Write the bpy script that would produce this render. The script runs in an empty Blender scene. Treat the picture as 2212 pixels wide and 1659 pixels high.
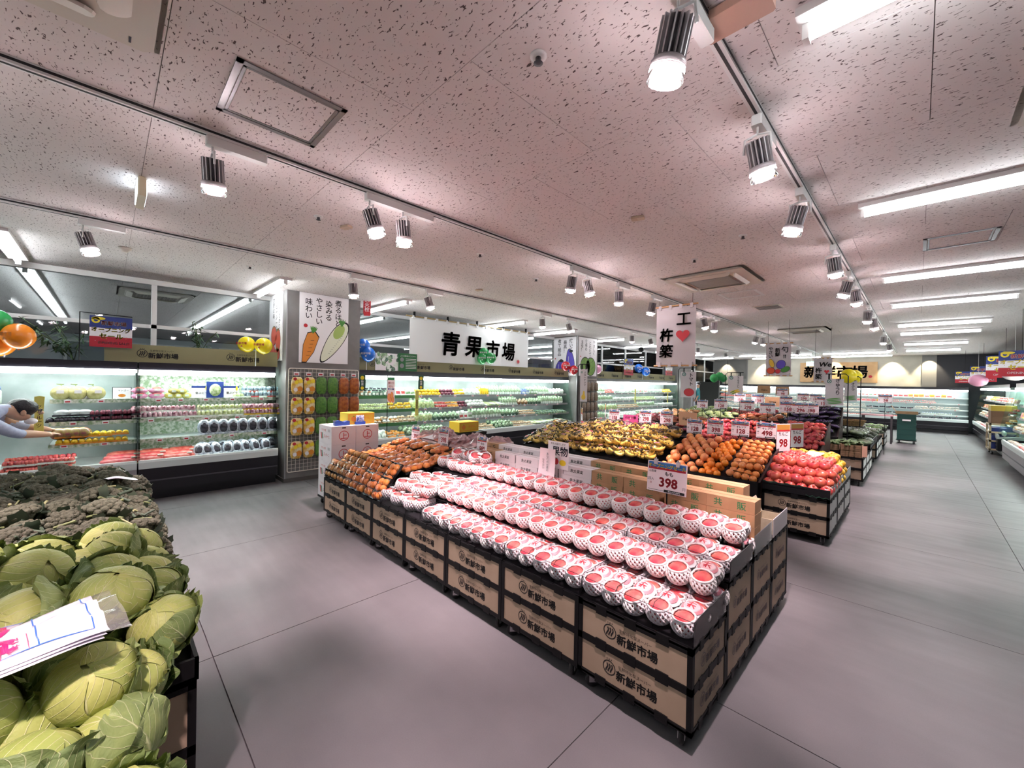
import bpy, math, random
from mathutils import Vector, Matrix
R = random.Random(7)
PI = math.pi
rad = math.radians
scene = bpy.context.scene
COL = scene.collection

# ------------------------------------------------------------ camera
F_PX, W_PX, H_PX = 876.9, 2212.0, 1659.0
YAW, PITCH, ROLL = rad(45.0), rad(-0.296), rad(1.055)
CAM = Vector((0.0, 0.0, 1.6))
_f = Vector((-math.sin(YAW) * math.cos(PITCH), math.cos(YAW) * math.cos(PITCH), math.sin(PITCH)))
_r = Vector((math.cos(YAW), math.sin(YAW), 0.0))
_u = _r.cross(_f)
_r, _u = (math.cos(ROLL) * _r + math.sin(ROLL) * _u), (-math.sin(ROLL) * _r + math.cos(ROLL) * _u)
cd = bpy.data.cameras.new('camera')
cd.sensor_width = 36.0
cd.lens = F_PX * 36.0 / W_PX
cd.clip_start = 0.02
cam = bpy.data.objects.new('camera', cd)
COL.objects.link(cam)
m4 = Matrix((_r, _u, -_f)).transposed().to_4x4()
m4.translation = CAM
cam.matrix_world = m4
scene.camera = cam

def ray(px, py):
    return _r * ((px - W_PX / 2) / F_PX) - _u * ((py - H_PX / 2) / F_PX) + _f
def atX(px, py, x):
    d = ray(px, py); return CAM + d * (x / d.x)
def atY(px, py, y):
    d = ray(px, py); return CAM + d * (y / d.y)
def atZ(px, py, z):
    d = ray(px, py); return CAM + d * ((z - CAM.z) / d.z)

# ------------------------------------------------------------ world, exposure
world = bpy.data.worlds.new('world')
scene.world = world
world.use_nodes = True
world.node_tree.nodes['Background'].inputs[0].default_value = (0.9, 0.92, 1.0, 1)
world.node_tree.nodes['Background'].inputs[1].default_value = 0.25
scene.view_settings.view_transform = 'Standard'
scene.view_settings.look = 'None'
scene.view_settings.gamma = 1.0
scene.view_settings.use_curve_mapping = False
scene.view_settings.exposure = 1.6
TUBE_E = 12.0      # ceiling tube radiance
CASE_E = 10.5       # refrigerated case tubes
SPOT_W = 118.0      # each track spot
SPOT_COL = (1.0, 0.76, 0.80)
RING_E = 85.0

scene.cycles.max_bounces = 7
scene.cycles.diffuse_bounces = 4
scene.cycles.glossy_bounces = 3
scene.cycles.transmission_bounces = 4
scene.cycles.transparent_max_bounces = 14
scene.cycles.caustics_reflective = False
scene.cycles.caustics_refractive = False
scene.cycles.sample_clamp_indirect = 6.0

# ------------------------------------------------------------ colour and materials
def lin(h):
    h = h.lstrip('#')
    o = []
    for i in (0, 2, 4):
        c = int(h[i:i + 2], 16) / 255.0
        o.append(c / 12.92 if c <= 0.04045 else ((c + 0.055) / 1.055) ** 2.4)
    return (o[0], o[1], o[2], 1.0)

MATS = {}
def mat(name, col, rough=0.5, metal=0.0, var=None, bump=0.0, scale=20.0, emit=0.0, spec=0.5, obj_var=0.0, sss=0.0):
    """principled material; var = second colour mixed in by noise; obj_var = per-object value change"""
    if name in MATS: return MATS[name]
    m = bpy.data.materials.new(name); MATS[name] = m
    m.use_nodes = True
    nt = m.node_tree; N = nt.nodes; L = nt.links
    b = N['Principled BSDF']
    c = lin(col)
    b.inputs['Base Color'].default_value = c
    b.inputs['Roughness'].default_value = rough
    b.inputs['Metallic'].default_value = metal
    b.inputs['Specular IOR Level'].default_value = spec
    if sss:
        b.inputs['Subsurface Weight'].default_value = sss
        b.inputs['Subsurface Radius'].default_value = (0.02, 0.01, 0.006)
    src = None
    if var or bump:
        tc = N.new('ShaderNodeTexCoord'); nz = N.new('ShaderNodeTexNoise')
        nz.inputs['Scale'].default_value = scale; nz.inputs['Detail'].default_value = 4
        L.new(tc.outputs['Object'], nz.inputs['Vector'])
    if var:
        mx = N.new('ShaderNodeMix'); mx.data_type = 'RGBA'
        rp = N.new('ShaderNodeMapRange'); rp.inputs[1].default_value = 0.38; rp.inputs[2].default_value = 0.62
        L.new(nz.outputs['Fac'], rp.inputs[0]); L.new(rp.outputs[0], mx.inputs[0])
        mx.inputs[6].default_value = c; mx.inputs[7].default_value = lin(var)
        src = mx.outputs[2]
    if obj_var:
        oi = N.new('ShaderNodeObjectInfo'); hs = N.new('ShaderNodeHueSaturation')
        mr = N.new('ShaderNodeMapRange'); mr.inputs[3].default_value = 1 - obj_var; mr.inputs[4].default_value = 1 + obj_var
        L.new(oi.outputs['Random'], mr.inputs[0]); L.new(mr.outputs[0], hs.inputs['Value'])
        mh = N.new('ShaderNodeMapRange'); mh.inputs[3].default_value = 0.5 - obj_var * 0.08; mh.inputs[4].default_value = 0.5 + obj_var * 0.08
        L.new(oi.outputs['Random'], mh.inputs[0]); L.new(mh.outputs[0], hs.inputs['Hue'])
        if src: L.new(src, hs.inputs['Color'])
        else: hs.inputs['Color'].default_value = c
        src = hs.outputs[0]
    if src: L.new(src, b.inputs['Base Color'])
    if bump:
        bp = N.new('ShaderNodeBump'); bp.inputs['Strength'].default_value = bump; bp.inputs['Distance'].default_value = 0.01
        L.new(nz.outputs['Fac'], bp.inputs['Height']); L.new(bp.outputs[0], b.inputs['Normal'])
    if emit:
        b.inputs['Emission Color'].default_value = c
        b.inputs['Emission Strength'].default_value = emit
    return m

def clear(name, tint='ffffff', gloss=0.12, rough=0.08, body=0.0, body_col='ffffff', ior=1.2):
    """clear sheet: transparent with a glossy share (and a slight milky body)"""
    if name in MATS: return MATS[name]
    m = bpy.data.materials.new(name); MATS[name] = m
    m.use_nodes = True
    nt = m.node_tree; N = nt.nodes; L = nt.links
    N.remove(N['Principled BSDF'])
    out = N['Material Output']
    t = N.new('ShaderNodeBsdfTransparent'); t.inputs[0].default_value = lin(tint)
    g = N.new('ShaderNodeBsdfGlossy'); g.inputs['Roughness'].default_value = rough
    fr = N.new('ShaderNodeFresnel'); fr.inputs['IOR'].default_value = ior
    ad = N.new('ShaderNodeMath'); ad.operation = 'ADD'; ad.inputs[1].default_value = gloss * 0.5; ad.use_clamp = True
    L.new(fr.outputs[0], ad.inputs[0])
    mx = N.new('ShaderNodeMixShader')
    L.new(ad.outputs[0], mx.inputs[0]); L.new(t.outputs[0], mx.inputs[1]); L.new(g.outputs[0], mx.inputs[2])
    last = mx
    if body:
        d = N.new('ShaderNodeBsdfDiffuse'); d.inputs[0].default_value = lin(body_col)
        m2 = N.new('ShaderNodeMixShader'); m2.inputs[0].default_value = body
        L.new(mx.outputs[0], m2.inputs[1]); L.new(d.outputs[0], m2.inputs[2]); last = m2
    L.new(last.outputs[0], out.inputs['Surface'])
    return m

def emitter(name, col, strength):
    if name in MATS: return MATS[name]
    m = bpy.data.materials.new(name); MATS[name] = m
    m.use_nodes = True
    nt = m.node_tree; N = nt.nodes
    N.remove(N['Principled BSDF'])
    e = N.new('ShaderNodeEmission'); e.inputs[0].default_value = (*col, 1); e.inputs[1].default_value = strength
    nt.links.new(e.outputs[0], N['Material Output'].inputs['Surface'])
    return m

# ------------------------------------------------------------ mesh building
class MB:
    def __init__(s): s.v = []; s.f = []; s.mi = []; s.sm = []; s.uv = None
    def add(s, verts, faces, mi=0, smooth=False):
        n = len(s.v); s.v.extend([tuple(q) for q in verts])
        for f in faces:
            s.f.append([i + n for i in f]); s.mi.append(mi); s.sm.append(smooth)
        return s
    def bx(s, x0, x1, y0, y1, z0, z1, mi=0):
        v = [(x, y, z) for z in (z0, z1) for y in (y0, y1) for x in (x0, x1)]
        return s.add(v, [(0, 2, 3, 1), (4, 5, 7, 6), (0, 1, 5, 4), (2, 6, 7, 3), (0, 4, 6, 2), (1, 3, 7, 5)], mi)
    def rbx(s, x0, x1, y0, y1, z0, z1, b, mi=0):
        """box with chamfered vertical edges and top edge"""
        pts = [(x0 + b, y0), (x1 - b, y0), (x1, y0 + b), (x1, y1 - b), (x1 - b, y1), (x0 + b, y1), (x0, y1 - b), (x0, y0 + b)]
        cx, cy = (x0 + x1) / 2, (y0 + y1) / 2
        kx, ky = ((x1 - x0) / 2 - b) / ((x1 - x0) / 2), ((y1 - y0) / 2 - b) / ((y1 - y0) / 2)
        top = [(cx + (x - cx) * kx, cy + (y - cy) * ky) for x, y in pts]
        v = [(x, y, z0) for x, y in pts] + [(x, y, z1 - b) for x, y in pts] + [(x, y, z1) for x, y in top]
        f = [tuple(range(7, -1, -1)), tuple(range(16, 24))]
        for k in (0, 8):
            for i in range(8): j = (i + 1) % 8; f.append((k + i, k + j, k + 8 + j, k + 8 + i))
        return s.add(v, f, mi)
    def quad(s, a, b, c, d, mi=0): return s.add([a, b, c, d], [(0, 1, 2, 3)], mi)
    def tube(s, p0, p1, r, n=8, mi=0, r1=None, cap=True, smooth=True):
        p0, p1 = Vector(p0), Vector(p1); d = (p1 - p0)
        if d.length < 1e-9: return s
        d.normalize(); a = d.orthogonal().normalized(); b = d.cross(a)
        r1 = r if r1 is None else r1
        v = []
        for p, q in ((p0, r), (p1, r1)):
            for i in range(n):
                t = 2 * PI * i / n; v.append(p + (a * math.cos(t) + b * math.sin(t)) * q)
        s.add(v, [(i, (i + 1) % n, n + (i + 1) % n, n + i) for i in range(n)], mi, smooth)
        if cap: s.add(v, [tuple(range(n - 1, -1, -1)), tuple(range(n, 2 * n))], mi)
        return s
    def path(s, pts, r, n=6, mi=0, smooth=True, radii=None):
        pts = [Vector(p) for p in pts]; v = []; a = None
        for k, p in enumerate(pts):
            d = (pts[min(k + 1, len(pts) - 1)] - pts[max(k - 1, 0)]).normalized()
            a = (d.orthogonal() if a is None else (a - d * a.dot(d))).normalized(); b = d.cross(a)
            q = radii[k] if radii else r
            for i in range(n):
                t = 2 * PI * i / n; v.append(p + (a * math.cos(t) + b * math.sin(t)) * q)
        f = []
        for k in range(len(pts) - 1):
            for i in range(n): j = (i + 1) % n; f.append((k * n + i, k * n + j, k * n + n + j, k * n + n + i))
        f.append(tuple(range(n - 1, -1, -1))); e = (len(pts) - 1) * n; f.append(tuple(range(e, e + n)))
        return s.add(v, f, mi, smooth)
    def lathe(s, prof, n=16, mi=0, smooth=True, c=(0, 0, 0), sx=1, sy=1):
        v = []
        for r, z in prof:
            for i in range(n):
                t = 2 * PI * i / n; v.append((c[0] + r * math.cos(t) * sx, c[1] + r * math.sin(t) * sy, c[2] + z))
        f = []
        for k in range(len(prof) - 1):
            for i in range(n): j = (i + 1) % n; f.append((k * n + i, k * n + j, k * n + n + j, k * n + n + i))
        f.append(tuple(range(n - 1, -1, -1))); e = (len(prof) - 1) * n; f.append(tuple(range(e, e + n)))
        return s.add(v, f, mi, smooth)
    def ball(s, c, rx, ry=None, rz=None, nu=12, nv=8, mi=0, fn=None):
        ry = rx if ry is None else ry; rz = rx if rz is None else rz
        v = [(0, 0, -1)]
        for k in range(1, nv):
            ph = -PI / 2 + PI * k / nv
            for i in range(nu):
                t = 2 * PI * i / nu; v.append((math.cos(ph) * math.cos(t), math.cos(ph) * math.sin(t), math.sin(ph)))
        v.append((0, 0, 1))
        f = [(0, 1 + (i + 1) % nu, 1 + i) for i in range(nu)]
        for k in range(nv - 2):
            for i in range(nu):
                j = (i + 1) % nu; a = 1 + k * nu; f.append((a + i, a + j, a + nu + j, a + nu + i))
        e = len(v) - 1; a = 1 + (nv - 2) * nu
        f += [(a + i, a + (i + 1) % nu, e) for i in range(nu)]
        if fn: v = [fn(*p) for p in v]
        return s.add([(c[0] + p[0] * rx, c[1] + p[1] * ry, c[2] + p[2] * rz) for p in v], f, mi, True)
    def prism(s, poly, y0, y1, mi=0):
        """polygon in XZ, extruded along Y"""
        n = len(poly)
        v = [(x, y0, z) for x, z in poly] + [(x, y1, z) for x, z in poly]
        f = [tuple(range(n)), tuple(range(2 * n - 1, n - 1, -1))]
        f += [(i, i + n, (i + 1) % n + n, (i + 1) % n) for i in range(n)]
        return s.add(v, f, mi)
    def flat(s, poly, y=0.0, mi=0):
        """flat print polygon in XZ, facing -Y"""
        return s.add([(x, y, z) for x, z in poly], [tuple(range(len(poly)))], mi)
    def disc(s, cx, cz, r, y=0.0, mi=0, n=20, rz=None):
        rz = rz or r
        return s.flat([(cx + r * math.cos(2 * PI * i / n), cz + rz * math.sin(2 * PI * i / n)) for i in range(n)], y, mi)
    def ring(s, cx, cz, r0, r1, y=0.0, mi=0, n=24):
        v = []
        for r in (r0, r1):
            for i in range(n): t = 2 * PI * i / n; v.append((cx + r * math.cos(t), y, cz + r * math.sin(t)))
        return s.add(v, [(i, (i + 1) % n, n + (i + 1) % n, n + i) for i in range(n)], mi)
    def stroke(s, pts, w, y=0.0, mi=0):
        """flat brush line in XZ"""
        v = []
        for k, (x, z) in enumerate(pts):
            x0, z0 = pts[max(k - 1, 0)]; x1, z1 = pts[min(k + 1, len(pts) - 1)]
            l = math.hypot(x1 - x0, z1 - z0) or 1; nx, nz = -(z1 - z0) / l, (x1 - x0) / l
            ww = w[k] if isinstance(w, (list, tuple)) else w
            v += [(x + nx * ww / 2, y, z + nz * ww / 2), (x - nx * ww / 2, y, z - nz * ww / 2)]
        return s.add(v, [(2 * k, 2 * k + 1, 2 * k + 3, 2 * k + 2) for k in range(len(pts) - 1)], mi)
    def text(s, body, size, x=0.0, z=0.0, y=0.0, mi=0, bold=0.0, align='CENTER', vert=False, sx=1.0, shear=0.0, ls=1.0):
        """flat lettering in XZ facing -Y, centred on (x, z)"""
        vs, fs = text_data(body, min(bold, .012), vert, shear, ls, align)
        e = max(0, bold - .012) * size
        for dx, dz in (((-e, 0), (e, 0), (0, e), (0, -e)) if e > 0 else ((0, 0),)):
            s.add([(x + dx + a * size * sx, y, z + dz + b * size) for a, b in vs], fs, mi)
        return s
    def merge(s, o, off=(0, 0, 0), rz=0.0, k=1.0, mi=None):
        c, q = math.cos(rz), math.sin(rz); n = len(s.v)
        s.v += [((a * c - b * q) * k + off[0], (a * q + b * c) * k + off[1], d * k + off[2]) for a, b, d in o.v]
        s.f += [[i + n for i in f] for f in o.f]; s.mi += (o.mi if mi is None else [mi] * len(o.f)); s.sm += o.sm
        return s
    def xf(s, M):
        s.v = [tuple(M @ Vector(p)) for p in s.v]; return s
    def mesh(s, name, mats):
        me = bpy.data.meshes.new(name)
        me.from_pydata(s.v, [], s.f)
        for m in (mats if isinstance(mats, (list, tuple)) else [mats]): me.materials.append(m)
        me.polygons.foreach_set('material_index', s.mi)
        me.polygons.foreach_set('use_smooth', s.sm)
        if s.uv:
            ul = me.uv_layers.new(name='uv')
            for lp in me.loops: ul.data[lp.index].uv = s.uv[lp.vertex_index]
        me.update()
        return me

TXT = {}
def text_data(body, bold, vert, shear, ls, align):
    key = (body, bold, vert, shear, ls, align)
    if key in TXT: return TXT[key]
    cu = bpy.data.curves.new('t', 'FONT')
    cu.body = '\n'.join(body) if vert else body
    cu.resolution_u = 2; cu.offset = bold; cu.shear = shear; cu.space_line = ls * (0.95 if vert else 1)
    cu.align_x = 'CENTER' if vert else align
    o = bpy.data.objects.new('t', cu)
    me = bpy.data.meshes.new_from_object(o)
    vs = [(v.co.x, v.co.y) for v in me.vertices]; fs = [tuple(p.vertices) for p in me.polygons]
    if vs:
        ys = [b for a, b in vs]; cy = (min(ys) + max(ys)) / 2
        xs = [a for a, b in vs]; cx = (min(xs) + max(xs)) / 2 if align == 'CENTER' else 0
        vs = [(a - cx, b - cy) for a, b in vs]
    bpy.data.objects.remove(o); bpy.data.curves.remove(cu); bpy.data.meshes.remove(me)
    TXT[key] = (vs, fs)
    return TXT[key]

# ------------------------------------------------------------ objects
KIDS = {}
def ob(name, mesh, parent=None, loc=(0, 0, 0), rot=(0, 0, 0), sc=(1, 1, 1)):
    o = bpy.data.objects.new(name, mesh); COL.objects.link(o)
    o.location = loc; o.rotation_euler = rot
    o.scale = (sc, sc, sc) if isinstance(sc, (int, float)) else sc
    if parent:
        o.parent = parent; KIDS.setdefault(parent.name, []).append(o)
    return o
def tag(o, label, cat, group=None):
    o['label'] = label; o['category'] = cat
    if group: o['group'] = group
    return o
def thing(name, label, cat, loc=(0, 0, 0), rz=0.0, group=None, rot=None, sc=1.0):
    o = ob(name, None, None, loc, rot or (0, 0, rz), sc)
    o.empty_display_size = 0.05
    return tag(o, label, cat, group)
def struct(o):
    o['kind'] = 'structure'; return o
def dup(root, loc, rz=0.0, label=None, group=None, rot=None, sc=None):
    c = root.copy(); COL.objects.link(c)
    c.location = loc; c.rotation_euler = rot or (0, 0, rz)
    if sc is not None: c.scale = (sc, sc, sc) if isinstance(sc, (int, float)) else sc
    if label: c['label'] = label
    if group: c['group'] = group
    _dupkids(root, c)
    return c
def _dupkids(src, dst):
    for k in KIDS.get(src.name, []):
        d = k.copy(); COL.objects.link(d); d.parent = dst
        KIDS.setdefault(dst.name, []).append(d)
        _dupkids(k, d)
class Proto:
    """a thing built once; put() moves it the first time and copies it afterwards"""
    def __init__(s, root): s.root = root; s.used = False
    def put(s, loc, rz=0.0, label=None, group=None, rot=None, sc=None):
        if not s.used:
            s.used = True; r = s.root
            r.location = loc; r.rotation_euler = rot or (0, 0, rz)
            if sc is not None: r.scale = (sc, sc, sc) if isinstance(sc, (int, float)) else sc
            if label: r['label'] = label
            if group: r['group'] = group
            return r
        return dup(s.root, loc, rz, label, group, rot, sc)

# ------------------------------------------------------------ common materials
M_BLACK = mat('black_plastic', '0b0a0c', 0.55, spec=.25)
M_BLACK2 = mat('charcoal_panel', '151317', 0.5, spec=.3)
M_WHITE = mat('white_enamel', 'e6e6e4', 0.4)
M_PAPER = mat('white_card', 'f1eef0', 0.6)
M_TAN = mat('tan_card', 'a8937d', 0.65, var='a18c76', scale=6)
M_INK = mat('black_ink', '141214', 0.6)
M_RED = mat('red_print', 'c22a35', 0.55)
M_METAL = mat('brushed_metal', 'a9a9ab', 0.35, 0.85)
M_CLEAR = clear('clear_acrylic', 'f4f4f6', 0.02, 0.06, ior=1.08)
M_FILM = clear('clear_film', 'ffffff', 0.07, 0.12, ior=1.1)
M_CARD = mat('brown_cardboard', 'b38d68', 0.75, var='a9835f', scale=9)
# ============================================================ SETTING
ZC = 2.94
def ceiling_mat():
    m = bpy.data.materials.new('fissured_ceiling_board'); m.use_nodes = True
    nt = m.node_tree; N = nt.nodes; L = nt.links; b = N['Principled BSDF']
    b.inputs['Roughness'].default_value = 0.9
    g = N.new('ShaderNodeNewGeometry'); mp = N.new('ShaderNodeMapping')
    mp.inputs['Scale'].default_value = (42, 95, 1); mp.inputs['Rotation'].default_value = (0, 0, 0.35)
    L.new(g.outputs['Position'], mp.inputs['Vector'])
    nz = N.new('ShaderNodeTexNoise'); nz.inputs['Scale'].default_value = 1.0; nz.inputs['Detail'].default_value = 1.5
    nz.inputs['Distortion'].default_value = 0.8
    L.new(mp.outputs[0], nz.inputs['Vector'])
    r = N.new('ShaderNodeMapRange'); r.inputs[1].default_value = 0.64; r.inputs[2].default_value = 0.675
    L.new(nz.outputs['Fac'], r.inputs[0])
    mx = N.new('ShaderNodeMix'); mx.data_type = 'RGBA'
    mx.inputs[6].default_value = lin('e3dcda'); mx.inputs[7].default_value = lin('5c4f4d')
    L.new(r.outputs[0], mx.inputs[0]); L.new(mx.outputs[2], b.inputs['Base Color'])
    inv = N.new('ShaderNodeMath'); inv.operation = 'SUBTRACT'; inv.inputs[0].default_value = 1.0
    L.new(r.outputs[0], inv.inputs[1])
    bp = N.new('ShaderNodeBump'); bp.inputs['Strength'].default_value = 0.5; bp.inputs['Distance'].default_value = 0.004
    L.new(inv.outputs[0], bp.inputs['Height']); L.new(bp.outputs[0], b.inputs['Normal'])
    return m
def floor_mat():
    m = bpy.data.materials.new('grey_vinyl_floor'); m.use_nodes = True
    nt = m.node_tree; N = nt.nodes; L = nt.links; b = N['Principled BSDF']
    g = N.new('ShaderNodeNewGeometry')
    n1 = N.new('ShaderNodeTexNoise'); n1.inputs['Scale'].default_value = 2.2; n1.inputs['Detail'].default_value = 5
    n2 = N.new('ShaderNodeTexNoise'); n2.inputs['Scale'].default_value = 190; n2.inputs['Detail'].default_value = 2
    mp = N.new('ShaderNodeMapping'); mp.inputs['Scale'].default_value = (1.0, 7.0, 1.0)
    L.new(g.outputs['Position'], n1.inputs['Vector']); L.new(g.outputs['Position'], n2.inputs['Vector'])
    n3 = N.new('ShaderNodeTexNoise'); n3.inputs['Scale'].default_value = 1.6; n3.inputs['Detail'].default_value = 6
    L.new(g.outputs['Position'], mp.inputs['Vector']); L.new(mp.outputs[0], n3.inputs['Vector'])
    a = N.new('ShaderNodeMath'); a.operation = 'MULTIPLY_ADD'; a.inputs[1].default_value = 0.35
    L.new(n2.outputs['Fac'], a.inputs[0]); L.new(n1.outputs['Fac'], a.inputs[2])
    cr = N.new('ShaderNodeMapRange'); cr.inputs[1].default_value = 0.45; cr.inputs[2].default_value = 0.95
    L.new(a.outputs[0], cr.inputs[0])
    mx = N.new('ShaderNodeMix'); mx.data_type = 'RGBA'
    mx.inputs[6].default_value = lin('626062'); mx.inputs[7].default_value = lin('716e70')
    L.new(cr.outputs[0], mx.inputs[0]); L.new(mx.outputs[2], b.inputs['Base Color'])
    rr = N.new('ShaderNodeMapRange'); rr.inputs[1].default_value = 0.35; rr.inputs[2].default_value = 0.65
    rr.inputs[3].default_value = 0.40; rr.inputs[4].default_value = 0.48
    L.new(n3.outputs['Fac'], rr.inputs[0]); L.new(rr.outputs[0], b.inputs['Roughness'])
    b.inputs['Specular IOR Level'].default_value = 0.45
    return m
M_CEIL = ceiling_mat(); M_FLOOR = floor_mat()
M_JOINT = mat('dark_joint', '4a4548', 0.9)
M_CJOINT = mat('ceiling_joint', '8d8280', 0.9)

# floor: slab and large vinyl sheets
GX, GY, PF = 0.695, 0.446, 1.755
fl = struct(ob('floor', MB().bx(-20, 6.5, -7, 23, -0.06, -0.006).mesh('floor', M_JOINT)))
tile = MB().bx(0.0025, PF - 0.0025, 0.0025, PF - 0.0025, -0.006, 0.0).mesh('floor_tile', M_FLOOR)
rest = MB()
for i in range(-12, 4):
    for j in range(-5, 13):
        x, y = GX + i * PF, GY + j * PF
        if -8 < x < 3 and j > -3: ob('floor_tile', tile, fl, (x, y, 0))
        else: rest.bx(x + .0025, x + PF - .0025, y + .0025, y + PF - .0025, -.006, 0)
o = ob('floor_tiles_beyond', rest.mesh('floor_rest', M_FLOOR), fl); o['kind'] = 'stuff'

# ceiling: slab and fissured boards laid in a staggered bond
ce = struct(ob('ceiling', MB().bx(-20, 6.5, -7, 23, ZC + .008, ZC + .1).mesh('ceiling', M_CJOINT)))
CP = 0.91
tile = MB().bx(0.0015, CP - 0.0015, 0.0015, CP - 0.0015, 0, 0.008).mesh('ceiling_tile', M_CEIL)
rest = MB()
for j in range(-8, 25):
    y = 0.155 + j * CP
    for i in range(-22, 8):
        x = 0.02 + i * CP + (0.455 if j % 2 else 0.0)
        if -7.6 < x < 1.2 and -2 < j < 11: ob('ceiling_tile', tile, ce, (x, y, ZC))
        else: rest.bx(x + .0015, x + CP - .0015, y + .0015, y + CP - .0015, ZC, ZC + .008)
o = ob('ceiling_tiles_beyond', rest.mesh('ceiling_rest', M_CEIL), ce); o['kind'] = 'stuff'

# walls
M_BEIGE = mat('beige_wall', 'cfcabc', 0.85, var='c5c0b2', scale=3)
M_GREYW = mat('grey_wall', '8f8d8a', 0.8)
M_DKW = mat('dark_wall', '3a3a40', 0.7)
M_PALEW = mat('pale_wall', 'c9cdd0', 0.8)
YB = 22.75
def wall(name, x0, x1, y0, y1, z0, z1, m): return struct(ob(name, MB().bx(x0, x1, y0, y1, z0, z1).mesh(name, m)))
wall('wall_back', -6.05, 0.1, YB, YB + .1, 0, ZC + .1, M_BEIGE)
wall('wall_back_grey', 0.1, 0.5, YB - .04, YB + .1, 0, ZC + .1, M_GREYW)
wall('wall_back_dark', 0.5, 6.5, YB - .06, YB + .1, 0, ZC + .1, M_DKW)
wall('wall_back_left', -20, -9.6, YB, YB + .1, 0, ZC + .1, M_GREYW)
wb = wall('wall_back_panels', -9.6, -6.05, YB, YB + .1, 1.95, ZC + .1, M_GREYW)
for k in range(4):
    ob('panel', MB().bx(-9.55 + k * .87, -8.72 + k * .87, YB - .03, YB, 1.98, ZC).mesh('panel', mat('stone_panel', '6d6c6b' if k % 2 else '7b7977', 0.75, var='777573', scale=5)), wb)
wall('wall_back_door_side', -7.15, -6.05, YB, YB + .1, 0, 1.95, M_GREYW)
wall('wall_back_door_left', -9.6, -8.75, YB, YB + .1, 0, 1.95, M_GREYW)
wall('wall_right', 3.0, 3.1, -7, 23, 0, ZC + .1, M_DKW)
wall('wall_left', -20.1, -20, -7, 23, 0, ZC + .1, M_PALEW)
wall('wall_front', -20, 6.5, -7.1, -7, 0, ZC + .1, M_PALEW)
# staff room seen through the doorway
wall('wall_staff_room', -9.2, -6.6, YB + 2.2, YB + 2.3, 0, 2.4, mat('staff_wall', '3f423c', .8))
wall('wall_staff_side', -6.75, -6.65, YB + .1, YB + 2.2, 0, 2.4, mat('staff_wall2', '55584f', .8))
dr = struct(ob('door_1', MB().bx(-8.78, -8.7, YB - .06, YB + .12, 0, 2.0).bx(-7.2, -7.12, YB - .06, YB + .12, 0, 2.0).bx(-8.78, -7.12, YB - .06, YB + .12, 1.93, 2.02).mesh('door_frame', M_METAL)))
M_GLASS = clear('partition_glass', 'eef4f4', 0.05, 0.02)

# square columns clad in grey stone board
M_COLM = mat('concrete_board', '7d7b79', 0.7, var='74716f', scale=4, bump=0.05)
def column(y0, y1, x0=-7.72, x1=-6.79):
    c = struct(ob('column', MB().bx(x0, x1, y0, y1, 0, ZC).mesh('column', M_COLM)))
    ob('corner_trim', MB().bx(x1 - .004, x1 + .004, y0 - .004, y0 + .012, 0, ZC).mesh('corner_trim', M_METAL), c)
    ob('skirting', MB().bx(x0 - .01, x1 + .012, y0 - .012, y1 + .012, 0, .06).mesh('skirting', mat('skirting', '55524f', .6)), c)
    return c
column(1.93, 3.075); column(9.37, 10.38); column(16.7, 17.5)

# glass partition above the cases along the left
for k, (y0, y1) in enumerate(((-7, 1.92), (3.09, 9.36), (10.4, 16.68), (17.52, 22.7))):
    p = struct(ob('trim_%d' % (k + 1), MB().bx(-7.7, -7.62, y0, y1, ZC - .07, ZC).bx(-7.69, -7.63, y0, y1, 2.26, 2.31).mesh('partition_rail', M_WHITE)))
    n = 4 if y1 - y0 > 3 else 2
    ys = [y0 + (y1 - y0) * i / n for i in range(n + 1)]
    if k == 0: ys = [-7, -5.2, -3.3, -1.42, .47, 1.92]
    for i in range(len(ys) - 1):
        ob('pane', MB().bx(-7.664, -7.658, ys[i], ys[i + 1], 2.31, ZC - .07).mesh('pane', M_GLASS), p)
        ob('pane', MB().bx(-7.664, -7.658, ys[i], ys[i + 1], 1.78, 2.26).mesh('pane', M_GLASS), p)
        if i: ob('mullion', MB().bx(-7.69, -7.63, ys[i] - .03, ys[i] + .03, 1.78, ZC - .07).mesh('mullion', M_WHITE), p)

# dark high windows on the far left wall
for k in range(5):
    y0 = -1 + k * 4.2
    w = struct(ob('window_%d' % (k + 1), MB().bx(-20.0, -19.93, y0, y0 + 3.4, 1.9, 2.75).mesh('window_frame', M_WHITE)))
    for q in range(2):
        ob('pane', MB().bx(-19.93, -19.92, y0 + .08 + q * 1.65, y0 + 1.67 + q * 1.65, 1.98, 2.68).mesh('pane', mat('grey_window', '7d8588', .3)), w)

# ------------------------------------------------------------ ceiling tube fittings
M_TUBE = emitter('tube_glow', (0.93, 0.97, 1.0), TUBE_E)
FIT = {}
def tube_fixture(x0, x1, y, label, group, z=ZC):
    n = round(x1 - x0, 2)
    if n not in FIT:
        t = thing('tube_light', label, 'ceiling light')
        ob('housing', MB().prism([(0, 0), (n, 0), (n, -.03), (0, -.03)], -.075, .075).mesh('housing', mat('lamp_housing', 'd9d6d4', .5)), t)
        tb = MB()
        for q in range(max(1, round(n / 1.3))):
            l = n / max(1, round(n / 1.3))
            tb.tube((q * l + .03, 0, -.062), (q * l + l - .03, 0, -.062), .02, 8)
        ob('tube', tb.mesh('tube', M_TUBE), t)
        for q in (0.012, n - .03): ob('lamp_socket', MB().bx(q, q + .02, -.022, .022, -.085, -.03).mesh('lamp_socket', M_WHITE), t)
        FIT[n] = Proto(t)
    return FIT[n].put((x0, y, z), 0, label, group)
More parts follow.
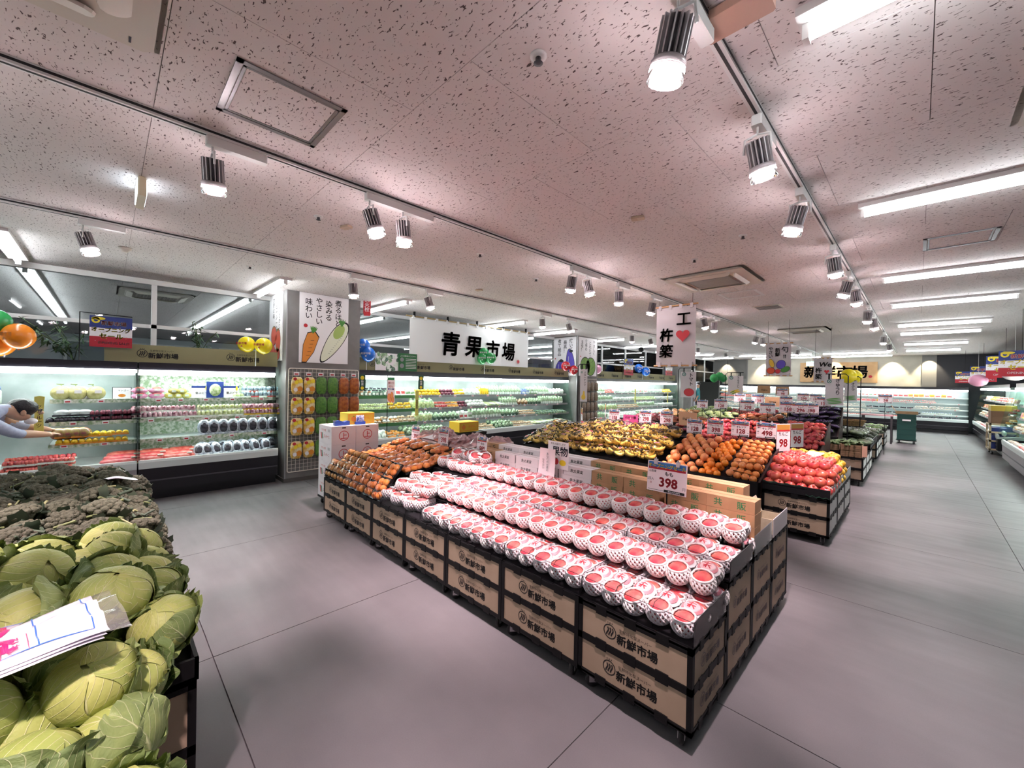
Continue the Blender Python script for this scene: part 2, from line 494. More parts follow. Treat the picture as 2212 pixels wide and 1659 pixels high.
for y in (-3.6, -1.2, 1.79, 3.93, 6.55, 8.68, 11.45, 13.2, 16.3, 19.0):  # the two behind the camera are unseen, added to brighten the foreground
    tube_fixture(-.33, .95, y, 'long white tube light on the ceiling over the main aisle', 'tube lights over the aisle')
for y in (-3.1, -.73, 1.69, 3.53, 6.38, 8.2, 10.6, 13.0, 15.4, 17.8, 20.4):
    tube_fixture(-7.40, -6.0, y, 'white tube light on the ceiling above the chilled cases', 'tube lights above the wall cases')
for y in (-3.1, -.73, 1.69, 4.1, 6.4, 8.8, 11.2, 13.6, 16.0, 18.4, 20.8):
    tube_fixture(-15.2, -7.9, y, 'continuous row of tube lights beyond the glass partition', 'tube light rows beyond the partition')
for y in (19.3, 21.3):
    tube_fixture(-5.5, -2.9, y, 'double tube light in front of the wooden store sign', 'tube lights near the back wall')
    tube_fixture(-2.6, -.7, y, 'tube light on the ceiling beside the wooden store sign', 'tube lights by the back wall')
for y in (-3.6, -1.2): tube_fixture(-4.2, -2.9, y, 'added unseen tube light behind the cabbage display', 'added unseen tube lights behind the cabbages')  # out-of-view tubes added to brighten the near end of the store
# downlights that wash the back wall
for x in (-5.3, -2.6, -.75, .3, -8.2, -7.0):
    d = thing('downlight', 'small round downlight washing the back wall', 'ceiling light', (x, YB - .3, ZC), group='downlights along the back wall')
    ob('trim_ring', MB().lathe([(.045, 0), (.06, -.004), (.06, 0)], 16).mesh('trim_ring', M_WHITE), d)
    ld = bpy.data.lights.new('bulb', 'SPOT'); ld.energy = 55; ld.spot_size = rad(75); ld.spot_blend = 0.5; ld.color = (1, .86, .6); ld.shadow_soft_size = .03
    lo = ob('bulb', ld, d, (0, 0, -.02), (rad(16), 0, 0))

# ------------------------------------------------------------ track lighting
M_SINK = mat('dark_heat_sink', '4c484c', .4, .5)
M_RING = emitter('lamp_bezel_glow', (1.0, 0.86, 0.90), RING_E)  # glow added inside each bezel to throw pink light on the ceiling
M_LENS = emitter('lamp_lens_glow', (1.0, 0.88, 0.92), 22.0)
M_BEZ = clear('lamp_bezel', 'fbeef0', .25, .1, .12)
M_SLOT = mat('track_slot', '1d1c1f', .6)
def track(x, y0, y1, label):
    t = thing('lighting_track', label, 'lighting track', (x, (y0 + y1) / 2, ZC))
    h = (y1 - y0) / 2
    ob('rail', MB().bx(-.02, .02, -h, h, -.032, 0).mesh('rail', M_WHITE), t)
    ob('slot', MB().bx(-.006, .006, -h, h, -.0335, -.03).bx(-.0215, -.0195, -h, h, -.02, -.008).bx(.0195, .0215, -h, h, -.02, -.008).mesh('slot', M_SLOT), t)
track(-.57, -3, 20.5, 'white lighting track over the peach and apple carts beside the aisle')
track(-2.75, -3, 20.5, 'white lighting track over the middle of the fruit islands')
track(-5.0, -3, 20.5, 'white lighting track nearest the refrigerated wall cases')
def lamp_proto(tilt_x, tilt_y):
    t = thing('track_spotlight', 'x', 'spotlight')
    ob('driver_box', MB().rbx(-.024, .024, -.03, .26, -.085, -.032, .006).mesh('driver_box', M_WHITE), t)
    ob('bracket', MB().path([(.0, .0, -.08), (0, 0, -.12), (.055, 0, -.13), (.06, 0, -.2)], .006, 6).path([(0, 0, -.12), (-.055, 0, -.13), (-.06, 0, -.2)], .006, 6).mesh('bracket', M_WHITE), t)
    Mh = Matrix.Translation((0, 0, -.15)) @ Matrix.Rotation(tilt_x, 4, 'X') @ Matrix.Rotation(tilt_y, 4, 'Y')
    b = MB()
    b.lathe([(.034, .0), (.034, -.115)], 14, 0)
    for k in range(16):
        a = 2 * PI * k / 16; c, s = math.cos(a), math.sin(a)
        b.bx(.03, .05, -.0025, .0025, -.115, 0, 1) if False else b.add([(r * c - w * s, r * s + w * c, z) for z in (0, -.115) for r in (.03, .052) for w in (-.0026, .0026)],
             [(0, 1, 3, 2), (4, 6, 7, 5), (0, 4, 5, 1), (2, 3, 7, 6), (0, 2, 6, 4), (1, 5, 7, 3)], 1)
    b.lathe([(.05, -.115), (.058, -.125), (.058, -.14), (.05, -.14)], 18, 1)
    ob('heat_sink', b.xf(Mh).mesh('heat_sink', [M_SINK, mat('heat_sink_fin', 'b9b3b5', .4, .4)]), t)
    ob('bezel', MB().lathe([(.056, -.14), (.06, -.185), (.057, -.185), (.053, -.14)], 18).xf(Mh).mesh('bezel', M_BEZ), t)
    ob('lens', MB().lathe([(.05, -.143), (.054, -.158), (.053, -.162), (.02, -.164)], 18).xf(Mh).mesh('lens', M_LENS), t)
    ob('glow_ring', MB().lathe([(.0555, -.142), (.0585, -.152), (.0575, -.152), (.0545, -.142)], 18).xf(Mh).mesh('glow_ring', M_RING), t)
    ld = bpy.data.lights.new('bulb', 'SPOT'); ld.energy = SPOT_W; ld.spot_size = rad(50); ld.spot_blend = .8
    ld.color = SPOT_COL; ld.shadow_soft_size = .045
    lo = ob('bulb', ld, t)
    lo.matrix_local = Mh @ Matrix.Translation((0, 0, -.19))
    return Proto(t)
LP = [lamp_proto(rad(8), rad(4)), lamp_proto(rad(17), rad(-6)), lamp_proto(rad(6), rad(16))]
L1 = 'white finned spotlight on the middle lighting track'
for k, y in enumerate((.40, 1.30, 1.56, 3.68, 3.95, 4.67, 5.63, 7.6, 8.15, 11.0, 11.5, 13.5, 15.8)):
    LP[(2, 1, 0)[k % 3]].put((-2.75, y, ZC), 0, L1, 'spotlights on the middle track')
LP[0].put((-2.75, -.8, ZC), 0, L1, 'spotlights on the middle track')  # out-of-view spotlight added to brighten the cabbages
for k, y in enumerate((-.15, 2.16, 3.25, 5.77, 6.57, 9.15, 10.1, 13.4, 16)):
    LP[(k + 1) % 2].put((-5.0, y, ZC), 0, 'white finned spotlight on the track nearest the wall cases', 'spotlights on the wall-side track')
for k, y in enumerate((-.4, 1.3, 2.22, 3.22, 4.7, 5.87, 6.5, 8.4, 9.4, 12.6, 15)):
    LP[2 if k in (0, 1, 3, 5) else (0 if k % 2 else 1)].put((-.57, y, ZC), 0, 'white finned spotlight on the track beside the aisle', 'spotlights on the aisle track')

# ------------------------------------------------------------ things on the ceiling
M_OFFW = mat('aged_white_plastic', 'd8d1c6', .5)
M_GREYP = mat('grey_grille', '8f8984', .6)
def cassette(x, y, s, label, rz=0.0):
    t = thing('air_conditioner', label, 'air conditioner', (x, y, ZC), rz)
    h = s / 2
    ob('panel', MB().rbx(-h, h, -h, h, -.0, .008, .0).rbx(-h + .02, h - .02, -h + .02, h - .02, -.03, 0, .03).mesh('panel', M_OFFW), t)
    g = MB().bx(-h * .55, h * .55, -h * .55, h * .55, -.034, -.03)
    ob('grille', g.mesh('grille', M_GREYP), t)
    sl = MB().bx(-h * .5, h * .5, -.004, .004, -.042, -.034).mesh('slat', mat('grille_slat', 'b5aea6', .5))
    for k in range(12): ob('slat', sl, t, (0, -h * .5 + k * h / 11.5, 0))
    fm = MB(); cap = [(-h * .5 - .055 * math.sin(a_), -.03 + .055 * math.cos(a_)) for a_ in [q * PI / 6 for q in range(7)]] + [(h * .5 + .055 * math.sin(a_), -.03 - .055 * math.cos(a_)) for a_ in [q * PI / 6 for q in range(7)]]
    fm.add([(x_, y_, -.004) for x_, y_ in cap] + [(x_ * .985, y_ * .95, -.016) for x_, y_ in cap], [tuple(range(13, -1, -1)), tuple(range(14, 28))] + [(i_, (i_ + 1) % 14, 14 + (i_ + 1) % 14, 14 + i_) for i_ in range(14)])
    ob('air_slot', MB().bx(-h * .55, h * .55, -.09, .03, -.0345, -.03).mesh('air_slot', mat('slot_shade', '6d6660', .7)), t, (0, -h * .66 + .03, 0))
    ob('maker_mark', MB().bx(-h * .9, -h * .82, h * .8, h * .815, -.0312, -.03).mesh('maker_mark', mat('mark_ink', '2a2a3a', .6)), t)
    fme = fm.mesh('flap', M_OFFW)
    for k in range(4):
        a = k * PI / 2
        ob('flap', fme, t, (math.sin(a) * h * .66, -math.cos(a) * h * .66, -.036), (rad(-18) if k != 1 else rad(-55), 0, a))
    return t
cassette(-1.79, -.33, .95, 'aged white ceiling air conditioner with curved flaps above the cabbages')
cassette(-1.85, 5.42, .95, 'ceiling air conditioner with open flaps above the banana bin')
cassette(.78, 2.75, .95, 'ceiling air conditioner over the empty aisle floor')
cassette(-9.0, .58, .95, 'ceiling air conditioner beyond the glass partition')
cassette(-1.9, 11.5, .95, 'ceiling air conditioner above the far vegetable tables')
def hatch(x0, x1, y0, y1, m, label):
    t = thing('access_hatch', label, 'access hatch', ((x0 + x1) / 2, (y0 + y1) / 2, ZC))
    a, b = (x1 - x0) / 2, (y1 - y0) / 2
    f = MB()
    for w, o_, d in ((.026, 0, .005), (.012, .03, .003)):
        A, B = a - o_, b - o_
        f.bx(-A, A, -B, -B + w, -d, 0).bx(-A, A, B - w, B, -d, 0).bx(-A, -A + w, -B, B, -d, 0).bx(A - w, A, -B, B, -d, 0)
    ob('frame', f.mesh('hatch_frame', m), t)
    ob('lid', MB().bx(-a + .045, a - .045, -b + .045, b - .045, -.0015, 0).mesh('hatch_lid', M_CEIL), t)
hatch(-2.505, -2.035, .375, .84, mat('hatch_metal', '8f8b8c', .35, .7), 'square silver-framed access hatch in the ceiling above the peach cart row')
hatch(.01, .46, 5.14, 5.58, mat('hatch_metal2', '77737a', .4, .5), 'square dark-framed access hatch in the ceiling between aisle tube lights')
hatch(-2.1, -1.6, 6.3, 6.8, M_WHITE, 'white access hatch in the ceiling behind the air conditioner')
def small(name, mb, m, loc, label, cat, group=None, rz=0.0):
    return tag(ob(name, mb.mesh(name, m), None, loc, (0, 0, rz)), label, cat, group)
spr = MB().lathe([(.035, 0), (.035, -.006), (.02, -.01)], 14).lathe([(.012, -.01), (.012, -.03), (.02, -.032), (.004, -.036)], 10, 1)
spm = spr.mesh('sprinkler', [M_WHITE, M_SINK])
for p in ((1163, 120), (688, 467), (1605, 508), (1037, 548), (540, 575), (1158, 602), (1500, 560)):
    q = atZ(*p, ZC); tag(ob('sprinkler', spm, None, (q.x, q.y, ZC)), 'small round sprinkler head in the ceiling', 'sprinkler', 'ceiling sprinklers')
sb = MB().rbx(-.05, .05, -.03, .03, -.022, 0, .006).bx(-.002, .002, -.028, .028, -.024, -.02)
sbm = sb.mesh('speaker_plate', mat('beige_plate', 'c2ad96', .5))
for p in ((748, 488), (1378, 468), (1035, 625)):
    q = atZ(*p, ZC); tag(ob('ceiling_socket', sbm, None, (q.x, q.y, ZC), (0, 0, .3)), 'small beige double plate fixed to the ceiling', 'ceiling plate', 'beige ceiling plates')
q = atZ(270, 535, ZC)
small('smoke_detector', MB().lathe([(.055, 0), (.055, -.018), (.03, -.03), (.025, -.045), (.01, -.047)], 18), M_OFFW, (q.x, q.y, ZC), 'round smoke detector on the ceiling near the wall-side track', 'smoke detector')
q = atZ(1590, 15, ZC)
small('junction_box', MB().rbx(-.11, .11, -.06, .06, -.04, 0, .008), mat('brown_plate', 'b7917f', .5), (q.x, q.y, ZC), 'brown flat junction box beside the aisle lighting track', 'junction box')
t = thing('emergency_light', 'cream emergency light hanging edge-on from the ceiling with a lit side', 'emergency light', (-3.87, .16, ZC))
ob('body', MB().rbx(-.16, .16, -.022, .022, -.13, 0, .008).mesh('em_body', mat('cream_plastic', 'cfc4a6', .5)), t)
ob('lit_face', MB().bx(-.14, .14, -.026, -.022, -.115, -.015).bx(-.14, .14, .022, .026, -.115, -.015).mesh('em_face', emitter('em_glow', (.8, .9, 1), 1.8)), t)
q = atZ(1660, 663, ZC)
vm = MB().bx(-.2, .2, -.2, .2, -.012, 0)
for k in range(6): vm.bx(-.17, .17, -.16 + k * .06, -.14 + k * .06, -.016, -.012, 1)
small('air_vent', vm, [M_OFFW, M_SINK], (q.x, q.y, ZC), 'square slatted air vent in the ceiling', 'air vent')
# ============================================================ CARTS
INK2 = mat('faded_print', '6f6468', .7)
def logo(mb, x, z, k, y, mi=0, small=True):
    """store mark: ring, three waves, dots, small line of text and the four characters"""
    mb.ring(x, z, .036 * k, .031 * k, y, mi, 24)
    for i in (-1, 0, 1):
        mb.stroke([(x + (i * .013 + .005 * math.sin(t * 5.2)) * k, z + (.019 - .04 * t) * k) for t in [q / 7 for q in range(8)]], .0075 * k, y, mi)
        mb.disc(x + i * .012 * k, z + .042 * k, .003 * k, y, mi, 8)
    if small:
        mb.text('生鮮特化型スーパー', .019 * k, x + .135 * k, z + .027 * k, y, mi, 0, ls=1)
        mb.bx(x + .055 * k, x + .075 * k, y, y + .0003, z + .0145 * k, z + .0155 * k, mi)
    mb.text('新鮮市場', .053 * k, x + .144 * k, z - .017 * k, y, mi, .03)
LOGO = {}
def logo_mesh(k, faded=False, cx=0.09):
    key = (k, faded)
    if key not in LOGO:
        b = MB(); logo(b, -cx * k, 0, k, 0)
        LOGO[key] = b.mesh('lettering', INK2 if faded else M_INK)
    return LOGO[key]
CASTER = None
def caster_meshes():
    global CASTER
    if CASTER is None:
        fork = MB().bx(-.016, -.012, -.02, .02, .03, .085).bx(.012, .016, -.02, .02, .03, .085).bx(-.016, .016, -.022, .022, .078, .092)
        wh = MB().lathe([(.034, -.011), (.038, -.006), (.038, .006), (.034, .011)], 18)
        wh.xf(Matrix.Translation((0, 0, .038)) @ Matrix.Rotation(PI / 2, 4, 'Y'))
        CASTER = (fork.mesh('caster_fork', mat('caster_metal', '9b999c', .35, .7)), wh.mesh('wheel', mat('rubber_wheel', '1b1a1c', .6)))
    return CASTER
def add_caster(t, x, y, rz):
    f, w = caster_meshes()
    c = ob('caster', f, t, (x, y, 0), (0, 0, rz)); ob('wheel', w, c)
CARTS = {}
def cart_frame(w, d, h, mid):
    """one welded black frame: posts, rails with clip tabs, floor and deck"""
    b = MB(); a, c = w / 2, d / 2; pw = .024
    for sx in (-1, 1):
        for sy in (-1, 1):
            x, y = sx * (a - pw / 2), sy * (c - pw / 2)
            b.bx(x - pw / 2, x + pw / 2, y - pw / 2, y + pw / 2, .085, h)
    for z0, z1 in ((.085, .108), (mid - .017, mid + .017), (h - .03, h)):
        b.bx(-a, a, -c, -c + .02, z0, z1); b.bx(-a, a, c - .02, c, z0, z1)
        b.bx(-a, -a + .02, -c, c, z0, z1); b.bx(a - .02, a, -c, c, z0, z1)
        for q in (-.27, 0, .27):
            b.bx(q * w - .03, q * w + .03, -c - .002, -c + .012, z0 - .008, z1 + .008)
            b.bx(a - .012, a + .002, q * d - .022, q * d + .022, z0 - .008, z1 + .008)
    b.bx(-a, a, -c, c, .09, .1); b.bx(-a, a, -c, c, h - .012, h - .002)
    b.bx(-a + .02, a - .02, c - .03, c - .026, .1, h - .01); b.bx(-a + .02, -a + .026, -c + .02, c - .02, .1, h - .01)
    return b
def cart(cx, y0, w, d, h, mid, label, group, front=True, side=None, side_logo=True, side_m=None, front_logo=True):
    key = (w, d, h, front, side, side_logo, front_logo)
    if key not in CARTS:
        t = thing('produce_cart', label, 'display cart', group=group)
        a, c = w / 2, d / 2
        ob('frame', cart_frame(w, d, h, mid).mesh('cart_frame', M_BLACK), t)
        rows = ((.108, mid - .017), (mid + .017, h - .03))
        for z0, z1 in rows:
            if front:
                p = ob('panel', MB().bx(-a + .024, a - .024, -c + .004, -c + .012, z0 + .002, z1 - .002).mesh('front_panel', M_TAN), t)
                if front_logo: ob('lettering', logo_mesh(1.0), p, (-.02, -c + .0032, (z0 + z1) / 2))
            if side:
                p = ob('panel', MB().bx(a - .012, a - .004, -c + .024, c - .024, z0 + .002, z1 - .002).mesh('side_panel', side_m or M_TAN), t)
                if side_logo: ob('lettering', logo_mesh(.85, True), p, (a - .0032, -.01, (z0 + z1) / 2), (0, 0, PI / 2))
        for sx in (-1, 1):
            for sy in (-1, 1): add_caster(t, sx * (a - .06), sy * (c - .05), sx * .5 + sy * .25)
        CARTS[key] = Proto(t)
    return CARTS[key].put((cx, y0 + d / 2, 0), 0, label, group)

XR, YF, CW, CD = -.659, 1.785, .5945, .44
ORD = ['', 'second', 'third', 'fourth', 'fifth', 'sixth']
for k in range(7):
    cx = XR - CW / 2 - k * CW
    if k == 0: lb = 'black cart with tan logo panels at the aisle corner of the peach display'
    elif k == 6: lb = 'black cart with tan logo panels at the far end under the orange mandarin packs'
    else: lb = '%s black cart from the aisle corner along the front of the peach display' % ORD[k]
    cart(cx, YF, CW - .004, CD, .465, .277, lb, 'front carts of the peach display', True, 'tan' if k == 0 else None)
for r in range(1, 4):
    for k in range(7):
        cx = XR - CW / 2 - k * CW
        cart(cx, YF + r * (CD + .004), CW - .004, CD, .60, .33,
             ('taller black cart with tan side panels, %s from the front corner along the aisle' % ORD[r]) if k == 0 else 'tall black cart hidden under the fruit trays of the peach display',
             'aisle-side carts of the peach display' if k == 0 else 'inner carts of the peach display', False, 'tan' if k == 0 else None)

# clear acrylic bins standing on the carts
M_EDGE = mat('acrylic_edge', '2c2428', .3)
def edge(b, pts, r=.0014): b.path(pts, r, 4, 1)
def acrylic_bin(z0, y0, y1, zt, shelf, ncols, label, group, loc):
    t = thing('acrylic_bin', label, 'acrylic bin', loc, 0, group)
    w = CW - .006; a = w / 2
    ob('base_tray', MB().bx(-a, a, y0, y1 + .13, z0, z0 + .006).mesh('base_tray', M_BLACK2), t)
    b = MB().bx(-a, a, y0 + .002, y0 + .005, z0 + .006, zt); edge(b, [(-a, y0 + .003, zt), (a, y0 + .003, zt)]); edge(b, [(a, y0 + .003, z0 + .006), (a, y0 + .003, zt)])
    ob('front_plate', b.mesh('front_plate', [M_CLEAR, M_EDGE]), t)
    dv = MB().prism([(0, 0)] * 3, 0, 0) if False else None
    d = MB(); pr = [(y0 + .02, z0 + .006), (y1, z0 + .006), (y1, zt), (y0 + .045, zt), (y0 + .02, zt - .025)]
    d.add([(x, p, q) for x in (-.0015, .0015) for p, q in pr], [(0, 1, 2, 3, 4), (9, 8, 7, 6, 5)] + [(i, 5 + i, 5 + (i + 1) % 5, (i + 1) % 5) for i in range(5)])
    edge(d, [(0, pr[0][0], pr[0][1]), (0, pr[4][0], pr[4][1]), (0, pr[3][0], pr[3][1]), (0, pr[2][0], pr[2][1])], .0017)
    dm = d.mesh('divider', [M_CLEAR, M_EDGE])
    for q in range(1, 4): ob('divider', dm, t, (-a + q * w / 3 - .0005 * q, 0, 0))
    s = MB().bx(-a, a, shelf[0], shelf[1], zt, zt + .004); edge(s, [(-a, shelf[0], zt + .002), (a, shelf[0], zt + .002)], .002)
    ob('shelf', s.mesh('shelf', [M_CLEAR, M_EDGE]), t)
    return t
bins1 = Proto(acrylic_bin(.465, YF + .006, 2.09, .578, (2.03, 2.225), 6, 'x', 'g', (0, 0, 0)))
bins2 = Proto(acrylic_bin(.60, 2.255, 2.50, .70, (2.475, 2.668), 6, 'x', 'g', (0, 0, 0)))
for k in range(4):
    cx = XR - CW / 2 - k * CW
    bins1.put((cx, 0, 0), 0, 'clear acrylic bin with dividers on a low front cart of the peach display', 'low acrylic bins')
    bins2.put((cx, 0, 0), 0, 'clear acrylic bin with dividers on a tall cart of the peach display', 'high acrylic bins')

# ============================================================ PEACHES
def fruit_mat(name, a, b, rough=.35, spread=(.35, .65), speck=None, obj_var=.08, scale=9.0, spec=.4, sss=.0):
    if name in MATS: return MATS[name]
    m = mat(name, a, rough, spec=spec, var=b, scale=scale, obj_var=obj_var)
    return m
M_PEACH = fruit_mat('peach_skin', 'cf3a48', 'ea8478', .6, scale=14)
M_NET = mat('white_foam_net', 'fbf3f3', .7)
M_FILMP = clear('peach_bag_film', 'ffffff', .05, .16, ior=1.08)
M_PINKP = mat('pink_film_print', 'd98a94', .4)
M_REDP = mat('red_film_print', 'c8323f', .4)
M_WHT = mat('white_film_print', 'f7eef0', .4)
peach = MB().ball((0, 0, .042), .043, .043, .041, 16, 10, fn=lambda x, y, z: (x * (1 - .10 * max(0, 1 - abs(x) * 6) * (z > -.3)), y, z - .10 * math.exp(-((x * x + y * y) * 9)) * (z > 0)))
peach_me = peach.mesh('peach', M_PEACH)
def net_mesh(n=16, rows=7, top=.62):
    """foam cup knitted in diamonds round the lower two thirds of the fruit"""
    b = MB(); r = .0475
    def P(u, v, off=0):
        ph = -1.25 + v * (top + 1.25); a = 2 * PI * u
        rr = r + off
        return (rr * math.cos(ph) * math.cos(a), rr * math.cos(ph) * math.sin(a), .044 + rr * .97 * math.sin(ph))
    w = .5
    for k in range(rows):
        for i in range(n):
            for s in (0, 1):
                u0, u1 = ((i + .5 * (k % 2)) / n, (i + .5 * (k % 2) + (.5 if s else -.5)) / n)
                v0, v1 = k / rows, (k + 1) / rows
                du = w / n * .55
                q = [P(u0 - du, v0), P(u0 + du, v0), P(u1 + du, v1), P(u1 - du, v1), P(u0 - du, v0, .003), P(u0 + du, v0, .003), P(u1 + du, v1, .003), P(u1 - du, v1, .003)]
                b.add(q, [(4, 5, 6, 7), (0, 4, 7, 3), (1, 2, 6, 5)], 0, True)
    # rolled rim
    pts = [P(i / 28, 1.0, .001 + .001 * math.sin(i * 2.3)) for i in range(29)]
    b.path(pts, .0042, 5)
    b.ball((0, 0, .006), .022, .022, .008, 10, 4)
    return b.mesh('foam_net', M_NET)
NET = net_mesh()
def print_mesh():
    """printed oval on top of the bag: white ground, pink ring, red strokes"""
    b = MB()
    def S(x, y, lift):
        return (x, y, .0455 + math.sqrt(max(0, .0495 ** 2 - (x * x + y * y))) * .96 + lift)
    def cap(rx0, rx1, lift, mi, n=20):
        v = []
        for r in (rx0, (rx0 + rx1) / 2, rx1):
            v += [S(r * math.cos(2 * PI * i / n), r * math.sin(2 * PI * i / n) * .95, lift) for i in range(n)]
        f = [(k * n + i, k * n + (i + 1) % n, k * n + n + (i + 1) % n, k * n + n + i) for k in (0, 1) for i in range(n)]
        b.add(v, f, mi, True)
    cap(.0005, .044, .0008, 0); cap(.028, .037, .0014, 1); cap(.0005, .0255, .0014, 2)
    for pts in ([(-.014, .008), (.012, .011)], [(-.002, .017), (-.004, -.016)], [(-.015, -.004), (.014, -.002)], [(-.012, -.014), (-.004, -.004)], [(.003, -.003), (.013, -.015)]):
        (x0, y0), (x1, y1) = pts
        v = []
        l = math.hypot(x1 - x0, y1 - y0); nx, ny = -(y1 - y0) / l * .0022, (x1 - x0) / l * .0022
        for t in (0, .5, 1):
            x, y = x0 + (x1 - x0) * t, y0 + (y1 - y0) * t
            v += [S(x + nx, y + ny, .002), S(x - nx, y - ny, .002)]
        b.add(v, [(0, 1, 3, 2), (2, 3, 5, 4)], 3)
    return b.mesh('film_print', [M_WHT, M_PINKP, mat('pale_pink_print', 'f0c4c8', .4), M_REDP])
PRINT = print_mesh()
def sleeve():
    b = MB().ball((0, .048, .046), .0505, .105, .0485, 16, 10, fn=lambda x, y, z: (x * (1 + .10 * abs(y)), y * (1 if abs(y) < .8 else .93), z))
    b.path([(.02 * math.sin(t), -.052 + .002 * t, .046 + .02 * math.cos(t)) for t in (0, 1, 2, 3)], .002, 4)
    return b.mesh('bag', M_FILMP)
SLEEVE = sleeve()
def peach_pack():
    t = thing('peach_pack', 'x', 'peach pack')
    for y in (0, .094):
        p = ob('peach', peach_me, t, (0, y, .004), (rad(13 if y == 0 else -6), 0, R.uniform(-.3, .3)))
        ob('foam_net', NET, p)
    ob('film_print', PRINT, t, (0, .072, .003), (rad(14), 0, 0), (1.06, 1.06, 1.0))
    ob('bag', SLEEVE, t)
    return Proto(t)
PPK = [peach_pack() for _ in range(3)]
def pack_row(y, z, x_right, x_left, label, group, dx=.1195, skip=()):
    x = x_right; k = 0
    while x > x_left:
        if k not in skip:
            R.choice(PPK).put((x + R.uniform(-.004, .004), y + R.uniform(-.006, .006), z), 0, label, group,
                              rot=(rad(R.uniform(-3, 3)), 0, rad(R.uniform(-7, 7))), sc=R.uniform(1.22, 1.28))
        x -= dx; k += 1
pack_row(1.866, .471, -.728, -2.86, 'bagged pair of peaches in white foam nets along the front of the lowest bins', 'peach pairs in the lowest bins, front')
pack_row(2.095, .471, -.728, -2.86, 'bagged pair of peaches in white foam nets at the back of the lowest bins', 'peach pairs in the lowest bins, back')
pack_row(2.09, .583, -.728, -2.9, 'bagged pair of peaches in white foam nets on the clear shelf between the bins', 'peach pairs on the lower shelf')
pack_row(2.335, .606, -.728, -2.9, 'bagged pair of peaches in white foam nets along the front of the upper bins', 'peach pairs in the upper bins, front')
pack_row(2.565, .606, -.728, -2.9, 'bagged pair of peaches in white foam nets at the back of the upper bins', 'peach pairs in the upper bins, back')
pack_row(2.54, .705, -.73, -2.92, 'bagged pair of peaches in white foam nets on the top clear shelf', 'peach pairs on the top shelf')

for z0, z1, y0, y1 in ((.471, .578, YF + .01, 2.21), (.606, .70, 2.26, 2.66)):
    b = MB().bx(-.0015, .0015, y0, y1, z0, z1); edge(b, [(0, y0, z0), (0, y0, z1), (0, y1, z1)], .002)
    tag(ob('guard_plate', b.mesh('guard_plate', [clear('smoky_plate', 'f4eef0', .05, .1, .16, 'a89a9e'), M_EDGE]), None, (-.662, 0, 0)), 'clear end plate closing the %s peach bin at the aisle' % ('low' if z0 < .5 else 'high'), 'guard plate')
# boxed premium peaches between the bins and the mandarins
def cup_pack():
    t = thing('peach_box', 'x', 'peach pack')
    for i, (x, y) in enumerate(((0, 0), (.088, .03))):
        p = ob('peach', peach_me, t, (x, y, .006), (rad(R.uniform(-10, 10)), rad(R.uniform(-8, 8)), R.uniform(0, 6)), 1.08); ob('foam_net', NET, p)
    b = MB().ball((.044, .015, .052), .108, .066, .054, 16, 8)
    ob('lid', b.mesh('clear_lid', M_FILM), t)
    ob('price_sticker', MB().bx(.03, .07, .0, .025, .1045, .1055).mesh('price_sticker', M_PAPER), t)
    return Proto(t)
CUP = [cup_pack(), cup_pack()]
G9 = 'premium peach packs beside the mandarins'
riser = MB().bx(-3.54, -2.955, 2.10, 2.4, .465, .575).mesh('riser', M_BLACK2)
tag(ob('riser', riser), 'black riser under the middle tier of premium peach packs', 'display riser')
tag(ob('riser', MB().bx(-3.54, -2.955, 2.405, 2.75, .60, .70).mesh('riser', M_BLACK2)), 'black riser under the upper tier of premium peach packs', 'display riser')
LB9 = ['clear-lidded premium peach pack on the lowest tier beside the mandarins', 'clear-lidded premium peach pack on the middle tier beside the mandarins', 'clear-lidded premium peach pack on the upper tier beside the mandarins']
for (z, lv, spots) in ((.472, 0, [(-3.05, 1.87), (-3.26, 1.86), (-3.47, 1.88), (-3.1, 2.0), (-3.32, 2.01), (-3.5, 2.02)]),
                       (.582, 1, [(-3.02, 2.17), (-3.24, 2.16), (-3.46, 2.18), (-3.08, 2.3), (-3.3, 2.31)]),
                       (.706, 2, [(-3.0, 2.46), (-3.2, 2.45), (-3.42, 2.47), (-3.02, 2.62), (-3.24, 2.6), (-3.46, 2.62)])):
    for x, y in spots: R.choice(CUP).put((x - .04, y, z), 0, LB9[lv], G9, rot=(0, 0, rad(R.uniform(-12, 12))), sc=1.2)
for x, y in ((-3.1, 1.95), (-3.36, 1.94)): R.choice(CUP).put((x, y, .575), 0, 'clear-lidded premium peach pack stacked loosely on the lowest tier', G9, rot=(rad(6), rad(5), .3))
for x, y in ((-3.06, 2.56), (-3.18, 2.63), (-3.32, 2.56)): R.choice(CUP).put((x, y, .80), 0, 'clear-lidded premium peach pack leaning on top of the upper tier', G9, rot=(rad(28), rad(12), .4))

# ============================================================ MANDARINS
M_MAND = mat('mandarin_peel', 'f08c3a', .34, var='e88f4c', scale=30, bump=.08, obj_var=.1)
M_MAND2 = mat('pale_mandarin_peel', 'c47f3d', .38, var='b88742', scale=12, bump=.08, obj_var=.12)
mand = [MB().ball((0, 0, .026), .0345, .0345, .029, 12, 8, fn=lambda x, y, z: (x, y, z - .12 * math.exp(-12 * (x * x + y * y)) * (z > 0))).ball((0, 0, .047), .003, .003, .002, 6, 3, 1).mesh('mandarin', [m, mat('stem_green', '5f6a35', .7)]) for m in (M_MAND, M_MAND2)]
tray_me = MB()
tray_me.bx(-.075, .075, -.105, .105, 0, .004)
for (x0, x1, y0, y1) in ((-.082, -.075, -.112, .112), (.075, .082, -.112, .112), (-.082, .082, -.112, -.105), (-.082, .082, .105, .112)): tray_me.bx(x0, x1, y0, y1, 0, .022)
tray_me = tray_me.mesh('tray', mat('glossy_black_tray', '131214', .18))
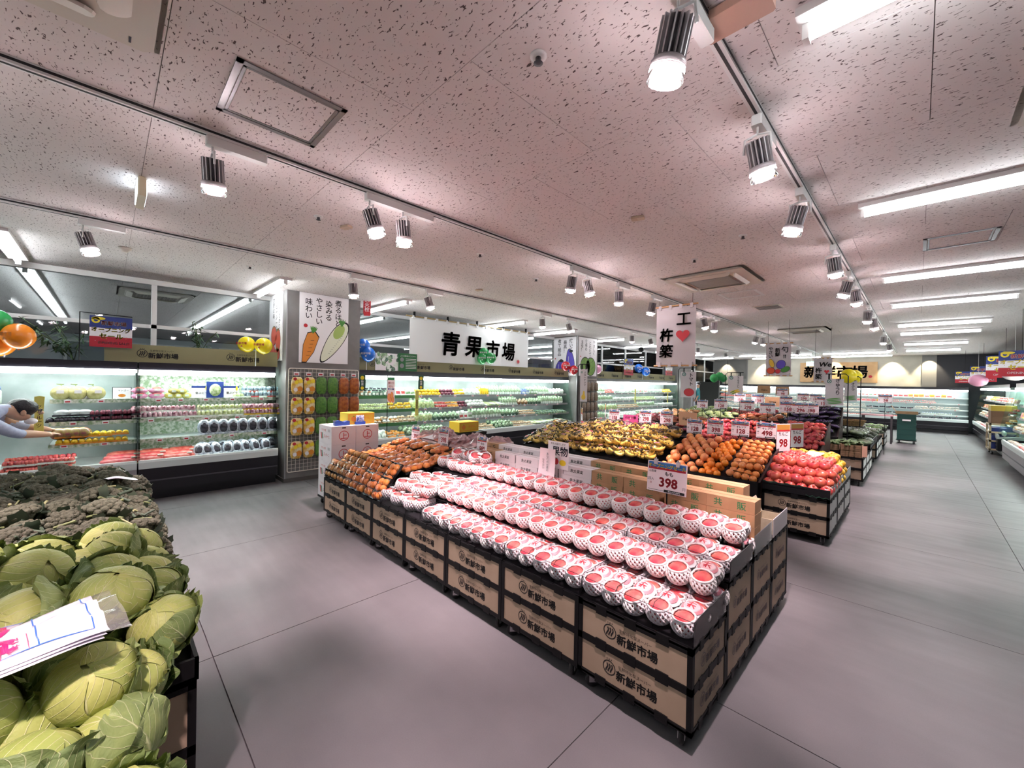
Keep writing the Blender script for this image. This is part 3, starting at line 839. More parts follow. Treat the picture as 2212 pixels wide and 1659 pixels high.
wrap_me = MB().ball((0, 0, .02), .084, .114, .042, 14, 8, fn=lambda x, y, z: (math.copysign(abs(x) ** .5, x), math.copysign(abs(y) ** .5, y), max(z, -.3))).mesh('wrap', M_FILM)
def mand_tray(pale):
    t = thing('mandarin_tray', 'x', 'mandarin pack')
    ob('tray', tray_me, t); ob('wrap', wrap_me, t)
    for x in (-.036, .036):
        for y in (-.068, 0, .068):
            ob('mandarin', mand[1 if (pale and R.random() < .75) else 0], t, (x + R.uniform(-.004, .004), y + R.uniform(-.004, .004), .004), (R.uniform(-.3, .3), R.uniform(-.3, .3), R.uniform(0, 6)), R.uniform(.93, 1.05))
    return Proto(t)
MT = [mand_tray(False), mand_tray(False), mand_tray(True)]
def mt(pale, *a, **k): return (MT[2] if pale else R.choice(MT[:2])).put(*a, **k)
tag(ob('riser', MB().bx(-4.81, -3.56, 1.985, 2.23, .465, .555).mesh('riser', M_BLACK2)), 'low black riser behind the leaning mandarin trays', 'display riser')
for i in range(8):
    x = -4.74 + i * .167
    mt(i < 3, (x, 1.868, .560), 0, 'shrink-wrapped mandarin tray leaning in the front row behind the clear plate', 'front leaning mandarin trays', rot=(rad(58), 0, rad(R.uniform(-5, 5))))
for i in range(7):
    x = -4.72 + i * .172
    mt(i < 3, (x, 2.035, .660), 0, 'shrink-wrapped mandarin tray leaning in the raised second row', 'raised leaning mandarin trays', rot=(rad(50), 0, rad(R.uniform(-5, 5))))
tag(ob('riser', MB().bx(-4.81, -3.56, 2.235, 2.44, .60, .665).mesh('riser', M_BLACK2)), 'black riser under the flat mandarin trays', 'display riser')
tag(ob('riser', MB().bx(-4.81, -3.56, 2.445, 3.1, .60, .745).mesh('riser', M_BLACK2)), 'taller black riser under the uppermost mandarin trays', 'display riser')
for j, (y, z, n) in enumerate(((2.225, .672, 7), (2.40, .70, 7), (2.56, .75, 7), (2.78, .75, 7))):
    for i in range(n):
        x = -4.70 + i * .176 + (j % 2) * .03
        mt(False, (x, y, z), 0, ['flat mandarin tray along the lower terrace', 'flat mandarin tray at the back of the lower terrace', 'flat mandarin tray along the upper terrace', 'flat mandarin tray at the back of the upper terrace'][j], 'flat mandarin trays, terrace %d' % (j + 1),
           rot=(rad(10 + R.uniform(-4, 4)), 0, rad(R.uniform(-14, 14))))
for i in range(5):
    mt(False, (-4.6 + i * .21, 2.64 + .05 * (i % 2), .80), 0, 'flat mandarin tray stacked on top of the upper terrace', 'stacked mandarin trays', rot=(rad(8), rad(R.uniform(-4, 4)), rad(R.uniform(-20, 20))))
for i in range(7):  # front plate at the mandarin carts
    pass
for k in range(4, 7):
    cx = XR - CW / 2 - k * CW; a = CW / 2 - .003
    b = MB().bx(-a, a, 0, .003, 0, .105); edge(b, [(-a, 0, .105), (a, 0, .105)]); edge(b, [(a, 0, 0), (a, 0, .105)])
    tag(ob('guard_plate', b.mesh('guard_plate', [M_CLEAR, M_EDGE]), None, (cx, YF + .008, .465)), 'clear guard plate along the front of the mandarin and premium peach carts', 'guard plate', 'front guard plates')
# a heap of empty clear bags behind the trays
M_BAGH = clear('crumpled_clear_bag', 'f6e2e4', .25, .2, .25, 'e8c3c6')
def crumple(nu=18, nv=12, seed=1):
    q = random.Random(seed)
    import mathutils
    def fn(x, y, z):
        n = mathutils.noise.noise(Vector((x * 2.3 + seed, y * 2.3, z * 2.3))) * .35 + mathutils.noise.noise(Vector((x * 6 + seed, y * 6, z * 6))) * .22
        k = 1 + n
        return (x * k, y * k, max(z * k, -.35))
    return MB().ball((0, 0, .05), .16, .13, .11, nu, nv, fn=fn)
cb = [crumple(seed=s).mesh('bag', M_BAGH) for s in (1, 2, 3)]
for me in cb:
    for p in me.polygons: p.use_smooth = False
for i in range(9):
    tag(ob('clear_bag', cb[i % 3], None, (-4.55 + i * .17, 3.02 + .1 * (i % 2), .775 + .03 * (i % 3)), (0, 0, i * 1.3), R.uniform(.85, 1.15)), 'crumpled clear plastic bag heaped behind the mandarin trays', 'plastic bag', 'clear bags behind the mandarins')
fl_ = MB()
for i in range(9):
    u = i / 8
    fl_.v += [(-.27 + .54 * u, -.1, .02 + .03 * math.sin(u * 3.1)), (-.27 + .54 * u, .1, .05 + .03 * math.sin(u * 3.1))]
fl_.f = [[2 * i, 2 * i + 2, 2 * i + 3, 2 * i + 1] for i in range(8)]; fl_.mi = [0 if 2 < i < 6 else 1 for i in range(8)]; fl_.sm = [True] * 8
o = tag(ob('flyer', fl_.mesh('flyer', [M_PAPER, mat('salmon_paper', 'd9937d', .6)]), None, (-4.35, 2.93, .83), (0, 0, .12)), 'curled salmon and white flyer lying on the mandarin trays', 'flyer')
# ============================================================ BOXES, STACKS AND CRATES
M_GRN_INK = mat('green_print', '2f7a4a', .7)
def carton(w, d, h, m, name='carton'):
    """closed carton: body, lid seam and tape"""
    b = MB().bx(-w / 2, w / 2, -d / 2, d / 2, 0, h)
    b.bx(-w / 2 - .001, w / 2 + .001, -.0015, .0015, h - .0005, h + .0008, 1)
    return b.mesh(name, [m, mat('carton_seam', '6e563f', .8)])
KB = []
def box_proto(label, m, print_fn, w=.276, d=.13, h=.0772):
    t = thing('fruit_carton', label, 'cardboard box')
    ob('carton', carton(w, d, h - .001, m), t)
    b = MB(); print_fn(b, -d / 2 - .0006, h); ob('lettering', b.mesh('lettering', [M_GRN_INK, M_INK]), t)
    return Proto(t)
def pr_kyohan(b, y, h): b.text('共', .052, -.068, h * .52, y, 0, .012); b.text('販', .052, .066, h * .5, y, 0, .012)
def pr_white(b, y, h): b.text('魚太果実', .032, -.005, h * .55, y, 1, .01, shear=.15)
def pr_dots(b, y, h):
    for x, z, r in ((.06, .05, .008), (.08, .055, .006), (.075, .035, .007), (.095, .04, .005), (.02, .03, .005)): b.disc(x, z, r, y, 1, 10)
M_WBOX = mat('white_carton', 'e9e2e4', .7, var='e2dadd', scale=5)
BK = box_proto('x', M_CARD, pr_kyohan); BW = box_proto('x', M_WBOX, pr_white); BD = box_proto('x', M_CARD, pr_dots)
LB = ('brown carton printed with two green characters stacked behind the peaches', 'white carton with brushed black lettering stacked behind the peaches', 'brown carton with a dark dotted mark stacked behind the premium peaches')
for row, (y, dz, off) in enumerate(((2.79, 0, 0), (2.93, .045, .10))):
    x = -.805 - off; k = 0
    while x > -3.25:
        if row: ob_r = tag(ob('riser', MB().bx(-.14, .14, -.066, .07, .6, .644).mesh('riser', M_BLACK2), None, (x, y, 0)), 'black riser slat under the rear carton stack', 'display riser', 'riser slats under the rear cartons')
        pro, lb, g = (BK, LB[0], 'brown two-character cartons') if k < 4 else ((BW, LB[1], 'white cartons behind the peaches') if k < 8 else (BD, LB[2], 'dotted brown cartons'))
        for q in range(4):
            pro.put((x + R.uniform(-.004, .004), y, .602 + (q + row * .58) * .0775), 0, lb if row == 0 else lb.replace('stacked behind', 'in the rear stack behind'), g + (', rear' if row else ''), rot=(0, 0, rad(R.uniform(-1, 1))))
        x -= .281 + (.03 if k == 1 else 0); k += 1
# opened flap cartons and clear guard at the aisle end of the stack
def flapbox(x, y, z, label):
    t = thing('opened_carton', label, 'cardboard box', (x, y, z))
    m2 = mat('printed_carton', 'a59a84', .75, var='9a8f79', scale=25)
    b = MB()
    for a, c, e, f in ((-.06, .06, -.1, -.096), (-.06, .06, .096, .1), (-.06, -.056, -.1, .1), (.056, .06, -.1, .1)): b.bx(a, c, e, f, 0, .1)
    b.bx(-.06, .06, -.1, .1, 0, .004)
    ob('body', b.mesh('carton_body', m2), t)
    ob('flap', MB().bx(-.003, .003, -.1, .1, 0, .11).mesh('flap', m2), t, (-.058, 0, .098), (0, rad(-22), 0))
    ob('stripe', MB().bx(.0602, .0612, -.1, .1, .03, .042).mesh('stripe', mat('purple_stripe', '5a4660', .7)), t)
flapbox(-.73, 3.28, .602, 'small opened carton with a purple stripe beside the rear brown cartons')
b = MB().bx(0, .004, 0, .40, 0, .12)
tag(ob('guard_plate', b.mesh('guard_plate', clear('milky_plate', 'ffffff', .1, .2, .10, 'd8d4d6')), None, (-.662, 2.69, .602)), 'milky plastic guard plate beside the front brown cartons', 'guard plate')
tag(ob('guard_plate', b.mesh('guard_plate', clear('milky_plate3', 'ffffff', .1, .2, .5, 'd8d4d6')), None, (-.662, 3.12, .602)), 'white card guard plate beside the rear brown cartons', 'guard plate')

# white cartons on a dolly beyond the mandarins
def pr_up(b, y, h):
    b.ring(0, h * .47, .062, .054, y, 0, 28); b.text('上', .085, 0, h * .47, y, 0, .01)
    b.add([(p, y, q) for p, q in [(-.022 + .0, h * .87), (.022, h * .87), (.026, h * .9), (.022, h * .935), (-.022, h * .935), (-.026, h * .9)]], [tuple(range(6))], 1)
def up_carton():
    t = thing('melon_carton', 'x', 'cardboard box')
    w, d, h = .30, .41, .224
    ob('carton', carton(w, d, h, M_WBOX), t)
    b = MB(); pr_up(b, -d / 2 - .0007, h)
    s = MB(); s.text('アグリの里', .03, -.05, .165, 0, 0, .01); s.text('ズッキーニ', .045, .05, .09, 0, 0, .015, sx=.8)
    s.add([(p, 0, q) for p, q in [(-.15, .13), (-.12, .13), (-.095, .05), (-.125, .05)]], [(3, 2, 1, 0)], 0); s.add([(p, 0, q) for p, q in [(-.11, .13), (-.085, .13), (-.06, .06), (-.085, .05)]], [(3, 2, 1, 0)], 1)
    for q in range(8): s.bx(.09 + q * .009, .094 + q * .009, 0, .0002, .15, .185, 2)
    ob('lettering', b.mesh('lettering', [M_RED, M_INK]), t)
    ob('side_print', s.mesh('side_print', [M_RED, M_GRN_INK, mat('grey_print', '9a9a9a', .7)]), t, (-w / 2 - .0007, 0, 0), (0, 0, -PI / 2))
    return Proto(t)
UP = up_carton()
# front face looks along +X: rotate by 90 degrees
for i, y in enumerate((2.095, 2.40)):
    for q in range(4):
        UP.put((-5.235, y, .112 + q * .2255), 0, ('white carton with a red circled character, %s of its stack beside the mandarins' % ['lowest', 'second', 'third', 'topmost'][q]) if i == 0 else 'white carton with a red circled character in the stack nearer the vegetable case', 'white cartons on the dolly', rot=(0, 0, PI / 2))
dl = thing('dolly', 'black wheeled dolly under the white circled-character cartons', 'dolly', (-5.235, 2.25, 0))
ob('deck', MB().bx(-.21, .21, -.31, .31, .088, .112).mesh('dolly_deck', M_BLACK), dl)
for x in (-.16, .16):
    for y in (-.26, .26): add_caster(dl, x, y, .6)
M_YBOX = mat('yellow_carton', 'd9c433', .6)
def yellow_box(label, loc, rz):
    t = thing('mandarin_carton', label, 'cardboard box', loc, rz)
    ob('carton', carton(.36, .24, .145, M_YBOX), t)
    p = MB(); y = -.1207
    p.bx(-.17, .17, y, y + .0002, .012, .132, 0); p.bx(-.16, .16, y - .0004, y, .02, .124, 1)
    p.disc(-.10, .07, .034, y - .0008, 0, 18); p.text('みかん', .045, .05, .08, y - .0008, 0, .01); p.bx(-.11, -.09, y - .0012, y - .001, .1, .108, 2)
    ob('print', p.mesh('print', [mat('orange_print', 'd07a2c', .6), mat('mustard_print', 'cba52c', .6), M_GRN_INK]), t)
    s = MB(); s.bx(-.12, .12, 0, .0004, 0, .145); ob('trim', s.mesh('trim', M_WHITE), t, (.1805, 0, 0), (0, 0, PI / 2))
yellow_box('yellow mandarin carton on top of the white circled-character cartons', (-5.25, 2.36, 1.0155), PI / 2)
yellow_box('yellow mandarin carton on the black crates near the vegetable case', (-4.75, 3.76, .86), PI / 2)
t = thing('tape_dispenser', 'blue plastic tape dispenser on the white cartons', 'tape dispenser', (-5.12, 2.1, 1.0155), PI / 2)
ob('body', MB().prism([(-.09, 0), (.09, 0), (.09, .05), (.06, .055), (.02, .04), (-.03, .06), (-.09, .055)], -.035, .035).mesh('tape_body', mat('blue_plastic', '2f4f9c', .4)), t)
ob('cutter', MB().bx(-.095, -.085, -.03, .03, .05, .066).mesh('cutter', M_METAL), t)
b = MB()
for i in range(4): b.lathe([(.012, 0), (.014, .01), (.014, .1), (.008, .118)], 8, 0, True, (-.04 + i * .027, 0, 0))
t = thing('marker_pack', 'pack of white and blue striped tubes on the white cartons', 'tube pack', (-5.1, 2.33, 1.0155), PI / 2)
ob('tubes', b.mesh('tubes', mat('white_blue_tubes', 'dfe3ee', .5, var='4a5fa8', scale=45)), t)
ob('sleeve', MB().bx(-.06, .062, -.022, .022, 0, .035).mesh('sleeve', mat('blue_card', '2d4fa5', .5)), t)
# stack of folded black crates with a clear bin
def crate_mesh(w, d, h, rows=4):
    b = MB()
    for x0, x1, y0, y1 in ((-w / 2, w / 2, -d / 2, -d / 2 + .012), (-w / 2, w / 2, d / 2 - .012, d / 2), (-w / 2, -w / 2 + .012, -d / 2, d / 2), (w / 2 - .012, w / 2, -d / 2, d / 2)):
        b.bx(x0, x1, y0, y1, 0, h)
    b.bx(-w / 2, w / 2, -d / 2, d / 2, 0, .012)
    for k in range(rows):
        z = h * (k + .5) / rows
        b.bx(-w / 2 - .006, w / 2 + .006, -d / 2 - .006, d / 2 + .006, z - .006, z + .006) if k in (0, rows - 1) else b.bx(-w / 2 - .004, w / 2 + .004, -d / 2 - .004, -d / 2, z - .004, z + .004)
    for k in range(7): x = -w / 2 + w * (k + .5) / 7; b.bx(x - .006, x + .006, -d / 2 - .005, -d / 2, 0, h)
    return b
cm = crate_mesh(.38, .56, .118).mesh('crate', M_BLACK)
for q in range(7): tag(ob('folding_crate', cm, None, (-4.75, 3.76, .005 + q * .122), (0, 0, 0)), 'black folding crate stacked under the yellow mandarin carton', 'crate', 'black crates under the yellow carton')
cm2 = crate_mesh(.4, .5, .12).mesh('crate', M_BLACK)
for q in range(3): tag(ob('folding_crate', cm2, None, (-3.75, 4.0, .005 + q * .124)), 'black crate on the floor between the cartons and the banana bin', 'crate', 'black crates beside the banana bin')

# ============================================================ PRICE SIGNS
M_BLUEP = mat('blue_print', '2f6fb0', .5); M_YELP = mat('yellow_print', 'f0d832', .5); M_REDD = mat('deep_red_print', 'b02030', .5)
M_PINKC = mat('price_card', 'f6e6ea', .6)
M_OCHRE = mat('ochre_header', 'b98a3c', .6)
M_CLIP = mat('clear_clip', 'c9c4c6', .2)
SIGNM = [M_PINKC, M_BLUEP, M_YELP, M_REDD, M_INK, M_PAPER]
def sale_header(b, w, h, y, z0, z1):
    b.bx(-w / 2 + .008, w / 2 - .008, y - .0004, y, z0, z1, 1)
    b.bx(-w / 2 + .008, w / 2 - .008, y - .0006, y - .0002, z0, z0 + (z1 - z0) * .3, 3)
    hh = z1 - z0
    b.text('オープニングセール', hh * .62, 0, (z0 + z1) / 2, y - .0008, 4, .04, sx=min(1, (w - .02) / (hh * .62 * 8.6)))
    b.text('オープニングセール', hh * .62, 0, (z0 + z1) / 2, y - .0014, 2, .022, sx=min(1, (w - .02) / (hh * .62 * 8.6)))
def price_sign(p, w, h, name, price, label, z_foot, origin='', unit='1袋', rz=0.0, group='price signs', header=True, depth_tilt=4, tax='税込'):
    """p = centre of the card; a thin black pole stands from z_foot to the card"""
    t = thing('price_sign', label, 'price sign', (p.x, p.y, z_foot), rz, group)
    zc = p.z - z_foot
    b = MB(); y = -.0025
    b.bx(-w / 2, w / 2, y, .0005, -h / 2, h / 2, 0)
    ys = y - .0004
    top = h / 2 - .006
    if header: sale_header(b, w, h, ys, top - h * .24, top)
    zt = top - h * .24 if header else top
    if origin: b.text(origin, h * .085, -w * .36, zt - h * .07, ys, 4, .01)
    b.text(name, h * .15, w * .06, zt - h * .11, ys, 4, .03, sx=min(1, (w * .72) / (h * .15 * max(1, len(name)) * 1.0)))
    nd = len(price)
    b.text(price, h * .42, w * .05, zt - h * .40, ys, 3, .035, sx=min(1.0, (w * .70) / (h * .42 * nd * .66)))
    b.text('円', h * .11, w * .44, zt - h * .52, ys, 4, .0)
    b.text(unit, h * .10, -w * .41, zt - h * .33, ys, 4, .012, sx=.9); b.text('国', h * .07, -w * .40, zt - h * .46, ys, 3, 0)
    zb = -h / 2 + h * .05
    b.bx(-w * .46, w * .46, ys - .0002, ys, zb - h * .004, zb + h * .008, 4); b.bx(-w * .05, w * .46, ys - .0004, ys, zb - h * .03, zb + h * .055, 4)
    tx = str(round(int(price) * 1.08, 2)) if price.isdigit() else price
    b.text(tax + tx + '円', h * .07, w * .2, zb + h * .012, ys - .0008, 5, .0)
    ob('card', b.mesh('price_card', SIGNM), t, (0, 0, zc), (rad(-depth_tilt), 0, 0))
    ob('pole', MB().tube((0, .008, 0), (0, .008, zc + h * .1), .005, 8).mesh('pole', M_BLACK), t)
    for sx in (-.28, .28):
        ob('clip', MB().bx(-.012, .012, -.006, .008, -.02, .015).ball((0, 0, .02), .006, .006, .006, 6, 4).mesh('clip', M_CLIP), t, (sx * w, 0, zc + h / 2), (rad(-depth_tilt), 0, 0))
    return t
def ps(px, py, y, w, h, *a, **k): return price_sign(atY(px, py, y), w, h, *a, **k)
ps(1440, 1032, 2.69, .272, .205, 'もも', '398', 'large sale price card for peaches at 398 among the brown cartons', .61, '山梨産', '2玉入', group=None)
ps(1041, 963, 2.72, .155, .185, 'もも', '980', 'sale price card for peaches at 980 above the premium packs', .71, '山梨産', '1パック', group=None)
ps(898, 937, 2.95, .165, .185, 'ハウスミカン', '398', 'sale price card for mandarins at 398 nearest the white cartons', .75, '佐賀産', '1パック', group=None, rz=.12)
ps(958, 944, 2.75, .165, .185, 'ハウスミカン', '398', 'sale price card for mandarins at 398 nearest the premium peaches', .75, '佐賀産', '1パック', group=None, rz=.12)
# handwritten card and fruit card in front of the white cartons
p = atY(1186, 996, 2.69)
t = thing('handwritten_card', 'curled pink card with handwritten black lines before the white cartons', 'sign', (p.x, 2.69, .705))
b = MB(); zc = p.z - .705
for i in range(7):
    u = i / 6; b.v += [(-.085, -.02 - .03 * (1 - u) ** 2, zc - .11 + .22 * u), (.085, -.02 - .012 * (1 - u) ** 2, zc - .125 + .235 * u)]
b.f = [[2 * i, 2 * i + 1, 2 * i + 3, 2 * i + 2] for i in range(6)]; b.mi = [0] * 6; b.sm = [True] * 6
b.text('あなたのお店に', .024, .012, zc, -.026 - .012, 1, .006, vert=True); b.text('なりたい', .024, -.03, zc - .02, -.028 - .012, 1, .006, vert=True)
ob('card', b.mesh('card', [M_PINKC, M_INK]), t)
ob('pole', MB().tube((0, 0, 0), (0, 0, zc + .06), .005, 8).mesh('pole', M_BLACK), t)
p = atY(1205, 982, 2.715)
t = thing('fruit_card', 'white card with big blue-black characters and fruit drawings', 'sign', (p.x, 2.72, .705)); zc = p.z - .705
b = MB().bx(-.11, .11, -.003, 0, zc - .12, zc + .11, 0); b.text('果物', .085, .02, zc + .03, -.0035, 1, .02); b.text('旬をお届けします', .02, 0, zc + .09, -.0035, 2)
b.disc(-.02, zc - .06, .028, -.0035, 3); b.disc(.05, zc - .065, .035, -.0035, 4, rz=.025); b.bx(-.04, -.005, -.004, -.0038, zc - .034, zc - .028, 5)
ob('card', b.mesh('card', [M_PAPER, mat('navy_print', '1c2a44', .6), M_INK, M_RED, M_YELP, M_GRN_INK]), t)
ob('pole', MB().tube((.0, .006, 0), (.0, .006, zc + .1), .004, 8).mesh('pole', M_BLACK), t)

# ============================================================ MIDDLE FRUIT ISLAND: bananas, citrus
BX0, BX1, BY0, BY1 = -3.92, -1.2, 5.05, 5.92
def sloped_bin(x0, x1, y0, y1, zf, zb, label, name='produce_bin', rim=.05, z0=.02):
    t = thing(name, label, 'produce bin', ((x0 + x1) / 2, y0, 0)); a = (x1 - x0) / 2; d = y1 - y0
    ob('front_panel', MB().bx(-a, a, 0, .02, z0, zf + rim).mesh('bin_front', M_BLACK), t)
    ob('back_panel', MB().bx(-a, a, d - .02, d, z0, zb + rim).mesh('bin_back', M_BLACK), t)
    sd = MB().add([(x, y, z) for x in (-.01, .01) for y, z in ((0, z0), (d, z0), (d, zb + rim), (0, zf + rim))], [(0, 1, 2, 3), (7, 6, 5, 4), (0, 4, 5, 1), (1, 5, 6, 2), (2, 6, 7, 3), (3, 7, 4, 0)]).mesh('bin_side', mat('dark_brown_panel', '2a1c1c', .35))
    for s in (-1, 1): ob('side_panel', sd, t, (s * (a - .01), 0, 0))
    ob('deck', MB().add([(-a + .02, .02, zf - .01), (a - .02, .02, zf - .01), (a - .02, d - .02, zb - .01), (-a + .02, d - .02, zb - .01), (-a + .02, .02, zf - .03), (a - .02, .02, zf - .03), (a - .02, d - .02, zb - .03), (-a + .02, d - .02, zb - .03)],
        [(0, 1, 2, 3), (7, 6, 5, 4), (0, 4, 5, 1), (1, 5, 6, 2), (2, 6, 7, 3), (3, 7, 4, 0)]).mesh('bin_deck', M_BLACK2), t)
    return t
sloped_bin(BX0, BX1, BY0, BY1, .50, .80, 'long black sloped bin filled with bananas and citrus')
sloped_bin(-4.75, -3.94, 5.05, 5.92, .50, .80, 'short black sloped bin of bananas at the end nearest the vegetable case')
def slope_z(y, zf=.50, zb=.80, y0=BY0, y1=BY1): return zf + (zb - zf) * (y - y0) / (y1 - y0)
M_ORG = mat('orange_peel', 'e8862a', .36, var='e07c22', scale=40, bump=.12, obj_var=.07)
M_GRF = mat('grapefruit_peel', 'e29a5c', .38, var='dd8657', scale=10, bump=.1, obj_var=.09)
M_ORGB = mat('bagged_orange_peel', 'f29a52', .3, var='ec8e48', scale=20, bump=.1, obj_var=.08)
def citrus(m, r):
    return MB().ball((0, 0, 0), r, r, r * .95, 16, 10).ball((r * .1, -r * .6, r * .74), r * .09, r * .09, r * .05, 6, 3, 1).mesh('fruit', [m, mat('stem_end', '7d6a3a', .8)])
C_ORG, C_GRF, C_ORB = citrus(M_ORG, .041), citrus(M_GRF, .05), citrus(M_ORGB, .041)
def citrus_field(x0, x1, me, dx, name, label, cat, group, tops=True, bag=False):
    """rows up the slope, with a second layer resting in the gaps"""
    r = dx / 2
    ys = [BY0 + .055 + j * dx * .86 for j in range(int((BY1 - BY0 - .08) / (dx * .86)))]
    for j, y in enumerate(ys):
        n = int((x1 - x0) / dx)
        for i in range(n):
            x = x0 + dx * (i + .5 + (.5 if j % 2 else 0) * .9) * (x1 - x0) / (n * dx)
            if x > x1 - r * .8: continue
            for lay in range(2):
                z = slope_z(y) + r + lay * dx * .72
                if lay and (j == 0 or (i + j) % 7 == 3): continue
                xx, yy = x + lay * dx * .42 + R.uniform(-.004, .004), y + lay * dx * .3 + R.uniform(-.004, .004)
                if lay == 0 and j not in (0, 1, len(ys) - 1) and 0 < i < n - 1: continue   # buried
                o = ob(name, me, None, (xx, yy, z), (R.uniform(-1, 1), R.uniform(-1, 1), R.uniform(0, 6)), R.uniform(.94, 1.05))
                tag(o, label, cat, group)
citrus_field(-2.36, -1.86, C_GRF, .100, 'grapefruit', 'loose pinkish grapefruit heaped between the bananas and oranges', 'grapefruit', 'loose grapefruits')
citrus_field(-1.87, -1.62, C_ORG, .083, 'orange', 'loose bright orange in the heap beside the grapefruits', 'orange', 'loose oranges')
# bags of oranges: each bag holds five fruits in a row
bagm = MB().ball((0, 0, 0), .052, .175, .05, 14, 10, fn=lambda x, y, z: (x, math.copysign(abs(y) ** .6, y), z)).mesh('bag', M_FILM)
def orange_bag():
    t = thing('orange_bag', 'x', 'bag of oranges')
    for i in range(4): ob('orange', C_ORB, t, (R.uniform(-.012, .012), -.12 + i * .08, R.uniform(-.008, .008)), (R.uniform(-1, 1), R.uniform(-1, 1), 0))
    ob('bag', bagm, t)
    return Proto(t)
OBG = [orange_bag(), orange_bag()]
for j in range(8):
    y = BY0 + .075 + j * .098
    for i in range(1):
        for lay in range(2):
            if lay and j == 0: continue
            OBG[(i + j) % 2].put((-1.40 + R.uniform(-.01, .01) + .0 * i, y + lay * .035, slope_z(y) + .046 + lay * .068), 0, ('clear bag of oranges in the top layer at the apple end of the bin' if lay else 'clear bag of oranges in the bottom layer at the apple end of the bin'), 'bags of oranges', rot=(R.uniform(-.15, .15), R.uniform(-.1, .1), PI / 2 + R.uniform(-.12, .12)))
# bananas
M_BAN = mat('banana_peel', 'e2bf5e', .4, var='d8b552', scale=18, obj_var=.1)
M_BTIP = mat('banana_tip', '4a3a24', .8)
def bunch(n=5, seed=0):
    q = random.Random(seed); b = MB()
    for i in range(n):
        a = (i - (n - 1) / 2) * .30 + q.uniform(-.05, .05); L = .155 * q.uniform(.92, 1.05)
        pts, rr = [], []
        for k in range(8):
            u = k / 7; ang = -1.15 + 2.0 * u
            r0 = .085
            x = math.sin(a) * (.03 + .11 * u) ; y = .085 * math.sin(ang) * 1.0; z = .05 - .085 * math.cos(ang) + .06 + i * .002
            pts.append((x + math.sin(a) * .02, y * math.cos(a * .4), z)); rr.append([.006, .014, .019, .021, .021, .019, .014, .006][k])
        b.path(pts, 0, 7, 0, True, rr)
        e = pts[-1]; b.ball(e, .007, .009, .007, 6, 4, 1)
    s = b.v[0]; b.ball((0, -.08, .075), .02, .02, .014, 8, 5, 1)
    return b.mesh('banana_fruit', [M_BAN, M_BTIP])
def bunch_thing(seed):
    t = thing('banana_bunch', 'x', 'bananas')
    ob('fruit', bunch(5, seed), t)
    ob('bag', MB().ball((0, 0, .055), .1, .105, .062, 12, 8, fn=lambda x, y, z: (x * (1 + .08 * math.sin(9 * y)), y, z * (1 + .08 * math.sin(8 * x)))).mesh('bag', M_FILM), t)
    ob('sticker', MB().bx(-.028, .028, -.02, .02, .115, .1165).bx(-.024, .024, -.016, .016, .1165, .117, 1).mesh('sticker', [M_PAPER, M_RED]), t, (0, .02, -.002), (rad(R.uniform(-15, 15)), 0, 0))
    return Proto(t)
BUN = [bunch_thing(s) for s in range(5)]
def banana_field(x0, x1, y0, y1, zf, label, group, dx=.145, dy=.135, lift=.02):
    ny = int((y1 - y0) / dy); nx = int((x1 - x0) / dx)
    for j in range(ny):
        for i in range(nx):
            x = x0 + (i + .5 + .3 * (j % 2)) * dx; y = y0 + (j + .5) * dy
            if x > x1: continue
            BUN[R.randrange(5)].put((x + R.uniform(-.02, .02), y, zf(y) + lift + R.uniform(0, .03)), 0, label, group, rot=(rad(R.uniform(-18, 14)), rad(R.uniform(-14, 14)), R.uniform(-.9, .9) + (PI if R.random() < .3 else 0)), sc=R.uniform(.95, 1.1))
banana_field(-3.90, -2.36, BY0 + .0, BY1, lambda y: slope_z(y) + .03, 'bagged banana bunch with a red sticker in the long sloped bin', 'banana bunches in the long bin')
banana_field(-3.88, -2.36, BY0 + .1, BY1, lambda y: slope_z(y) + .12, 'bagged banana bunch on the top layer of the long sloped bin', 'banana bunches on the top layer', dx=.15, dy=.14)
banana_field(-4.74, -3.96, BY0 + .02, BY1, lambda y: slope_z(y) + .03, 'bagged banana bunch in the short bin nearest the vegetable case', 'banana bunches in the short bin')

# price rail behind the citrus and bananas
G = 'price signs behind the bananas and citrus'
for px, py, nm, pr, w, lb in ((1203 + 297, 921, 'グレープフルーツ', '128', .215, 'sale price card for single grapefruits at 128'), (1545, 923, 'グレープフルーツ', '398', .215, 'sale price card for grapefruits at 398'),
                              (1599, 926, 'オレンジ', '128', .22, 'sale price card for single oranges at 128'), (1655, 930, 'オレンジ', '498', .225, 'sale price card for bagged oranges at 498'),
                              (1327, 898, 'エクアドルバナナ', '158', .2, 'sale price card for bananas at 158'), (1394, 900, '極選バナナ', '298', .2, 'sale price card for bananas at 298 beside the pink poster'), (1440, 903, '甘熟王バナナ', '298', .2, 'sale price card for bananas at 298 beside the plain tan card')):
    ps(px, py, 6.06, w, .2, nm, pr, lb, .0, '産地', '1袋', group=G)
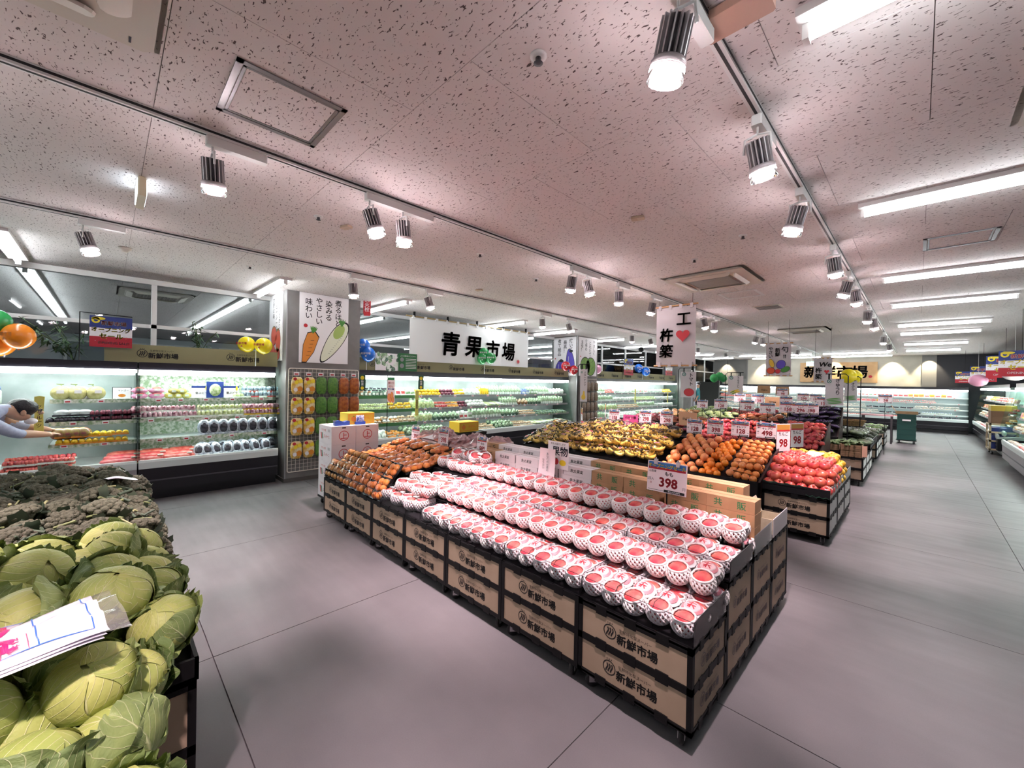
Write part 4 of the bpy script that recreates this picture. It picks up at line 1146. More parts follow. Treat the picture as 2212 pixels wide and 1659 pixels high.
# narrow side-on price banners
def narrow_sign(px, py, y, w, h, txt, label, z_foot, rz):
    p = atY(px, py, y)
    t = thing('narrow_price_sign', label, 'price sign', (p.x, p.y, z_foot), rz); zc = p.z - z_foot
    b = MB().bx(-w / 2, w / 2, -.002, .001, -h / 2, h / 2, 0); b.bx(-w / 2 + .005, w / 2 - .005, -.0028, -.002, h * .22, h * .47, 1); b.bx(-w / 2 + .005, w / 2 - .005, -.0032, -.0028, h * .22, h * .28, 2)
    b.text(txt, w * .24, 0, h * .13, -.0028, 3, .02); b.text('98', w * .62, 0, -h * .2, -.0028, 2, .03)
    ob('card', b.mesh('card', [M_PAPER, M_OCHRE, M_RED, M_INK]), t, (0, 0, zc)); ob('pole', MB().tube((0, .006, 0), (0, .006, zc), .005, 8).mesh('pole', M_BLACK), t)
narrow_sign(1692, 945, 5.95, .22, .34, 'りんご', 'tall narrow price card turned sideways beside the citrus bin', 0, rad(62))
narrow_sign(1722, 940, 7.0, .24, .34, 'りんご', 'tall narrow price card turned sideways before the red apple bins', 0, rad(62))
narrow_sign(1257, 905, 6.4, .3, .42, 'バナナ', 'tall narrow price card turned sideways above the bananas', 0, rad(-50))
narrow_sign(1308, 895, 6.9, .3, .42, 'いも', 'tall narrow price card turned sideways beside the 158 banana card', 0, rad(-55))
p = atY(1486, 905, 6.08)
t = thing('plain_card', 'plain tan card with the small store mark behind the bananas', 'sign', (p.x, 6.08, 0)); zc = p.z
ob('card', MB().bx(-.13, .13, -.004, 0, zc - .1, zc + .1).mesh('card', mat('salmon_card', 'cfa27f', .7)), t); ob('lettering', logo_mesh(.55), t, (-.01, -.0045, zc)); ob('pole', MB().tube((0, .005, 0), (0, .005, zc), .005, 8).mesh('pole', M_BLACK), t)
p = atY(1362, 915, 6.02)
t = thing('pink_poster', 'bright pink poster with white bubbles behind the bananas', 'poster', (p.x, 6.02, 0)); zc = p.z
b = MB().bx(-.13, .13, -.003, 0, zc - .15, zc + .14, 0)
for i in range(16): b.disc(-.1 + .2 * R.random(), zc - .12 + .22 * R.random(), R.uniform(.01, .03), -.0034 - i * .0001, 1 + i % 3, 12)
b.text('バナナ祭', .05, 0, zc + .1, -.0055, 4, .02)
ob('card', b.mesh('card', [mat('hot_pink', 'd9569a', .5), mat('pale_pink', 'f2b6cf', .5), M_PAPER, mat('orange_dot', 'e8a04a', .5), M_REDD]), t); ob('pole', MB().tube((0, .006, 0), (0, .006, zc), .005, 8).mesh('pole', M_BLACK), t)
# ============================================================ APPLE CART AND FURTHER CARTS ALONG THE AISLE
M_WPAN = mat('white_side_card', 'd6d8d4', .6)
XA = -.604
def aisle_cart_row(y0, n, label, xr=XA, lg=True):
    for k in range(n):
        cart(xr - .297, y0 + k * .594, .594, .59, .463, .277, label[min(k, len(label) - 1)], None, k == 0, 'white', False, M_WPAN, lg)
aisle_cart_row(5.13, 3, ['black cart with tan logo panels under the heap of apples', 'black cart with white side panels, second under the apples', 'black cart with white side panels under the yellow apples'])
aisle_cart_row(8.68, 3, ['black cart with plain tan panels under the cucumber crates', 'black cart with white side panels behind the cucumber crates', 'black cart with white side panels, third behind the cucumber crates'], lg=False)
aisle_cart_row(11.75, 3, ['black cart with tan panels under the bagged greens', 'black cart with white side panels under the bagged greens', 'black cart with white side panels, last under the bagged greens'], lg=False)
aisle_cart_row(14.6, 2, ['black cart with tan panels before the pink-topped table', 'black cart with white side panels before the pink-topped table'], lg=False)
# apple stand
b = MB().bx(-.297, .297, 0, .02, 0, .10).bx(-.297, .297, 1.74, 1.76, 0, .1).bx(-.297, .297, 0, 1.76, 0, .012)
t = thing('apple_stand', 'dark tray with milky side plates holding the apples', 'produce tray', (XA - .297, 5.14, .463))
ob('tray', b.mesh('tray', M_BLACK2), t)
mp = clear('milky_plate2', 'ffffff', .1, .25, .45, 'c9cdc8')
for k in range(3): ob('side_plate', MB().bx(.294, .298, .01 + k * .585, .58 + k * .585, .012, .125).mesh('side_plate', mp), t)
def apple_mesh(m, r=.043):
    prof = []
    for k in range(13):
        a = -PI / 2 + PI * k / 12
        rr = math.cos(a) * (1 + .12 * math.sin(a)); z = math.sin(a) * .9
        prof.append((max(rr, .0) * r, z * r))
    prof = [(.001, -r * .72)] + [(.28 * r, -r * .83)] + prof[2:10] + [(.55 * r, r * .83), (.3 * r, r * .86), (.14 * r, r * .72), (.001, r * .55)]
    b = MB().lathe(prof, 16); b.path([(0, 0, r * .5), (.002, 0, r * .8), (.006, 0, r * 1.02)], .0022, 5, 1)
    return b.mesh('apple', [m, M_BTIP])
def streak(name, a, b_, g):
    m = mat(name, a, .32, var=b_, scale=16, obj_var=.1, spec=.5)
    return m
M_APR = streak('red_apple_skin', 'b9333f', 'cf6a52', 0); M_APY = streak('yellow_apple_skin', 'd9b23a', 'cfa030', 0); M_APR2 = streak('dark_red_apple_skin', 'b02035', 'cf5550', 0)
AP_R, AP_Y, AP_D = apple_mesh(M_APR, .055), apple_mesh(M_APY, .051), apple_mesh(M_APR2, .04)
gt = mat('green_pulp_tray', '3f6b58', .7)
n = 0
for j in range(12):
    for i in range(6):
        for lay in range(4):
            x = XA - .54 + i * .1 + (.05 if (j + lay) % 2 else 0); y = 5.20 + j * .104
            zz = .525 + .05 + lay * .075 if j or lay else .53
            top = 1 + min(j, 2) - (1 if i == 5 else 0)
            if lay > top or (lay < top - 1 and i < 5 and j > 0): continue
            if i == 5 and (j + lay) % 2: continue
            yel = (j >= 7 and i >= 3) or j >= 10
            o = ob('apple', AP_Y if yel else AP_R, None, (x + R.uniform(-.006, .006), y + lay * .02 + R.uniform(-.006, .006), .525 + lay * .076 + (.02 if j == 0 else 0)), (rad(R.uniform(-20, 30)) + .4, rad(R.uniform(-25, 25)), R.uniform(-.5, .5)), R.uniform(.94, 1.06))
            tag(o, 'yellow apple at the far end of the apple heap' if yel else 'red apple in the heap on the aisle cart', 'apple', 'yellow apples' if yel else 'red apples on the cart')
for k, (x0, x1, z) in enumerate(((XA - .59, XA - .2, .568), (XA - .2, XA - .005, .485))):
    b = MB()
    for q in range(8):
        u = q / 7; b.v += [(x0 + (x1 - x0) * u, 5.138, z + .008 * math.cos(q * PI)), (x0 + (x1 - x0) * u, 5.145, z - .028)]
    b.f = [[2 * q, 2 * q + 1, 2 * q + 3, 2 * q + 2] for q in range(7)]; b.mi = [0] * 7; b.sm = [False] * 7
    b.bx(x0, x1, 5.14, 5.25, z - .03, z - .024)
    tag(ob('pulp_tray', b.mesh('pulp_tray', gt)), ['green moulded tray edge under the raised apples', 'green moulded tray edge under the front corner apples'][k], 'fruit tray')
tag(ob('paper_sheet', MB().add([(0, 0, 0), (.16, .02, .02), (.2, .17, .05), (.05, .16, .06)], [(0, 1, 2, 3)]).mesh('paper', mat('pink_tissue', 'eec2bd', .7)), None, (-.97, 5.9, .77)), 'crumpled pink tissue sheet on the apples', 'paper')

# bagged red apple bins behind the citrus
def pack_mesh(cols, name, n=(3, 2), r=.036, m=None, film=True):
    """small clear pack of round produce"""
    b = MB(); q = random.Random(hash(name) % 999)
    for i in range(n[0]):
        for j in range(n[1]): b.ball(((i - (n[0] - 1) / 2) * r * 1.8, (j - (n[1] - 1) / 2) * r * 1.8, r), r, r, r * .95, 10, 6, q.randrange(len(cols)))
    if film: b.ball((0, 0, r * .9), n[0] * r * 1.05, n[1] * r * 1.08, r * 1.3, 12, 6, len(cols))
    return b.mesh(name, cols + [M_FILM])
def heap(me, name, label, cat, group, x0, x1, y0, y1, zf, dx, dy, jit=.2, tilt=.3, sc=(.92, 1.08)):
    nx, ny = max(1, int((x1 - x0) / dx)), max(1, int((y1 - y0) / dy))
    for j in range(ny):
        for i in range(nx):
            x = x0 + (x1 - x0) * (i + .5 + (.25 if j % 2 else -.25) * .8) / nx; y = y0 + (y1 - y0) * (j + .5) / ny
            m_ = R.choice(me) if isinstance(me, list) else me
            tag(ob(name, m_, None, (x + R.uniform(-jit, jit) * dx, y + R.uniform(-jit, jit) * dy, zf(y)), (R.uniform(-tilt, tilt), R.uniform(-tilt, tilt), R.uniform(0, 6.28)), R.uniform(*sc)), label, cat, group)
def bin_and_heap(x0, x1, y0, y1, zf, zb, lab_bin, me, name, label, cat, group, dx, dy, **k):
    sloped_bin(x0, x1, y0, y1, zf, zb, lab_bin, z0=k.pop('z0', .02))
    heap(me, name, label, cat, group, x0 + .05, x1 - .05, y0 + .06, y1 - .04, lambda y: zf + (zb - zf) * (y - y0) / (y1 - y0) + k.get('lift', .0), dx, dy, **{a: c for a, c in k.items() if a != 'lift'})
AP_PK = pack_mesh([M_APR2, M_APR], 'apple_pack', (2, 2), .04)
bin_and_heap(-1.60, -1.0, 7.55, 8.4, .60, .98, 'black sloped bin of bagged dark red apples nearest the aisle', AP_PK, 'apple_pack', 'clear bag of dark red apples in the sloped bin nearest the aisle', 'bag of apples', 'bags of apples in the aisle bin', .125, .105)
bin_and_heap(-2.85, -1.63, 7.3, 8.3, .55, .95, 'black sloped bin of bagged red apples behind the citrus', AP_PK, 'apple_pack', 'clear bag of red apples in the bin behind the citrus', 'bag of apples', 'bags of apples behind the citrus', .15, .13)
M_PLUM = mat('plum_skin', '8e2440', .35, var='a8324a', scale=15, obj_var=.15)
M_GRAPE = mat('dark_grape_skin', '45345a', .22, var='5d4a74', scale=30, obj_var=.15)
PL_PK = pack_mesh([M_PLUM, M_APR2], 'plum_pack', (3, 2), .03)
GR_PK = pack_mesh([M_GRAPE], 'eggplant_pack', (3, 3), .03)
sloped_bin(-4.7, -2.9, 6.9, 7.9, .52, .82, 'black sloped bin of plum and peach packs behind the bananas')
heap(PL_PK, 'plum_pack', 'clear pack of dark red plums behind the bananas', 'plum pack', 'plum packs', -4.65, -3.4, 6.95, 7.85, lambda y: .54 + .3 * (y - 6.9), .2, .16)
heap([m_ for m_ in (AP_PK, PL_PK)], 'fruit_pack', 'clear pack of red fruit between plums and apples', 'fruit pack', 'red fruit packs', -3.35, -2.95, 6.95, 7.85, lambda y: .54 + .3 * (y - 6.9), .2, .16)
# eggplants (glossy dark packs standing high) beside the aisle
EG = MB()
for i in range(3): EG.path([(-.05 + i * .05, -.07, .03), (-.05 + i * .05, -.02, .034), (-.05 + i * .05, .05, .034), (-.05 + i * .05, .085, .03)], 0, 8, 0, True, [.012, .026, .024, .008])
for i in range(3): EG.ball((-.05 + i * .05, .085, .03), .012, .01, .012, 6, 4, 1)
EG.ball((0, 0, .032), .1, .11, .05, 12, 6, 2)
EGM = EG.mesh('eggplant_pack', [M_GRAPE, mat('calyx_green', '4a5a3a', .7), M_FILM])
bin_and_heap(-1.85, -1.0, 9.32, 9.95, .66, 1.18, 'black sloped bin of bagged eggplants beside the cucumbers', EGM, 'eggplant_pack', 'clear bag of dark eggplants in the steep bin beside the cucumbers', 'bag of eggplants', 'bags of eggplants', .13, .085, z0=.47, lift=.05)
# cucumber crates
M_CRT = mat('brown_crate_card', '9c7c5d', .8, var='8d6f52', scale=12)
def open_crate(x, y, z, w, d, h, label, cat='crate'):
    t = thing('open_crate', label, cat, (x, y, z))
    b = MB()
    for x0, x1, y0, y1 in ((-w / 2, w / 2, -d / 2, -d / 2 + .006), (-w / 2, w / 2, d / 2 - .006, d / 2), (-w / 2, -w / 2 + .006, -d / 2, d / 2), (w / 2 - .006, w / 2, -d / 2, d / 2)): b.bx(x0, x1, y0, y1, 0, h)
    b.bx(-w / 2, w / 2, -d / 2, d / 2, 0, .006)
    ob('walls', b.mesh('crate_walls', M_CRT), t)
    for q in (.33, .66): ob('groove', MB().bx(-w / 2, w / 2, -d / 2 - .001, -d / 2, h * q - .002, h * q + .002).mesh('groove', mat('crate_groove', '6d543d', .8)), t)
for i, (x, zs) in enumerate(((-1.055, (.55,)), (-.765, (.463, .565)))):
    for z in zs: open_crate(x, 8.87, z, .275, .36, .10, ['brown card crate of cucumbers on the left riser', 'brown card crate stacked at the aisle corner of the cucumber cart'][i] if z > .5 else 'lowest brown card crate at the aisle corner of the cucumber cart')
tag(ob('riser', MB().bx(-1.19, -.92, 8.7, 9.05, .463, .55).mesh('riser', M_BLACK2)), 'black riser under the left cucumber crate', 'display riser')
M_CUC = mat('cucumber_skin', '4c6238', .5, var='3c522e', scale=25, bump=.2, obj_var=.15)
CU = MB().path([(-.09, 0, 0), (-.05, .004, .003), (0, .007, .004), (.05, .004, .003), (.09, 0, 0)], 0, 7, 0, True, [.008, .015, .0165, .015, .007]).mesh('cucumber', M_CUC)
def cucs(x, y, z, n, w, d, label, g):
    for i in range(n): tag(ob('cucumber', CU, None, (x + R.uniform(-w, w) / 2 * .85, y + R.uniform(-d, d) / 2 * .8, z + R.uniform(0, .05)), (R.uniform(-.3, .3), R.uniform(-.3, .3), R.gauss(1.3, .5))), label, 'cucumber', g)
cucs(-1.055, 8.87, .645, 34, .27, .34, 'green cucumber heaped in the left crate', 'cucumbers in the left crate')
cucs(-.765, 8.87, .655, 40, .27, .34, 'green cucumber heaped in the crate at the aisle corner', 'cucumbers in the corner crate')
p = atY(1883, 978, 8.72)
tag(ob('hanging_card', MB().bx(-.05, .05, -.002, .002, -.09, .09).mesh('card', mat('salmon_plate', 'e0a58e', .6)), None, (-.60, 8.75, p.z), (0, 0, rad(50))), 'salmon card sticking out at the corner of the cucumber cart', 'sign')
# bagged greens and dark bell peppers
M_DKG = mat('dark_leaf', '2c3a2a', .45, var='47563a', scale=18, obj_var=.2)
M_GRN = mat('leaf_green', '4f7a3e', .5, var='7c9a56', scale=14, obj_var=.2)
def lump(mats, seed, rx=.09, ry=.12, rz=.05, film=True):
    import mathutils
    def fn(x, y, z):
        k = 1 + .3 * mathutils.noise.noise(Vector((x * 2.2 + seed, y * 2.2, z * 2.2))) + .15 * mathutils.noise.noise(Vector((x * 5, y * 5 + seed, z * 5)))
        return (x * k, y * k, max(z * k, -.6))
    b = MB().ball((0, 0, rz * .6), rx, ry, rz, 12, 8, 0, fn)
    if film: b.ball((0, 0, rz * .6), rx * 1.12, ry * 1.12, rz * 1.14, 10, 6, len(mats), fn)
    return b.mesh('veg_bag', mats + [M_FILM])
GB = [lump([M_DKG], s) for s in (1, 2, 3)]
tag(ob('veg_tray', MB().bx(-.297, .297, 0, 1.7, 0, .012).bx(-.297, .297, 0, .012, 0, .14).bx(.285, .297, 0, 1.7, 0, .14).mesh('veg_tray', M_BLACK2), None, (XA - .297, 9.98, .463)), 'black tray behind the cucumber crates', 'produce tray')
heap(GB, 'pepper_bag', 'clear bag of dark green peppers behind the cucumbers', 'bag of peppers', 'bags of green peppers', -1.18, -.62, 10.0, 10.6, lambda y: .56, .13, .12)
heap(GB, 'pepper_bag', 'clear bag of dark green peppers on the heap above the cart', 'bag of peppers', 'bags of green peppers, upper', -1.6, -.72, 10.1, 11.2, lambda y: .70, .15, .14)
sloped_bin(-2.0, -1.25, 10.05, 11.2, .6, .68, 'black bin beside the dark green peppers')
heap(GB, 'greens_bag', 'clear bag of dark greens on the cart beyond the cucumbers', 'bag of greens', 'bags of greens on the aisle cart', -1.18, -.62, 11.8, 13.4, lambda y: .50 + .1 * math.sin((y - 11.8) * 2), .15, .15)
heap([lump([M_GRN], 9), GB[0]], 'greens_bag', 'clear bag of pale greens on the last aisle cart', 'bag of greens', 'bags of greens on the last cart', -1.18, -.62, 14.6, 15.7, lambda y: .50, .15, .15)
# basket of carrots and a pink-topped table
t = thing('wicker_basket', 'low round wicker basket on the heap by the okra sign', 'basket', (-1.05, 12.2, .74))
b = MB()
for k in range(6): b.path([((.17 + k * .012) * math.cos(a), (.17 + k * .012) * math.sin(a), .012 + k * .022) for a in [i * PI / 12 for i in range(25)]], .011, 5)
ob('weave', b.mesh('weave', mat('wicker', '8b6d42', .8, var='5d4428', scale=60)), t)
ob('bottom', MB().lathe([(.18, 0), (.18, .01)], 20).mesh('basket_bottom', mat('wicker_base', '6d5533', .8)), t)
tag(ob('riser', MB().bx(-1.2, -.85, 12.0, 12.4, .463, .74).mesh('riser', M_BLACK2)), 'black riser carrying the wicker basket', 'display riser')
t = thing('side_table', 'dark table with a pink top at the end of the cart row', 'table', (-.85, 16.4, 0))
ob('table_top', MB().bx(-.35, .35, -.3, .3, .80, .83).mesh('pink_top', mat('pink_top', 'b98088', .5)), t)
for x in (-.32, .32):
    for y in (-.27, .27): ob('leg', MB().bx(x - .02, x + .02, y - .02, y + .02, 0, .8).mesh('leg', M_SINK), t)
# green crate stack on a dolly standing in the aisle
gm = crate_mesh(.40, .56, .148).mesh('crate', mat('green_crate_plastic', '14443e', .5))
for q in range(5): tag(ob('green_crate', gm, None, (-.22, 16.85, .11 + q * .151)), 'dark green plastic crate, %s of the stack standing in the aisle' % ['lowest', 'second', 'third', 'fourth', 'topmost'][q], 'crate', 'green crates in the aisle')
d2 = thing('dolly', 'black wheeled dolly under the green crates in the aisle', 'dolly', (-.22, 16.85, 0))
ob('deck', MB().bx(-.22, .22, -.3, .3, .088, .108).mesh('dolly_deck', M_BLACK), d2)
for x in (-.16, .16):
    for y in (-.24, .24): add_caster(d2, x, y, .4)
t = thing('open_carton', 'open brown carton lying on top of the green crates', 'cardboard box', (-.22, 16.8, .866))
b = MB().bx(-.24, .24, -.2, .2, 0, .006).bx(-.24, .24, -.2, -.194, 0, .07).bx(-.24, .24, .194, .2, 0, .07).bx(-.24, -.234, -.2, .2, 0, .07).bx(.234, .24, -.2, .2, 0, .07)
ob('walls', b.mesh('carton_walls', M_CARD), t); ob('flap', MB().bx(-.003, .003, -.18, .18, 0, .2).mesh('flap', M_CARD), t, (-.24, 0, .065), (0, rad(-30), 0))
ob('tag_label', MB().bx(-.09, .09, -.2815, -.281, -.2, -.15).mesh('tag_label', M_PAPER), t)

# ============================================================ WIDE TABLES IN THE MIDDLE
M_ORV = mat('mixed_orange_veg', 'b8662e', .5, var='9a4a2a', scale=10, obj_var=.2); M_PLG = mat('pale_green_veg', 'a8b878', .5, var='7f9a58', scale=10, obj_var=.15); M_POT = mat('potato_skin', 'a8824e', .7, var='8d6a3e', scale=20, obj_var=.15)
M_RDV = mat('red_veg', 'a83232', .4, var='8d2a30', scale=10, obj_var=.2)
def table(x0, x1, y0, y1, h, label):
    t = thing('display_table', label, 'display table', ((x0 + x1) / 2, y0, 0)); a = (x1 - x0) / 2; d = y1 - y0
    ob('top', MB().bx(-a, a, 0, d, h - .03, h).bx(-a, a, 0, .02, h, h + .05).mesh('table_top', M_BLACK), t)
    ob('skirt', MB().bx(-a, a, .02, .04, .05, h - .03).bx(-a, a, d - .04, d - .02, .05, h - .03).bx(-a, -a + .02, .02, d - .02, .05, h - .03).bx(a - .02, a, .02, d - .02, .05, h - .03).mesh('table_skirt', M_BLACK2), t)
for (x0, x1, y0, y1, h, nm, items) in (
    (-5.0, -2.2, 8.7, 9.7, .70, 'black table of tomatoes and root vegetables', (('tomato_pack', M_RDV, 'tomatoes'), ('carrot_bag', M_ORV, 'carrots'), ('corn_bag', M_PLG, 'corn'))),
    (-5.0, -2.2, 10.4, 11.4, .74, 'black table of potatoes and onions', (('potato_bag', M_POT, 'potatoes'), ('cabbage_half', M_PLG, 'cabbage halves'), ('onion_bag', M_ORV, 'onions'))),
    (-5.0, -1.4, 12.1, 13.1, .78, 'black table of mixed vegetables before the back aisle', (('radish_pack', M_PLG, 'radishes'), ('tomato_pack', M_RDV, 'tomatoes'), ('squash_pack', M_POT, 'squash')))):
    table(x0, x1, y0, y1, h, nm)
    w = (x1 - x0) / 3
    for k, (n_, m_, wd) in enumerate(items):
        me = [lump([m_], 20 + k + s, .085, .1, .05) for s in range(2)]
        heap(me, n_, 'clear bag of %s on the %s' % (wd, nm), 'bag of ' + wd, 'bags of %s on the %s' % (wd, nm.split(' of ')[1]), x0 + k * w + .05, x0 + (k + 1) * w - .05, y0 + .06, y1 - .05, lambda y: h + .02 + .12 * (y - y0), .19, .18)
gp = 'price signs on the middle vegetable tables'
for px, py, y, w, nm, pr, z in ((1517, 873, 9.7, .24, 'トマト', '398', .75), (1557, 873, 9.75, .27, 'きゅうり', '128', .75), (1614, 876, 9.72, .28, 'にんじん', '298', .75), (1658, 882, 9.74, .28, 'レタス', '98', .75),
                                (1598, 860, 11.4, .26, 'じゃがいも', '158', .8), (1637, 862, 11.42, .28, '玉ねぎ', '158', .8), (1698, 866, 11.4, .26, 'キャベツ', '98', .8), (1701, 880, 8.5, .24, 'りんご', '158', .62), (1728, 882, 8.5, .24, 'りんご', '296', .62), (1750, 883, 8.52, .24, 'りんご', '298', .62),
                                (1690, 848, 13.1, .26, '大根', '98', .84), (1735, 858, 13.12, .26, '白菜', '298', .84), (1762, 860, 13.1, .26, 'かぼちゃ', '198', .84), (1780, 868, 10.0, .24, 'なす', '158', 1.0), (1912, 862, 13.4, .26, '小松菜', '58', .6)):
    ps(px, py, y, w, w * .78, nm, pr, 'sale price card for %s at %s on the middle tables' % ({'トマト': 'tomatoes', 'きゅうり': 'cucumbers', 'にんじん': 'carrots', 'レタス': 'lettuce', 'じゃがいも': 'potatoes', '玉ねぎ': 'onions', 'キャベツ': 'cabbage', 'りんご': 'bagged apples', '大根': 'radish', '白菜': 'napa cabbage', 'かぼちゃ': 'pumpkin', 'なす': 'eggplants', '小松菜': 'greens'}[nm], pr), 0, '', '1袋', group=gp)
for px, py, y in ((1668, 868, 11.9), (1650, 842, 13.2), (1690, 845, 13.25)):
    p = atY(px, py, y); t = thing('plain_card', 'plain tan card with the store mark on the middle vegetable tables', 'sign', (p.x, y, 0), 0, 'plain tan cards')
    ob('card', MB().bx(-.16, .16, -.004, 0, p.z - .1, p.z + .12).mesh('card', M_CARD), t); ob('lettering', logo_mesh(.55), t, (0, -.005, p.z)); ob('pole', MB().tube((0, .006, 0), (0, .006, p.z), .006, 6).mesh('pole', M_BLACK), t)
# ============================================================ REFRIGERATED CASES
M_CASEB = mat('case_base_dark', '15121a', .3)
M_CASEL = mat('case_base_light', 'a39ea2', .45)
M_LIP = mat('case_lip_white', 'dfe8e6', .3)
M_DECK = mat('case_deck', 'c9d2d0', .4)
M_BACKG = mat('case_back_liner', 'b4bcbb', .3, var='9aa5a3', scale=3)
M_LEAFP = mat('leaf_printed_liner', 'e2e4da', .5, var='8ba37e', scale=30)
M_RAIL = mat('grey_price_rail', '8d9090', .4); M_RAILG = mat('green_price_rail', '3f7a46', .5)
M_CTUBE = emitter('case_tube_glow', (0.90, 1.0, 0.97), CASE_E)
M_CGL = clear('case_side_glass', 'e9f4f0', .08, .03)
TAG = MB().bx(-.03, .03, -.004, 0, -.02, .02).bx(-.02, .02, -.0046, -.004, -.012, .004, 1).mesh('price_tag', [M_PAPER, M_RED])
SHZ = (.77, 1.025, 1.285)
def case(L, loc, rz, label, base_m, back_m, rails, shelf_from=0.0, shelves=SHZ, depth0=(.14, .19, .24), tagw=.42, canopy=(1.69, 1.765), light_from=0.0, under=True):
    t = thing('refrigerated_case', label, 'refrigerated case', loc, rz)
    ob('base', MB().prism([(0, 0)] * 3, 0, 0).mesh('x', base_m) if False else MB().add(
        [(x, y, z) for x in (0, L) for y, z in ((.10, 0), (.10, .11), (.0, .13), (-.005, .42), (.84, .42), (.84, 0))],
        [(5, 4, 3, 2, 1, 0), (6, 7, 8, 9, 10, 11)] + [(i, (i + 1) % 6, 6 + (i + 1) % 6, 6 + i) for i in range(6)]).mesh('case_base', base_m), t)
    ob('bumper', MB().bx(0, L, -.012, 0, .255, .272).bx(0, L, .0, .012, .135, .15).mesh('bumper', mat('case_bumper', '4a474e', .4)), t)
    ob('lip', MB().add([(x, y, z) for x in (0, L) for y, z in ((-.012, .42), (-.02, .50), (-.012, .53), (.02, .53), (.03, .47), (.03, .42))],
        [(5, 4, 3, 2, 1, 0), (6, 7, 8, 9, 10, 11)] + [(i, (i + 1) % 6, 6 + (i + 1) % 6, 6 + i) for i in range(6)], 0).mesh('lip', M_LIP), t)
    ob('deck', MB().add([(x, y, z) for x in (0, L) for y, z in ((.03, .455), (.72, .52), (.72, .42), (.03, .42))], [(3, 2, 1, 0), (4, 5, 6, 7), (0, 1, 5, 4), (1, 2, 6, 5), (2, 3, 7, 6), (3, 0, 4, 7)]).mesh('deck', M_DECK), t)
    ob('back_panel', MB().bx(0, L, .72, .84, .42, 1.69).mesh('back_panel', back_m), t)
    c = MB().bx(0, L, .20, .84, canopy[0], canopy[1], 0).bx(0, L, .17, .20, canopy[0] - .02, canopy[1], 0).bx(0, L, .175, .30, canopy[0] - .06, canopy[0] - .001, 1)
    ob('canopy', c.mesh('canopy', [M_CASEB, M_LIP]), t)
    ob('light_strip', MB().bx(light_from, L - .02, .155, .172, canopy[0] - .075, canopy[0] - .022).bx(light_from, L - .02, .31, .34, canopy[0] - .09, canopy[0] - .065).mesh('light_strip', M_CTUBE), t)
    for k, z in enumerate(shelves):
        y0 = depth0[k]
        s = ob('shelf', MB().bx(shelf_from, L, y0, .72, z - .018, z).mesh('shelf', M_DECK), t)
        ob('price_rail', MB().bx(shelf_from, L, y0 - .008, y0, z - .035, z + .012).mesh('price_rail', rails[k % len(rails)]), s)
        if under: ob('shelf_light', MB().bx(shelf_from + .02, L - .02, y0 + .03, y0 + .045, z - .024, z - .018).mesh('shelf_light', M_CTUBE), s)
        n = int((L - shelf_from) / tagw)
        for q in range(n): ob('price_tag', TAG, s, (shelf_from + (q + .5 + R.uniform(-.2, .2)) * tagw, y0 - .009, z - .012))
    for x in (0, L - .012):
        ob('end_glass', MB().add([(x + a, y, z) for a in (0, .012) for y, z in ((0, .53), (.84, .53), (.84, 1.69), (.2, 1.69))], [(3, 2, 1, 0), (4, 5, 6, 7), (0, 1, 5, 4), (1, 2, 6, 5), (2, 3, 7, 6), (3, 0, 4, 7)]).mesh('end_glass', M_CGL), t)
    return t
XCF = -6.86
def to_world(kind, loc, lx, ly, lz):
    if kind == 'L': return (loc[0] - ly, loc[1] + lx, lz)
    if kind == 'R': return (loc[0] + ly, loc[1] - lx, lz)
    return (loc[0] + lx, loc[1] + ly, lz)
RZ = {'L': PI / 2, 'R': -PI / 2, 'B': 0.0}

# product shapes (front towards -Y, standing on z = 0)
def two_tone(name, w, d, h, lo, hi, split=.45, seed=0, lean=.0):
    import mathutils
    b = MB(); 
    def fn(x, y, z):
        k = 1 + .18 * mathutils.noise.noise(Vector((x * 3 + seed, y * 3, z * 3)))
        return (x * k * (1 - .15 * abs(z) ** 3), y * k, z)
    b.ball((0, 0, h / 2), w / 2, d / 2, h / 2, 8, 8, 0, fn)
    for i, f in enumerate(b.f): b.mi[i] = 1 if sum(b.v[q][2] for q in f) / len(f) > h * split else 0
    return b.mesh(name, [lo, hi])
def cmat(n, a, b=None, rough=.3): return mat('prod_' + n, a, rough, var=b, scale=30, obj_var=.12)
CW_ = cmat('white', 'e9efe9', 'cfdccf'); CG1 = cmat('green', '66895f', 'a9c0a0'); CG2 = cmat('dark_green', '34503f', '6f8f7a'); CG3 = cmat('pale_green', 'a9c27a', 'dbe6b8'); CY = cmat('yellow', 'e3c22e', 'd4ae20'); CR = cmat('red', 'b5323a', 'cf6a60'); CO = cmat('orange', 'dd8a32', 'e0a24a'); CB = cmat('beige', 'cbb89a', 'a88d6c'); CPU = cmat('purple', '5d2c3e', '803c50'); CK = cmat('black', '26242a', '454550', .25); CBL = cmat('blue', '3a5da8', 'b5c6e0'); CBR = cmat('brown', '7a5236', '9a7048'); CPK = cmat('pink', 'd97aa8', 'e8a5c4'); CSV = cmat('silver', 'd5dae2', '8f98a5')
def tray_pack(name, w, d, h, body, tray=CW_, n=(2, 2)):
    b = MB().bx(-w / 2, w / 2, -d / 2, d / 2, 0, h * .3, 0)
    for i in range(n[0]):
        for j in range(n[1]): b.ball(((i + .5) / n[0] * w - w / 2, (j + .5) / n[1] * d - d / 2, h * .5), w / n[0] * .52, d / n[1] * .52, h * .5, 7, 5, 1)
    return b.mesh(name, [tray, body])
